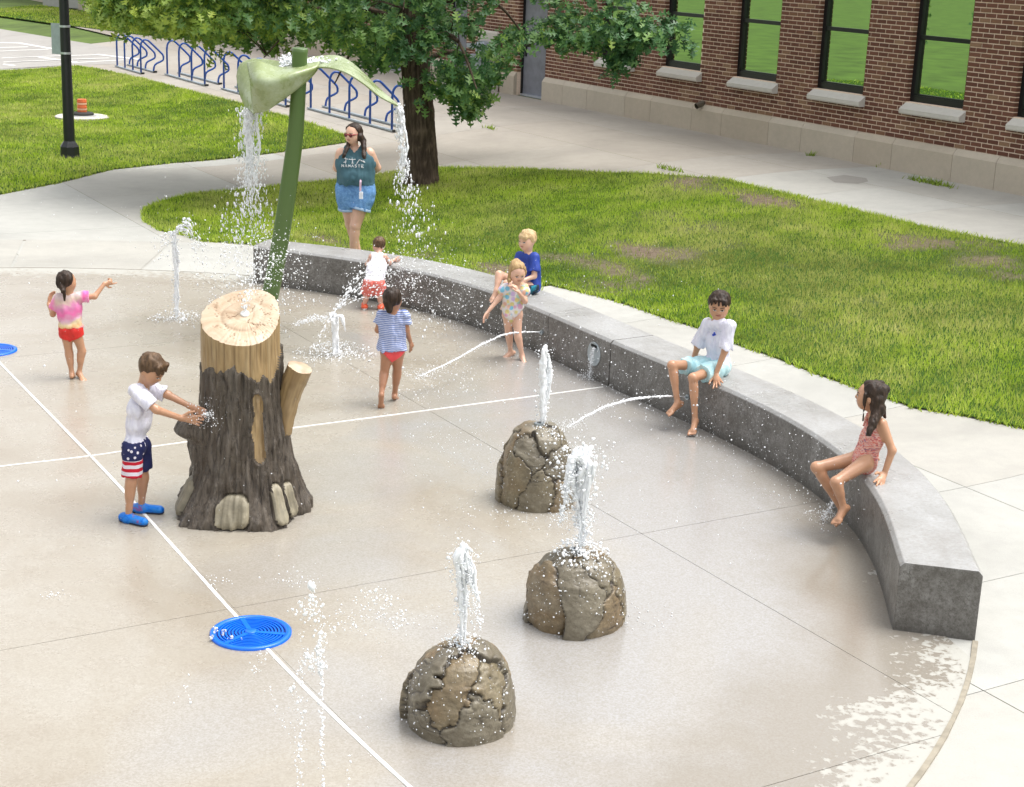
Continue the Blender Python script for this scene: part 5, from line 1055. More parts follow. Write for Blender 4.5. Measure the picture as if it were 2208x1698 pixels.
def shirt(f): torso(b, f, .010); [sleeve(b, f, q, .012, .80) for q in 'LR']; [armcut(b, f, q, .80) for q in 'LR']; neckhole(b, f, .22); p = b.J['pelvis']+[0, 0, -.045]; f.cut(p, (.05, 0, -1))
b.cloth('shirt', M_wshirt, shirt, wr=(.005, 15))
def flagm():
    m = NT('star_and_stripe_cloth', .65, (.5, .03, .05), 0, .25); v = m.co(); s = m.sep(v); red = (.50, .012, .03); wh = (.68, .64, .70); nv = (.018, .022, .085)
    z = m.math('SUBTRACT', s[2], float(b.J['pelvis'][2])); wz = m.math('ADD', z, m.math('MULTIPLY', m.noise(7, 2, .5, v), .03)); st = m.math('GREATER_THAN', m.math('FRACT', m.math('MULTIPLY', wz, 1/.052)), .5)
    c = m.mix(st, wh, red); vo = m.n('ShaderNodeTexVoronoi'); vo.inputs['Scale'].default_value = 30; m.l(v, vo.inputs[0]); star = m.math('LESS_THAN', vo.outputs['Distance'], .30); top = m.math('GREATER_THAN', z, -.045-.02)
    c = m.mix(top, c, m.mix(star, nv, wh)); side = m.math('GREATER_THAN', m.math('ADD', s[0], m.math('MULTIPLY', s[1], 1.2)), .045); m.base(m.mix(side, c, nv)); return m.m
def shorts(f):
    p = b.J['pelvis']; hs = b.hs; hw = b.J['hiR']-b.J['hiL']; f.cap(p-hw*.3, p+hw*.3, hs*.40, None, .05, .9, b.fw)
    for q in 'LR': leg(b, f, q, .016, .84 if q == 'R' else .70, 1.12)
    for q in 'LR': legcut(b, f, q, .84 if q == 'R' else .62)
    f.cut(p+[0, 0, .05], (0, 0, 1))
b.cloth('shorts', flagm(), shorts, wr=(.004, 20))
M_shoeb = blotch('blue_water_shoe', [(.0, .10, .42), (.01, .16, .60), (.02, .20, .55), (.25, .07, .22)], 16, .4)
def shoe(s, side, mat_, sole):
    a = s.J['an'+side]; d = s.J['ft'+side]; u = d-a; u[2] = 0; u /= np.linalg.norm(u); hs = s.hs; t = np.cross(u, [0, 0, 1]); z = a.copy(); z[2] = .0-s.o[2]*0
    f = SDF(a-.22, a+.24, s.res*.8); base = np.array([a[0], a[1], a[2]-.055+.034]); f.cap(base-u*hs*.20, base+u*hs*.62, hs*.185, hs*.165, .02, .85, (0, 0, 1)); f.cap(a-[0, 0, .02], base, hs*.165, hs*.19, .03); f.cut(a+[0, 0, hs*.10], (0, 0, 1)); f.cut(np.array([0, 0, a[2]-.055+.004]), (0, 0, -1))
    o = link('shoe', f.mesh('shoe'), mat_, s.th, smooth=True)
    g_ = SDF(a-.22, a+.24, s.res*.8); g_.cap(base-u*hs*.20, base+u*hs*.63, hs*.195, hs*.175, .02); g_.cut(np.array([0, 0, a[2]-.055+.022]), (0, 0, 1)); g_.cut(np.array([0, 0, a[2]-.055-.002]), (0, 0, -1)); link('sole', g_.mesh('sole'), sole, o, smooth=True)
for q in 'LR': shoe(b, q, M_shoeb, flat('dark_sole', (.01, .02, .06)))
b.hair(H_brown, lambda f: [f.cap(b.g(x, .24, .34), b.g(x*1.1, .37, .16), .020, .008, .012) for x in (-.22, -.1, .02, .14, .25)], facecut=.19, low=-.20)
# ---------------- girl in pink tie-dye, pointing
fy = G(166, 818)[1]
J = joints(fy, dict(head=(144, 607), neck=(147, 632), shL=(127, 643, -.02), shR=(170, 641, .03), chest=(149, 664), pelvis=(153, 708), hiL=(142, 716), hiR=(164, 716), knL=(149, 762, .02), knR=(177, 758, .03), anL=(155, 811, .0), anR=(171, 806, .02), elL=(114, 678, .04), wrL=(105, 656, .12), hdL=(107, 645, .14), elR=(204, 640, .06), wrR=(225, 613, .14), hdR=(239, 609, .18), ftR=(192, 826, -.14), ftL=(157, 800, .16)))
J['anL'][2] = .05; J['anR'][2] = .055; J['ftL'][2] = .03; J['ftR'][2] = .02
g1 = Body('small girl in pink tie-dye shirt and red bottoms pointing right', (J['anL'][0], fy, 0), 'tan', J, .185, .92, yaw=math.radians(-15), hyaw=math.radians(-38), hpitch=-.05)
g1.finish(curl={'R': .6, 'L': .5}, point='R')
def tie():
    m = NT('pink_tie_dye', .7, (.8, .3, .5), 0, .2); v = m.co(); s = m.sep(v); n_ = m.math('MULTIPLY', m.noise(9, 4, .6, v, 1.), .14); z = m.math('ADD', m.math('ADD', s[2], n_), m.math('MULTIPLY', s[0], -.15)); p = float(g1.J['pelvis'][2]); h = float(g1.J['neck'][2])
    f = m.math('DIVIDE', m.math('SUBTRACT', z, p), h-p+.05); c = m.ramp(f, [(.1, (.62, .30, .40)), (.22, (.72, .42, .20)), (.33, (.74, .60, .36)), (.42, (.66, .42, .52)), (.58, (.74, .16, .38)), (.72, (.62, .22, .40)), (.88, (.66, .50, .42)), (1., (.62, .48, .48))]); pk = m.ramp(m.math('ABSOLUTE', s[0]), [(.10, 0.), (.13, .9)])
    m.base(m.mix(pk, c, m.ramp(m.noise(12, 3, .6, v), [(.4, (.80, .12, .38)), (.7, (.72, .45, .60))]))); return m.m
def sh1(f): torso(g1, f, .009); [sleeve(g1, f, q, .014, .62) for q in 'LR']; [armcut(g1, f, q, .62) for q in 'LR']; neckhole(g1, f, .22); f.cut(g1.J['pelvis']+[0, 0, .01], (0, 0, -1))
g1.cloth('shirt', tie(), sh1, wr=(.004, 18))
def briefs(s, f, off=.006, up_=.05, drop=.24, wide=1.):
    p = s.J['pelvis']; hw = s.J['hiR']-s.J['hiL']; hwn = hw/np.linalg.norm(hw); f.cap(p-hwn*s.hs*.20*s.b, p+hwn*s.hs*.20*s.b, s.hs*.36*s.b+off, None, .06, .86, s.fw)
    for q in 'LR': a, e = s.J['hi'+q], s.J['kn'+q]; u = (e-a)/np.linalg.norm(e-a); f.cap(a, a+u*s.hs*drop, s.hs*.30*s.b+off, (s.hs*.28*s.b+off)*wide, .03)
    f.cut(p+[0, 0, up_], (0, 0, 1))
def legopen(s, f, drop, tilt=.9):
    for q, sg in (('L', -1), ('R', 1)):
        a, e = s.J['hi'+q], s.J['kn'+q]; u = (e-a)/np.linalg.norm(e-a); r = s.R[:, 0]*sg; n_ = u+r*tilt; n_ /= np.linalg.norm(n_); p = a+u*s.hs*drop; m_ = s.hs*.8; sl, P = f.block(p-m_, p+m_); d = (P-p)@n_; f.f[sl] = np.maximum(f.f[sl], np.where(((P-s.J['pelvis'])@r) > -.0, d, f.f[sl]))
def bt(f): briefs(g1, f, .008, .03, .36, 1.1); legopen(g1, f, .30, .25)
g1.cloth('swim_bottoms', flat('red_swim_cloth', (.62, .02, .015), .5), bt, wr=(.003, 24))
def pony(s, f, pts, r): [f.cap(pts[i], pts[i+1], r[i], r[i+1], .01) for i in range(len(pts)-1)]
hx = lambda s, u, v, dy: Kp(u, v, s.o[1]+dy)-s.o
g1.hair(H_dark, lambda f: pony(g1, f, [g1.g(0, -.40, -.05), hx(g1, 137, 628, -.10), hx(g1, 139, 638, -.09), hx(g1, 139.5, 648, -.085)], [.035, .022, .012, .006]), cap=(0, -.10, .10), r=(.41, .44, .44), facecut=.10, low=-.36)
# ---------------- girl in striped top seen from behind
fy = G(840, 873)[1]
J = joints(fy, dict(head=(847, 645, .0), neck=(849, 672), shL=(823, 681), shR=(872, 681), chest=(847, 703), pelvis=(846, 754), hiL=(835, 763), hiR=(858, 763), knL=(828, 808, -.02), knR=(856, 805, .06), anL=(822, 848, -.14), anR=(851, 846, .12), elL=(815, 712, .02), wrL=(818, 706, .14), hdL=(821, 702, .2), elR=(876, 712, .0), wrR=(884, 735, .06), hdR=(888, 744, .09), ftL=(820, 880, -.09), ftR=(857, 848, .30)))
J['anL'][2] = .115; J['ftL'][2] = .00; J['anR'][2] = .06; J['ftR'][2] = .01
g2 = Body('small girl in blue striped top and coral bottoms walking away barefoot', (J['anR'][0], fy, 0), 'brown', J, .196, .95, yaw=0., hyaw=math.radians(-12), hpitch=-.12)
g2.finish(curl={'R': .6, 'L': .7})
def sh2(f):
    torso(g2, f, .010); [sleeve(g2, f, q, .013, .55) for q in 'LR']; [armcut(g2, f, q, .55) for q in 'LR']; neckhole(g2, f, .22); w0 = g2.J['chest']*.6+g2.J['pelvis']*.4; p = g2.J['pelvis']; f.cap(w0+[0, 0, 0], p+[0, 0, -.02], g2.hs*.50, g2.hs*.68, .03, .82, g2.fw); f.cut(p+[0, 0, .0], (.04, 0, -1))
g2.cloth('top', stripes('blue_white_stripe', (.15, .20, .42), (.50, .54, .68), 20), sh2, wr=(.006, 24))
def bt2(f): briefs(g2, f, .010, .08, .26, 1.0); legopen(g2, f, .10, .9)
g2.cloth('swim_bottoms', flat('coral_swim_cloth', (.80, .075, .085), .5), bt2, wr=None)
g2.hair(H_dark, lambda f: pony(g2, f, [g2.g(-.08, -.36, -.15), hx(g2, 840, 670, -.09), hx(g2, 835, 673, -.10)], [.045, .025, .010]), cap=(0, -.10, .10), r=(.42, .46, .43), facecut=.08, low=-.30)
# ---------------- toddler leaning on the wall
fy = G(800, 668)[1]
J = joints(fy, dict(head=(817, 529, .30), neck=(817, 545, .24), shL=(801, 554, .20), shR=(829, 554, .20), chest=(813, 574, .13), pelvis=(806, 608, .03), hiL=(798, 613), hiR=(815, 613), knL=(790, 638, .02), knR=(819, 637, .02), anL=(786, 661), anR=(821, 664), elL=(792, 570, .30), wrL=(796, 560, .42), hdL=(799, 556, .5), elR=(840, 567, .27), wrR=(849, 562, .40), hdR=(855, 558, .46), ftL=(784, 661, .2), ftR=(823, 664, .2)))
for q in 'LR': J['an'+q][2] = .055; J['ft'+q][2] = .04; J['hd'+q][2] = WH+.02; J['wr'+q][2] = WH+.035
td = Body('toddler in white tank top, coral shorts and orange shoes leaning on the seat wall', (J['anL'][0], fy, 0), 'pink', J, .172, 1.0, yaw=math.radians(-8), hyaw=math.radians(18), hpitch=-.15)
td.J['pnR'] = np.array([0, 0, 1.]); td.J['pnL'] = np.array([0, 0, 1.]); td.finish(curl={'R': .2, 'L': .2}, feet=('shoe', 'shoe'), belly=.8)
def sht(f): torso(td, f, .010); neckhole(td, f, .24); f.cut(td.J['pelvis']+[0, 0, .012], (0, 0, -1)); [f.cap(td.J['sh'+q]+(td.J['sh'+q]-td.J['chest'])*.10, td.J['el'+q], td.hs*.20, None, 0, op='s') for q in 'LR']
td.cloth('tank_top', flat('white_jersey', (.78, .77, .84), .7, .05), sht, wr=(.005, 20))
def bs(f): 
    briefs(td, f, .014, .03, .40, 1.1)
    for q in 'LR': leg(td, f, q, .022, .80, 1.25); legcut(td, f, q, .80)
    f.cut(td.J['pelvis']+[0, 0, .025], (0, 0, 1))
td.cloth('shorts', flat('coral_cotton', (.66, .16, .13), .8), bs, wr=(.004, 22))
for q in 'LR': shoe(td, q, flat('orange_canvas', (.75, .12, .05), .7), flat('white_sole', (.75, .74, .72)))
td.hair(H_brown, None, facecut=.12, low=-.26, r=(.40, .44, .42))
# ---------------- standing blonde girl in a floral suit
fy = G(1112, 775)[1]
J = joints(fy, dict(head=(1115, 588, -.03), neck=(1115, 614), shR=(1091, 622), shL=(1130, 622), chest=(1108, 640), pelvis=(1105, 675), hiR=(1095, 682), hiL=(1115, 682), knR=(1097, 720, .05), knL=(1117, 727, -.04), anR=(1101, 762, .09), anL=(1126, 773, -.05), elR=(1074, 646, -.03), wrR=(1056, 668, -.09), hdR=(1046, 681, -.12), elL=(1132, 650, -.06), wrL=(1119, 632, -.15), hdL=(1112, 620, -.15), ftR=(1078, 769, .02), ftL=(1134, 790, -.16)))
for q in 'LR': J['an'+q][2] = .05; J['ft'+q][2] = .015
g3 = Body('blonde girl in pastel floral swimsuit standing and looking down at her hand', (J['anL'][0], fy, 0), 'fair', J, .200, .86, yaw=math.radians(172), hyaw=math.radians(200), hpitch=-.38)
g3.brow = H_dblond; g3.finish(curl={'R': .3, 'L': .8}, spread={'R': .3})
def floral(name, cols, sc):
    m = NT(name, .55, cols[0], 0, .3); vo = m.n('ShaderNodeTexVoronoi'); vo.inputs['Scale'].default_value = sc; v = m.co(); m.l(v, vo.inputs[0]); r = m.sep(vo.outputs['Color'])[0]; c = m.ramp(r, [(i/len(cols), c) for i, c in enumerate(cols)], 'CONSTANT'); d = m.ramp(m.math('ADD', vo.outputs['Distance'], m.math('MULTIPLY', m.noise(40, 3, .6, v), .3)), [(.58, .85), (.78, 0.)]); m.base(m.mix(d, (.66, .62, .60), c)); return m.m
def suit(f):
    torso(g3, f, .006); briefs(g3, f, .006, .30, .16, 1.); legopen(g3, f, .02, 1.3); neckhole(g3, f, .26)
    for q in 'LR': f.cap(g3.J['sh'+q], g3.J['sh'+q]+(g3.J['el'+q]-g3.J['sh'+q])*.22, g3.hs*.25, g3.hs*.30, .02)
    for q in 'LR': armcut(g3, f, q, .30)
g3.cloth('swimsuit', floral('pastel_floral', [(.62, .30, .42), (.10, .42, .60), (.62, .52, .16), (.50, .36, .62), (.30, .52, .42), (.66, .36, .25)], 22), suit, wr=(.002, 30))
g3.hair(H_dblond, lambda f: (pony(g3, f, [g3.g(.33, .0, .0), g3.g(.36, .08, -.35), hx(g3, 1098, 604, -.12), hx(g3, 1096, 614, -.12)], [.024, .018, .012, .005]), pony(g3, f, [g3.g(-.35, .0, .0), g3.g(-.37, .05, -.3)], [.022, .010]), f.ell(g3.g(0, -.30, .30), (.05, .05, .05), None, .02)), facecut=.14, low=-.20, fringe=-.05)
# ---------------- blond boy in a blue shirt sitting on the wall
S0 = G(1146, 633, WH); fy = S0[1]
J = joints(fy, dict(head=(1137, 519, .02), neck=(1142, 543, .04), shR=(1121, 553, .06), shL=(1154, 556, -.02), chest=(1141, 578, .03), pelvis=(1144, 616, .03), hiR=(1134, 616, .06), hiL=(1146, 620, -.04), knR=(1076, 592, -.12), knL=(1093, 612, -.28), anR=(1070, 627, -.20), anL=(1092, 640, -.30), elR=(1111, 585, .04), wrR=(1118, 602, -.12), hdR=(1112, 606, -.16), elL=(1152, 596, -.08), wrL=(1130, 605, -.15), hdL=(1120, 604, -.18), ftR=(1052, 645, -.26), ftL=(1084, 655, -.34)))
b4 = Body('blond boy in royal blue shirt sitting on the wall behind the standing girl', (S0[0], fy, WH), 'fair', J, .212, .88, yaw=math.radians(128), hyaw=math.radians(138), hpitch=-.12)
b4.brow = H_blond; b4.finish(curl={'R': .4, 'L': .4})
def sh4(f): torso(b4, f, .012); [sleeve(b4, f, q, .015, .74) for q in 'LR']; [armcut(b4, f, q, .72) for q in 'LR']; neckhole(b4, f, .22); f.cut(b4.J['pelvis']+[0, 0, -.05], (0, 0, -1))
b4.cloth('shirt', flat('royal_blue_jersey', (.012, .045, .30), .55), sh4, wr=(.005, 16))
def bs4(f): 
    briefs(b4, f, .012, .03, .3, 1.1)
    for q in 'LR': leg(b4, f, q, .014, .5, 1.1); legcut(b4, f, q, .5)
    f.cut(b4.J['pelvis']+[0, 0, .03], (0, 0, 1))
b4.cloth('shorts', blotch('dark_teal_shorts', [(.015, .02, .035), (.02, .03, .05), (.02, .30, .42)], 9), bs4, wr=(.003, 20))
b4.hair(H_blond, lambda f: f.ell(b4.g(0, .27, .22), (.065, .03, .03), b4.HR, .02), facecut=.17, low=-.14)
# ---------------- boy in white shirt and aqua shorts sitting on the wall
S0 = G(1545, 806, WH); fy = S0[1]
J = joints(fy, dict(head=(1551, 659, -.02), neck=(1549, 690, .02), shR=(1525, 697, .05), shL=(1574, 702, -.03), chest=(1547, 728, .03), pelvis=(1546, 784, .04), hiR=(1530, 787, .06), hiL=(1556, 792, -.02), knR=(1449, 788, -.16), knL=(1494, 815, -.30), anR=(1461, 869, -.22), anL=(1499, 908, -.34), elR=(1504, 748, .14), wrR=(1494, 772, .18), hdR=(1490, 780, .12), elL=(1562, 757, -.02), wrL=(1542, 800, -.09), hdL=(1546, 818, -.22), ftR=(1430, 889, -.32), ftL=(1491, 929, -.46)))
J['hdL'] = G(1547, 823, WH+.012); J['wrL'] = G(1543, 808, WH+.05); J['elL'] = Kp(1563, 757, J['wrL'][1]+.03); J['shL'] = Kp(1574, 702, J['wrL'][1]+.06); J['wrR'][2] = WH+.04; J['hdR'][2] = WH+.01
b5 = Body('dark-haired boy in white wet shirt and aqua shorts sitting on the seat wall', (S0[0], fy, WH), 'tan', J, .228, .82, yaw=math.radians(148), hyaw=math.radians(170), hpitch=-.30)
b5.J['pnL'] = np.array([0, .1, 1.]); b5.J['pnR'] = np.array([0, 0, 1.]); b5.finish(curl={'R': .15, 'L': .12}, spread={'L': .45, 'R': .3})
def sh5(f): torso(b5, f, .012); [sleeve(b5, f, q, .015, .92) for q in 'LR']; [armcut(b5, f, q, .93) for q in 'LR']; neckhole(b5, f, .24); f.cut(b5.J['pelvis']+[0, 0, -.03], (0, .2, -1))
b5.cloth('shirt', M_wshirt, sh5, wr=(.007, 14))
m = MB(); c = Kp(1538, 722, fy-.105)-b5.o
for dx, dz, r_, mt in ((0, 0, .011, 'blue_print'), (.006, .016, .008, 'blue_print'), (.012, .004, .009, 'blue_print')): m.tube([c+[dx, -.006, dz], c+[dx, -.016, dz]], r_, 8)
m.obj('shirt_print', flat('blue_print', (.03, .07, .45)), b5.th)
def bs5(f):
    briefs(b5, f, .016, .03, .3, 1.1)
    for q in 'LR': leg(b5, f, q, .022, .66, 1.22); legcut(b5, f, q, .66)
    f.cut(b5.J['pelvis']+[0, 0, .05], (0, 0, 1))
b5.cloth('shorts', blotch('aqua_swim_shorts', [(.36, .62, .68), (.50, .72, .74), (.62, .76, .72)], 6), bs5, wr=(.006, 15))
b5.hair(H_dark, lambda f: [f.cap(b5.g(x, .27, .34), b5.g(x*1.1, .385, .19+.03*(i % 2)), .017, .004, .008) for i, x in enumerate((-.24, -.12, 0, .12, .24))], facecut=.17, low=-.16)
# ---------------- girl in a red patterned suit sitting on the wall
S0 = G(1866, 1020, WH); fy = S0[1]
J = joints(fy, dict(head=(1876, 854, .0), neck=(1885, 895, .0), shL=(1902, 914, -.09), shR=(1874, 905, .10), chest=(1882, 941, .0), pelvis=(1862, 994, .0), hiL=(1864, 1000, -.06), hiR=(1847, 990, .06), knL=(1802, 1040, -.20), knR=(1760, 1008, -.02), anL=(1820, 1096, -.22), anR=(1816, 1100, -.02), elL=(1924, 972, -.14), wrL=(1908, 1022, -.14), hdL=(1900, 1034, -.24), elR=(1893, 950, .22), wrR=(1888, 985, .26), hdR=(1880, 990, .3), ftL=(1800, 1120, -.30), ftR=(1797, 1120, -.10)))
J['hdL'] = G(1898, 1040, WH+.012); J['wrL'] = G(1907, 1022, WH+.05)
g4 = Body('long-haired girl in red patterned swimsuit sitting on the near part of the wall', (S0[0], fy, WH), 'tan', J, .212, .88, yaw=math.radians(104), hyaw=math.radians(74), hpitch=.02)
g4.J['pnL'] = np.array([0, .1, 1.]); g4.finish(curl={'L': .12, 'R': .2}, spread={'L': .45})
def suit4(f):
    torso(g4, f, .006); briefs(g4, f, .006, .30, .16, 1.); legopen(g4, f, .02, 1.1); neckhole(g4, f, .26, -.12)
    ch, nk = g4.J['chest'], g4.J['neck']; f.cut(ch+(nk-ch)*.72, nk-ch)
    for q in 'LR': f.cap(g4.J['sh'+q], g4.J['el'+q], g4.hs*.20, None, 0, op='s')
    for q in 'LR': a = g4.J['sh'+q]*.62+g4.J['neck']*.38+[0, 0, .008]; f.cap(a+g4.fw*.03+[0, 0, .02], ch*.45+nk*.55+g4.fw*g4.hs*.28+(g4.J['sh'+q]-nk)*.4, .008, None, .004); f.cap(a+g4.fw*.03+[0, 0, .02], ch*.5+nk*.5-g4.fw*g4.hs*.30+(g4.J['sh'+q]-nk)*.5, .008, None, .004)
g4.cloth('swimsuit', blotch('red_knit_pattern', [(.12, .14, .20), (.62, .10, .07), (.66, .50, .42), (.62, .12, .10), (.16, .20, .28)], 26, .6, (.5, .5, 2.4)), suit4, wr=None)
g4.hair(H_dark, lambda f: (pony(g4, f, [g4.g(0, -.42, .25), hx(g4, 1892, 862, -.05), hx(g4, 1893, 884, -.07), hx(g4, 1882, 915, -.15), hx(g4, 1869, 945, -.20), hx(g4, 1866, 962, -.21)], [.04, .05, .046, .028, .016, .005]), f.ell(g4.g(.05, -.30, .42), (.022, .022, .022), None, .008), pony(g4, f, [g4.g(-.3, -.2, -.2), hx(g4, 1903, 880, .05), hx(g4, 1908, 900, .03)], [.03, .02, .008]), pony(g4, f, [g4.g(-.36, .12, .1), g4.g(-.38, .12, -.4), g4.g(-.38, .1, -.75)], [.010, .006, .003])), cap=(0, -.09, .12), r=(.40, .44, .42), facecut=.13, low=-.25)
# ---------------- woman behind the wall
fy = 18.72
J = joints(fy, dict(head=(762, 290, -.03), neck=(765, 318), shR=(736, 331), shL=(796, 331), chest=(767, 352), pelvis=(766, 408), hiR=(750, 418, .01), hiL=(784, 418, -.01), knR=(756, 484, .06), knL=(766, 487, -.07), anR=(779, 558, .07), anL=(759, 560, -.09), elR=(726, 362, .12), wrR=(750, 383, .24), hdR=(762, 388, .25), elL=(813, 362, .12), wrL=(790, 385, .24), hdL=(776, 390, .25)))
gz = float(zter(J['anL'][0], fy)); J['anR'][2] = J['anL'][2] = gz+.08
wm = Body('woman in teal tank top, denim shorts and red sunglasses standing behind the wall', (J['anL'][0], fy, gz), 'fair', J, .245, 1.64, res=.0085, yaw=math.radians(180), hyaw=math.radians(148), hpitch=-.08)
wm.finish(curl={'R': .6, 'L': .6}, belly=1.0)
def shw(f):
    torso(wm, f, .014); wst = wm.J['pelvis']*.42+wm.J['chest']*.58; f.ell(wst+wm.fw*wm.hs*.22, (wm.hs*.36*wm.b+.014, wm.hs*.3*wm.b+.014, wm.hs*.4+.014), None, .06); f.ell(wst+wm.fw*wm.hs*.16-[0, 0, .05], (wm.hs*.40*wm.b, wm.hs*.36*wm.b, wm.hs*.5), None, .06); ch = wm.J['chest']; [f.ell(ch+wm.fw*wm.hs*.30+wm.R[:, 0]*x*wm.hs*.28+[0, 0, -.01], (wm.hs*.33, wm.hs*.30, wm.hs*.28), None, .05) for x in (-1, 1)]; neckhole(wm, f, .30, -.12); f.cut(wm.J['pelvis']+[0, 0, .065], (0, 0, -1))
    for q in 'LR': f.cap(wm.J['sh'+q]+(wm.J['sh'+q]-wm.J['neck'])*.12, wm.J['el'+q], wm.hs*.27, None, 0, op='s')
tk = wm.cloth('tank_top', flat('teal_jersey', (.045, .115, .145), .8), shw, wr=(.006, 13))
M_denim = blotch('blue_denim', [(.09, .20, .42), (.13, .28, .52), (.18, .35, .60)], 26, .85)
def dn(f):
    briefs(wm, f, .016, .10, .3, 1.05)
    for q in 'LR': leg(wm, f, q, .020, .50, 1.06); legcut(wm, f, q, .50)
    f.cut(wm.J['pelvis']+[0, 0, .115], (0, 0, 1))
sh_ = wm.cloth('denim_shorts', M_denim, dn, wr=(.004, 18))
def cf(f):
    for q in 'LR': a, e = wm.J['hi'+q], wm.J['kn'+q]; f.cap(a+(e-a)*.43, a+(e-a)*.60, wm.hs*.25*wm.b+.036, None, .0, end=(a+(e-a)*.512, (e-a)/np.linalg.norm(e-a))); p = a+(e-a)*.425; n_ = a-e; n_ = n_/np.linalg.norm(n_); m_ = wm.hs*.6; sl, P = f.block(p-m_, p+m_); f.f[sl] = np.maximum(f.f[sl], (P-p)@n_)
wm.cloth('rolled_cuffs', flat('pale_denim', (.33, .46, .62), .9), cf, wr=None)
wm.hair(H_dark, lambda f: [pony(wm, f, [wm.g(sx_*.33, -.05, -.1), *[hx(wm, u, v, d) for u, v, d in pts]], r) for sx_, pts, r in ((-1, ((783, 304, -.05), (785, 322, -.13), (785, 338, -.20), (787, 350, -.22)), (.05, .034, .026, .022, .012)), (1, ((752, 312, -.08), (748, 322, -.16), (743, 334, -.21), (740, 345, -.2)), (.03, .024, .024, .02, .010)))], cap=(0, -.08, .12), r=(.41, .44, .42), facecut=.10, low=-.30, fringe=-.05)
M_sung = flat('red_sunglass_frame', (.30, .02, .025), .3); m = MB()
m.tube([wm.g(-.30, .30, .045), wm.g(-.08, .42, .045), wm.g(.08, .42, .045), wm.g(.30, .30, .045)], .008, 6); m.tube([wm.g(-.30, .30, .045), wm.g(-.36, -.04, .03)], .006, 6); m.tube([wm.g(.30, .30, .045), wm.g(.36, -.04, .03)], .006, 6)
sg_ = m.obj('sunglasses', M_sung, wm.th, smooth=True)
for x in (-1, 1): m = MB(); m.add([wm.g(.155*x+.115*math.cos(a)*(.9), .425-.10*abs(.155*x+.1*math.cos(a)*x*x), .0+.085*math.sin(a)) for a in np.linspace(0, 6.283, 16, endpoint=False)], [tuple(range(16))]); m.obj('lens', flat('dark_red_lens', (.10, .008, .012), .12), sg_)
# writing and figures on the tank top
def on_front(s, u, v, o_=None):
    d = ray(u, v); o0 = Vector((0, 0, CAMH))-Vector(s.th.location); ok, co, no, _ = (o_ or tk).ray_cast(o0, Vector(d).normalized()); return (np.array(co), np.array(no)) if ok else (None, None)
M_print = flat('white_print', (.66, .68, .70), .7)
GL = {'N': [[(0, 0), (0, 1), (1, 0), (1, 1)]], 'A': [[(0, 0), (.5, 1), (1, 0)]], 'M': [[(0, 0), (.1, 1), (.5, .3), (.9, 1), (1, 0)]], 'S': [[(1, .85), (.6, 1), (.1, .85), (.15, .6), (.9, .4), (.9, .12), (.4, 0), (0, .15)]], 'T': [[(0, 1), (1, 1)], [(.5, 1), (.5, 0)]], 'E': [[(1, 1), (0, 1), (0, 0), (1, 0)], [(0, .5), (.8, .5)]]}
def draw(lines, r, name):
    m = MB()
    for ln in lines:
        pts = []
        for i in range(len(ln)-1):
            for q in range(3): t = q/3; pts.append((ln[i][0]*(1-t)+ln[i+1][0]*t, ln[i][1]*(1-t)+ln[i+1][1]*t))
        pts.append(ln[-1]); P3 = []
        for u, v in pts:
            c_, n_ = on_front(wm, u, v)
            if c_ is not None: P3.append(c_+n_*.003)
        if len(P3) > 1: m.tube(P3, r, 4)
    if m.v: m.obj(name, M_print, tk)
tk.location = tk.location; bpy.context.view_layer.update()
for i, ch_ in enumerate('NAMASTE'): u0 = 737+i*7.0; draw([[(u0+x*4.3, 360.5-y*5.6+i*.25) for x, y in st_] for st_ in GL[ch_]], .0036, 'letter')
for fig in ([[(741, 351), (746, 349), (746, 343), (744, 340)], [(742, 342), (750, 344)], [(746, 349), (745, 353)]], [[(759, 354), (760, 348), (759, 343)], [(752, 344), (760, 345), (767, 344)], [(760, 349), (762, 354)], [(759, 341), (759.5, 342)]], [[(769, 354), (775, 345), (781, 348), (786, 351)], [(775, 346), (771, 350)], [(783, 347), (787, 351)]]): draw(fig, .0045, 'yoga_figure')
m = MB(); k0_ = Kp(777, 394, fy-.34)-wm.o; m.tube([k0_+[0, .03, .02], k0_, k0_-[0, .0, .05], k0_-[0, 0, .10]], .012, 6)
kc = m.obj('key_fob', flat('lilac_lanyard', (.55, .38, .48)), wm.th); m = MB(); m.box(k0_+np.array([.01, -.005, -.15]), (.045, .015, .085)); m.obj('badge', flat('white_badge', (.72, .75, .80)), wm.th, bevel=.004)
for (u, v, r_) in ((800, 325, 6.5), (817, 350, 8.5)):
    V = []; 
    bpy.context.view_layer.update(); bd_ = wm.body
    for rr in (0, .5, 1):
        for a in np.linspace(0, 6.283, 14, endpoint=False):
            q_ = 1+.18*math.sin(a*3); c_, n_ = on_front(wm, u+r_*rr*q_*math.cos(a), v+r_*1.1*rr*q_*math.sin(a), bd_); V.append(c_+n_*.0015 if c_ is not None else None)
    if all(x is not None for x in V): link('tattoo', npmesh('tattoo', V, [(i*14+k, i*14+(k+1) % 14, (i+1)*14+(k+1) % 14, (i+1)*14+k) for i in (0, 1) for k in range(14)]), blotch('tattoo_ink', [(.08, .07, .075), (.16, .12, .10), (.36, .22, .16)], 60), wm.body)
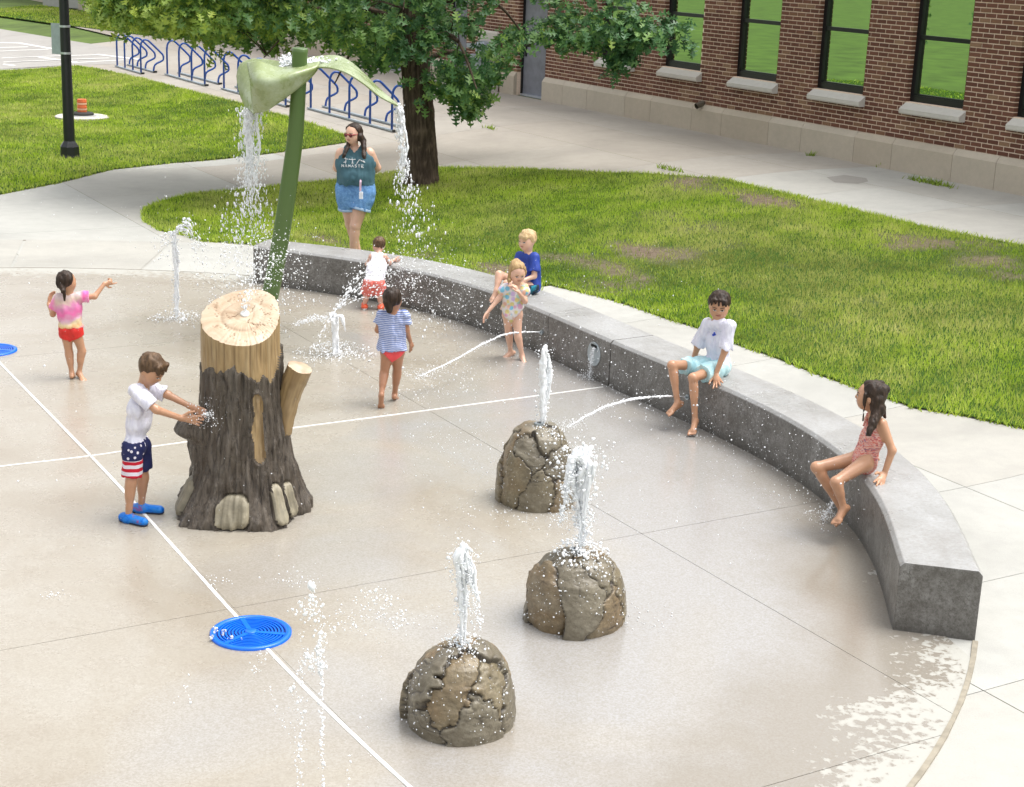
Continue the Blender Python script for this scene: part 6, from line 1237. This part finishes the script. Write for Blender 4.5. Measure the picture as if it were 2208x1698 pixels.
# ================================================================ water
def watermat(name, tr, rough=.08):
    m = NT(name, rough, (.93, .95, .97), 0, .6); m.b.inputs['Transmission Weight'].default_value = tr; m.b.inputs['IOR'].default_value = 1.33; return m.m
M_foam = watermat('white_water', .08, .15); M_drop = watermat('water_drop', .2, .05)
ph = (1+5**.5)/2; ICO = np.array([(-1, ph, 0), (1, ph, 0), (-1, -ph, 0), (1, -ph, 0), (0, -1, ph), (0, 1, ph), (0, -1, -ph), (0, 1, -ph), (ph, 0, -1), (ph, 0, 1), (-ph, 0, -1), (-ph, 0, 1)])/math.sqrt(1+ph*ph)
ICF = np.array([(0, 11, 5), (0, 5, 1), (0, 1, 7), (0, 7, 10), (0, 10, 11), (1, 5, 9), (5, 11, 4), (11, 10, 2), (10, 7, 6), (7, 1, 8), (3, 9, 4), (3, 4, 2), (3, 2, 6), (3, 6, 8), (3, 8, 9), (4, 9, 5), (2, 4, 11), (6, 2, 10), (8, 6, 7), (9, 8, 1)])
def drops(name, P, r, mat_, parent=None, dirs=None, st=1.8, o=None):
    P = np.asarray(P, float); n = len(P); r = np.broadcast_to(np.asarray(r, float), (n,))*np.clip(RNG.lognormal(-.30, .42, n), .35, 1.6)*.88; J_ = ICO[None]*RNG.uniform(.75, 1.25, (n, 12, 1))*r[:, None, None]
    if dirs is not None: d = dirs/(np.linalg.norm(dirs, axis=1)[:, None]+1e-9); a = np.einsum('nkj,nj->nk', J_, d); J_ = J_+(np.asarray(st)-1)*a[..., None]*d[:, None]
    V = (P[:, None]+J_).reshape(-1, 3); F = (ICF[None]+12*np.arange(n)[:, None, None]).reshape(-1, 3)
    ob = link(name, npmesh(name, V, F), mat_, parent, smooth=True); ob['kind'] = 'stuff'; return ob
def lumpy(name, pts, rad, parent, seed=1, amp=.25, n=14, seg=60, fr=30):
    S = spline(pts, seg); R_ = np.interp(np.linspace(0, 1, seg), np.linspace(0, 1, len(rad)), rad); th = np.linspace(0, 2*np.pi, n, endpoint=False); V = []
    for i in range(seg):
        d = S[min(i+1, seg-1)]-S[max(i-1, 0)]; d /= np.linalg.norm(d)+1e-9; u = np.cross(d, [.1, 1, .2]); u /= np.linalg.norm(u); w_ = np.cross(d, u)
        dirs = np.cos(th)[:, None]*u+np.sin(th)[:, None]*w_; q = S[i]+dirs*R_[i]; k = 1+amp*(vnoise(q, fr, seed)+.7*vnoise(q, fr*2.3, seed+1)); V.append(S[i]+dirs*(R_[i]*k)[:, None])
    V = np.concatenate(V); F = [(i*n+k, i*n+(k+1) % n, (i+1)*n+(k+1) % n, (i+1)*n+k) for i in range(seg-1) for k in range(n)]
    V = np.vstack([V, S[:1], S[-1:]]); a, b_ = len(V)-2, len(V)-1; T = [(a, (k+1) % n, k, k) for k in range(n)]
    o = link(name, npmesh(name, V, F), M_foam, parent, smooth=True); return o
def column(name, pts, rad, parent, seed=1, ns=11, tr=.30, fr=13, seg=60, **kw):
    S = spline(pts, seg); R_ = np.interp(np.linspace(0, 1, seg), np.linspace(0, 1, len(rad)), rad); g = np.random.default_rng(seed); m = MB(); L = np.r_[0, np.cumsum(np.linalg.norm(np.diff(S, axis=0), axis=1))]
    for k in range(ns):
        a = g.uniform(0, 6.28); q = math.sqrt(g.random())*.8; i0 = int(seg*g.uniform(0, .45)) if k > 3 else 0; i1 = int(seg*g.uniform(max(i0/seg+.25, .5), 1)) if k > 3 else seg-1; tw = g.normal(0, 1.2); P = []; R2 = []
        for i in range(i0, i1+1):
            f = i/(seg-1); w1_ = vnoise(np.array([[L[i]*fr, k*3.1, seed]]), 1)[0]; w2_ = vnoise(np.array([[L[i]*fr, k*3.1, seed+40.]]), 1)[0]; w3_ = vnoise(np.array([[L[i]*fr*4.5, k*7.7, seed]]), 1)[0]
            P.append(S[i]+R_[i]*np.array([q*math.cos(a+tw*f)+.55*w1_*(.2+f), q*math.sin(a+tw*f)+.55*w2_*(.2+f), 0])); R2.append(R_[i]*tr*(1+.55*w3_)*min(1, (i-i0+1)/5, (i1-i+1)/5))
        if len(P) > 4: m.tube(P, R2, 6, cap=False)
    return m.obj(name, M_foam, parent, smooth=True)
GRP = 'white jets and sprays of the splash pad'
def wj(label, P, name='water_jet', cat='water jet'): return thing(name, label, cat, tuple(P), 0, GRP)
G3 = np.array([0, 0, -9.81])
def burst(c, n, spread, up, r=(.003, .008), grav=True, flat_=1.):      # drops thrown out of a point
    v = RNG.normal(0, 1, (n, 3)); v[:, 2] = np.abs(v[:, 2]); v /= np.linalg.norm(v, axis=1)[:, None]; s = RNG.random(n)**.6; P = c+v*np.array([spread, spread, up])*s[:, None]; return P, RNG.uniform(*r, n)
def streams(o, A, ends, hts, n, r, jit=.02, name='spray', r1=.6, stm=2.):  # ballistic arcs of separate drops between A and ends
    P = []; D = []; R_ = []
    for E_, h in zip(ends, hts):
        t = RNG.random(n)**.85; X = A+(E_-A)*t[:, None]; X[:, 2] = A[2]+(E_[2]-A[2])*t+4*h*t*(1-t); d = np.repeat((E_-A)[None], n, 0); d[:, 2] = (E_[2]-A[2])+4*h*(1-2*t); X += RNG.normal(0, 1, X.shape)*(jit*(.12+t*1.3))[:, None]; P.append(X); D.append(d); R_.append(RNG.uniform(*r, n)*(1-(1-r1)*t))
    return drops(name, np.concatenate(P)-np.array(o.location), np.concatenate(R_), M_drop, o, np.concatenate(D), stm)
# boulder jets
(b1, r1_, h1_), (b2, r2_, h2_), (b3, r3_, h3_) = BO
def K_(u, v, y, o): return Kp(u, v, y)-np.array(o.location)
o = wj('straight white water column rising from the farthest boulder', b3+[0, 0, h3_]); y = b3[1]
column('column', [K_(1170, 916, y, o), K_(1171, 880, y, o), K_(1174, 830, y, o), K_(1175, 785, y, o), K_(1177, 755, y, o), K_(1177, 743, y, o)], [.036, .040, .042, .044, .040, .010], o, 3, 15)
t = RNG.random(260); P = K_(1170, 912, y, o)+(K_(1177, 745, y, o)-K_(1170, 912, y, o))*t[:, None]+RNG.normal(0, .030, (260, 3))*[1, 1, .3]; drops('spray', P, RNG.uniform(.003, .009, 260), M_drop, o)
P, r = burst(K_(1182, 925, y-.10, o), 180, .12, .05); P[:, 2] -= RNG.random(180)*.12; drops('splash', P, r*1.2, M_foam, o)
o = wj('wide ragged plume of white water above the middle boulder', b2+[0, 0, h2_]); y = b2[1]
column('column', [K_(1254, 1186, y, o), K_(1254, 1120, y, o), K_(1252, 1060, y, o), K_(1250, 1010, y, o), K_(1254, 975, y, o), K_(1256, 962, y, o)], [.018, .024, .040, .062, .045, .012], o, 7, 15)
column('column', [K_(1258, 1120, y-.04, o), K_(1266, 1060, y-.04, o), K_(1278, 1000, y-.04, o), K_(1280, 1030, y-.05, o)], [.010, .022, .030, .008], o, 9, 9)
column('column', [K_(1262, 1010, y, o), K_(1240, 985, y-.02, o), K_(1230, 1010, y-.03, o), K_(1222, 1060, y-.03, o), K_(1214, 1100, y-.03, o)], [.02, .034, .036, .020, .004], o, 11, 9)
n = 900; t = RNG.random(n)**.7; c0, c1 = K_(1254, 1180, y, o), K_(1254, 965, y, o); P = c0+(c1-c0)*t[:, None]+RNG.normal(0, 1, (n, 3))*(np.array([.07, .05, .03])*(.25+t[:, None])); drops('spray', P, RNG.uniform(.003, .011, n), M_drop, o)
n = 260; t = RNG.random(n); P = K_(1232, 1010, y-.05, o)+(K_(1208, 1130, y-.1, o)-K_(1232, 1010, y-.05, o))*t[:, None]+RNG.normal(0, .018, (n, 3)); drops('falling_drops', P, RNG.uniform(.003, .010, n), M_drop, o)
P, r = burst(K_(1256, 1190, y-.05, o), 520, .20, .09); P[:, 2] -= (P[:, 0]**2+P[:, 1]**2)*1.6; drops('splash', P, r*1.1, M_foam, o)
o = wj('white jet with a tail falling to its right above the nearest boulder', b1+[0, 0, h1_]); y = b1[1]
column('column', [K_(998, 1388, y, o), K_(999, 1320, y, o), K_(997, 1250, y, o), K_(996, 1205, y, o), K_(1000, 1180, y, o), K_(1000, 1168, y, o)], [.015, .020, .030, .040, .024, .004], o, 15, 15)
column('column', [K_(1004, 1190, y, o), K_(1016, 1225, y-.02, o), K_(1022, 1265, y-.03, o), K_(1034, 1300, y-.04, o)], [.012, .026, .018, .006], o, 16, 9)
n = 620; t = RNG.random(n)**.7; c0, c1 = K_(998, 1385, y, o), K_(998, 1175, y, o); P = c0+(c1-c0)*t[:, None]+RNG.normal(0, 1, (n, 3))*(np.array([.036, .03, .03])*(.25+t[:, None])); drops('spray', P, RNG.uniform(.0025, .008, n), M_drop, o)
n = 160; t = RNG.random(n); P = K_(1012, 1210, y-.03, o)+(K_(1034, 1360, y-.1, o)-K_(1012, 1210, y-.03, o))*t[:, None]+RNG.normal(0, .014, (n, 3)); drops('falling_drops', P, RNG.uniform(.0025, .008, n), M_drop, o)
P, r = burst(K_(1000, 1392, y-.02, o), 420, .15, .07, (.0025, .007)); P[:, 2] -= (P[:, 0]**2+P[:, 1]**2)*1.8; drops('splash', P, r, M_foam, o)
# water sheets and beads running down the boulders
for bi, (bp, br, bh) in enumerate(BO):
    n = 220; a = RNG.uniform(-2.9, -.2, n); s = RNG.random(n)**.8; rr = np.interp(s, [0, .4, .7, .87, .97, 1], [1.03, .99, .87, .70, .45, .1])*br+.012; P = np.c_[bp[0]+rr*np.cos(a), bp[1]+rr*np.sin(a), bp[2]+s*bh]; ob = drops('water_beads', P, RNG.uniform(.0015, .0055, n), M_drop); tag(ob, kind='stuff')
# thin wall streams
def stream(label, pts, r, seed):
    A = np.array(pts[0]); o = wj(label, A, 'water_stream', 'water stream'); Q = [np.array(p)-A for p in pts]; S = spline(Q, 70); S[:, 2] += .008*vnoise(S, 14, seed)*np.linspace(0, 1, 70); lumpy('column', S[::3], list(np.array(r)), o, seed, .8, 8, 150, 55)
    n = 420; i = (RNG.random(n)**.8*69).astype(int); P = S[i]+RNG.normal(0, .016, (n, 3))*(.1+i[:, None]/69.); drops('spray', P, RNG.uniform(.002, .006, n), M_drop, o); P, r_ = burst(S[-1], 160, .16, .07, (.002, .005)); drops('splash', P, r_, M_foam, o)
w1, t1, n1 = on_wall(1481, 857, .23); e1 = G(1212, 925)
stream('thin water stream arcing from the wall towards the farthest boulder', [(*(w1+n1*.03), .235), Kp(1435, 855, w1[1]-.28), Kp(1370, 860, w1[1]-.62), Kp(1310, 876, w1[1]-.95), Kp(1262, 900, w1[1]-1.2), Kp(1226, 921, w1[1]-1.4)], [.005, .0065, .008, .008, .007, .005], 3)
w2, t2, n2 = on_wall(1160, 718, .23)
stream('thin water stream arcing from the wall past the blonde girl\'s legs', [(*(w2+n2*.03), .235), Kp(1120, 717, w2[1]-.25), Kp(1082, 724, w2[1]-.5), Kp(1030, 748, w2[1]-.85), Kp(975, 780, w2[1]-1.25), Kp(905, 812, w2[1]-1.6)], [.005, .007, .007, .007, .006, .004], 5)
w3, t3, n3 = on_wall(1790, 1082, .16)
stream('short water stream spurting from the wall at the long-haired girl\'s feet', [(*w3, .17), (*(w3+n3*.05), .175), (*(w3+n3*.10), .15), (*(w3+n3*.16), .03)], [.003, .004, .004, .002], 8)
w4, t4, n4 = on_wall(1264, 760, .30)
stream('thin dribble of water falling from the oval steel cover', [(*(w4+n4*.015-t4*.05), .31), (*(w4+n4*.03-t4*.06), .29), (*(w4+n4*.045-t4*.065), .18), (*(w4+n4*.05-t4*.07), .02)], [.003, .003, .0035, .003], 9)
# ground jets
gp = G(380, 690); o = wj('slim white ground jet far left with its top falling to the right', gp); y = gp[1]
column('column', [K_(380, 688, y, o), K_(381, 640, y, o), K_(380, 580, y, o), K_(377, 530, y, o), K_(378, 500, y, o)], [.022, .026, .024, .030, .014], o, 21, 14)
n = 420; t = RNG.random(n); P = K_(380, 686, y, o)+(K_(378, 500, y, o)-K_(380, 686, y, o))*t[:, None]+RNG.normal(0, .022, (n, 3)); drops('spray', P, RNG.uniform(.004, .011, n), M_drop, o)
A = Kp(378, 502, y); streams(o, A, [Kp(u, v, y+d) for u, v, d in ((446, 560, .1), (450, 610, 0), (430, 540, -.1), (460, 620, .1), (352, 560, 0), (340, 540, .1), (438, 640, 0))], [.12, .30, .10, .36, .06, .05, .3], 55, (.005, .013), .035)
P, r = burst(K_(380, 690, y, o), 420, .30, .10, (.003, .009)); drops('splash', P, r, M_foam, o)
gp = G(722, 768); o = wj('thick white ground jet beside the stump in the middle of the pad', gp); y = gp[1]
column('column', [K_(723, 768, y, o), K_(723, 740, y, o), K_(724, 715, y, o), K_(724, 690, y, o), K_(720, 678, y, o), K_(716, 674, y, o)], [.040, .034, .034, .050, .050, .015], o, 25, 14)
column('column', [K_(722, 684, y, o), K_(736, 682, y-.03, o), K_(742, 700, y-.04, o), K_(745, 715, y-.04, o)], [.03, .032, .014, .004], o, 26, 7)
P, r = burst(K_(722, 770, y, o), 900, .42, .13, (.003, .009)); drops('splash', P, r, M_foam, o)
n = 520; t = RNG.random(n); P = K_(718, 686, y, o)+(K_(636, 702, y+.15, o)-K_(718, 686, y, o))*t[:, None]+RNG.normal(0, 1, (n, 3))*[.02, .05, .016]; P[:, 2] += .03*np.sin(t*3.14); drops('side_spray', P, RNG.uniform(.003, .007, n), M_drop, o)
A = Kp(724, 668, y)
streams(o, A, [Kp(u, v, y+d) for u, v, d in ((1000, 760, .9), (1060, 740, 1.2), (1120, 745, 1.1), (940, 720, 1.3), (900, 700, 1.2), (1020, 700, 1.6), (1090, 700, 1.4), (980, 690, 1.5), (860, 690, 1.1), (1150, 770, .6), (1040, 800, .4))], [.62, .72, .66, .60, .55, .62, .55, .48, .42, .50, .45], 120, (.0035, .0085), .10, 'fan_spray')
streams(o, A, [Kp(u, v, y+d) for u, v, d in ((905, 618, 1.0), (880, 600, 1.0), (915, 590, 1.1), (870, 640, .8), (890, 650, .9))], [.12, .16, .16, .07, .08], 55, (.004, .008), .015, 'fan_spray', stm=3.)
streams(o, A, [G(640, 812), G(655, 790), G(668, 806)], [.03, .03, .02], 60, (.003, .006), .015, 'fine_spray', stm=3.)
# fan from the stump top
A = np.array(sp_.location)+cen+np.array([0, -.02, .05]); o = wj('dome of fine spray thrown up from the nozzle on the stump top', A, 'water_spray', 'water spray'); y = A[1]
streams(o, A, [Kp(u, v, y+d) for u, v, d in ((690, 680, .5), (675, 640, .7), (650, 690, .2), (640, 660, .5), (700, 730, .3), (620, 690, .1), (460, 640, .4), (452, 690, .2), (480, 640, .7), (470, 620, .8), (600, 640, .9), (560, 650, 1.0), (715, 700, .6))], [.42, .48, .40, .50, .36, .42, .36, .30, .42, .46, .52, .52, .40], 62, (.003, .0075), .05, 'spray', stm=1.5)
streams(o, A, [Kp(u, v, y+d) for u, v, d in ((560, 566, .30), (575, 560, .35), (590, 556, .4), (545, 570, .3), (605, 556, .45), (530, 585, .2), (548, 600, .2))], [.03]*7, 34, (.0015, .0035), .004, 'fine_spray', stm=4.)
n = 170; c_ = Kp(592, 590, y+.55); P = c_+RNG.normal(0, 1, (n, 3))*[.15, .20, .12]-np.array(o.location); drops('spray_cloud', P, RNG.uniform(.0035, .0075, n), M_drop, o)
# water falling off the two petals
for lab, u0, v0, d0, us_, w0 in (('curtain of water falling from the left petal of the green flower', 540, 236, .14, ((540, 340), (541, 420), (538, 520), (540, 720)), .055), ('broken stream of water falling from the right petal tip of the green flower', 859, 232, -.02, ((868, 330), (874, 400), (892, 500), (905, 720)), .022)):
    A = Kp(u0, v0, FY+d0); o = wj(lab, A, 'waterfall', 'falling water'); L = np.array([[0, 0, 0]]+[Kp(u, v, FY+d0)-A for u, v in us_])
    n = 2100 if w0 > .05 else 1050; t = RNG.random(n)**1.35; S = spline(L, 200); i = (t*199).astype(int); sp2 = w0*(1.+0*t)+t*.30*(t > .25)*(t-.25); P = S[i]+RNG.normal(0, 1, (n, 3))*np.c_[sp2, sp2*1.1, .02+0*t]
    P[:, 0] += w0*.5*vnoise(np.c_[P[:, 2]*6, P[:, 0]*9, P[:, 1]*3], 1, 4); drops('falling_drops', P, RNG.uniform(.0035, .0105, n)*(1-.25*t), M_drop, o, np.repeat([[0, 0, 1.]], n, 0), 2.8)
    for k in range(7 if w0 > .05 else 2):
        x = RNG.uniform(-1, 1)*w0*1.1; lumpy('sheet', [S[0]+[x, 0, 0], S[22]+[x*1.1+RNG.normal(0, .012), 0, 0], S[44]+[x*1.2+RNG.normal(0, .02), 0, 0], S[70+k*4]+[x*1.0+RNG.normal(0, .03), 0, 0]], [.013, .012, .010, .002], o, 31+k, .7, 10, 70, 20)
# foam lying in the petal bowl
o = wj('white foam lying at the heart of the green flower around the stem', Kp(646, 145, FY), 'foam', 'foam'); n = 520
P = np.concatenate([K_(628, 130, FY+.06, o)+RNG.normal(0, 1, (200, 3))*[.055, .05, .022], K_(680, 133, FY+.10, o)+RNG.normal(0, 1, (230, 3))*[.095, .05, .016], K_(612, 146, FY-.06, o)+RNG.normal(0, 1, (90, 3))*[.022, .03, .022]]); drops('foam', P, RNG.uniform(.007, .016, n), M_foam, o)
# foreground jet, broken into beads
gp = G(694, 1730); y = gp[1]; o = wj('broken foreground jet of separate drops right of the near blue drain', gp); Pn = []; Rn = []
def string(u0, v0, u1, v1, n, ju, r0, r1_): 
    for k in range(n): q = random.random(); Pn.append(K_(u0+(u1-u0)*q+random.gauss(0, ju), v0+(v1-v0)*q, y+random.gauss(0, .03), o)); Rn.append(random.uniform(r0, r1_))
string(692, 1440, 697, 1720, 150, 2.6, .003, .0075); string(690, 1330, 693, 1450, 60, 6, .003, .008); string(646, 1600, 645, 1720, 50, 7, .003, .008); string(636, 1480, 646, 1620, 26, 8, .002, .006); string(655, 1500, 648, 1600, 26, 8, .003, .007); string(580, 1480, 628, 1600, 20, 5, .003, .006); string(560, 1400, 570, 1440, 14, 8, .003, .006)
for u, v, n, ju, jv, r_ in ((672, 1262, 12, 3.5, 5, .011), (674, 1290, 22, 7, 12, .009), (662, 1320, 60, 14, 14, .006), (688, 1335, 30, 6, 22, .006), (672, 1420, 60, 12, 16, .008), (690, 1440, 26, 6, 10, .009), (650, 1440, 24, 4, 20, .006), (634, 1485, 22, 6, 8, .007), (700, 1380, 16, 4, 12, .005), (648, 1380, 14, 3, 16, .005), (820, 1300, 50, 30, 16, .006), (870, 1340, 30, 14, 10, .005), (735, 1350, 40, 26, 12, .005), (800, 1284, 24, 22, 8, .005), (790, 1580, 10, 8, 40, .004), (752, 1660, 16, 4, 34, .004), (820, 1440, 10, 8, 60, .004), (400, 1480, 14, 12, 26, .005), (548, 1435, 18, 8, 10, .006)):
    for k in range(n): Pn.append(K_(random.gauss(u, ju), random.gauss(v, jv), y+random.gauss(0, .05), o)); Rn.append(r_*random.uniform(.4, 1.15))
drops('drops', np.array(Pn), np.array(Rn), M_drop, o, np.repeat([[0, 0, 1.]], len(Pn), 0), 1.25)
yb = G(541, 1369)[1]; o = wj('loose white water blobs hanging over the near blue drain', Kp(480, 1362, yb), 'water_drops', 'water drops'); Pn = []; Rn = []
for u, v, n in ((465, 1358, 16), (457, 1374, 10), (482, 1363, 14), (500, 1376, 20), (514, 1392, 22), (523, 1380, 4), (545, 1392, 5)):
    for k in range(n): Pn.append(K_(random.gauss(u, 3), random.gauss(v, 3), yb-.12, o)); Rn.append(random.uniform(.003, .009))
drops('drops', np.array(Pn), np.array(Rn), M_drop, o)
# burst where the boy's hands close the spout
c_ = Kp(440, 884, b.o[1]+.05); o = wj('small burst of water under the hands of the boy in flag shorts', c_, 'water_spray', 'water spray'); v = RNG.normal(0, 1, (420, 3)); v /= np.linalg.norm(v, axis=1)[:, None]; s = RNG.random(420)**1.6; P = v*s[:, None]*[.17, .13, .13]; P[:, 0] += .04; P[:, 1] -= .10; drops('spray', P, RNG.uniform(.0015, .0045, 420), M_drop, o)
# drops in the air over the pad: along the wall, round the jets
n = 2600; i = RNG.integers(20, 88, n); d = RNG.exponential(.22, n)+.02; tt = (PC-WI[i]); tt /= np.linalg.norm(tt, axis=1)[:, None]; P = np.c_[WI[i]+tt*d[:, None], RNG.random(n)**1.5*.55+.01]; P1 = P
n = 1300; P2 = np.c_[RNG.uniform(-4.2, 2.0, n), RNG.uniform(9., 17., n), RNG.random(n)**1.3*1.1]
n = 700; c_ = G(470, 760); P3 = np.c_[c_[0]+RNG.normal(0, .8, n), c_[1]+RNG.normal(0, .8, n), RNG.random(n)*1.5]
n = 1500; c_ = G(1010, 740); P4 = np.c_[c_[0]+RNG.normal(0, .7, n), c_[1]+RNG.normal(0, .9, n), RNG.random(n)**1.5*.9]
P = np.concatenate([P1, P2, P3, P4]); P = P[P[:, 2] > .01]; ob = drops('airborne_drops', P, np.clip(RNG.lognormal(math.log(.0028), .45, len(P)), .0015, .008), M_drop); tag(ob, kind='stuff')
# splashes lying on the wet floor
Pn = []; Rn = []
for u, v, n, su, sv in ((900, 828, 500, .38, .16), (960, 800, 200, .3, .1), (1120, 1040, 200, .25, .2), (470, 1255, 30, .05, .03), (640, 1250, 60, .1, .03), (1395, 1335, 60, .12, .04), (1160, 1120, 300, .35, .08), (1000, 950, 120, .3, .15), (820, 1340, 160, .22, .06), (110, 1285, 40, .04, .02), (1000, 970, 90, .3, .2)):
    c_ = G(u, v); Q = RNG.normal(0, 1, (n, 2))*[su, sv*2.2]; Pn.append(np.c_[c_[0]+Q[:, 0], c_[1]+Q[:, 1], np.full(n, .009)]); Rn.append(RNG.uniform(.002, .006, n))
ob = drops('floor_splash', np.concatenate(Pn), np.concatenate(Rn), M_foam); tag(ob, kind='stuff')
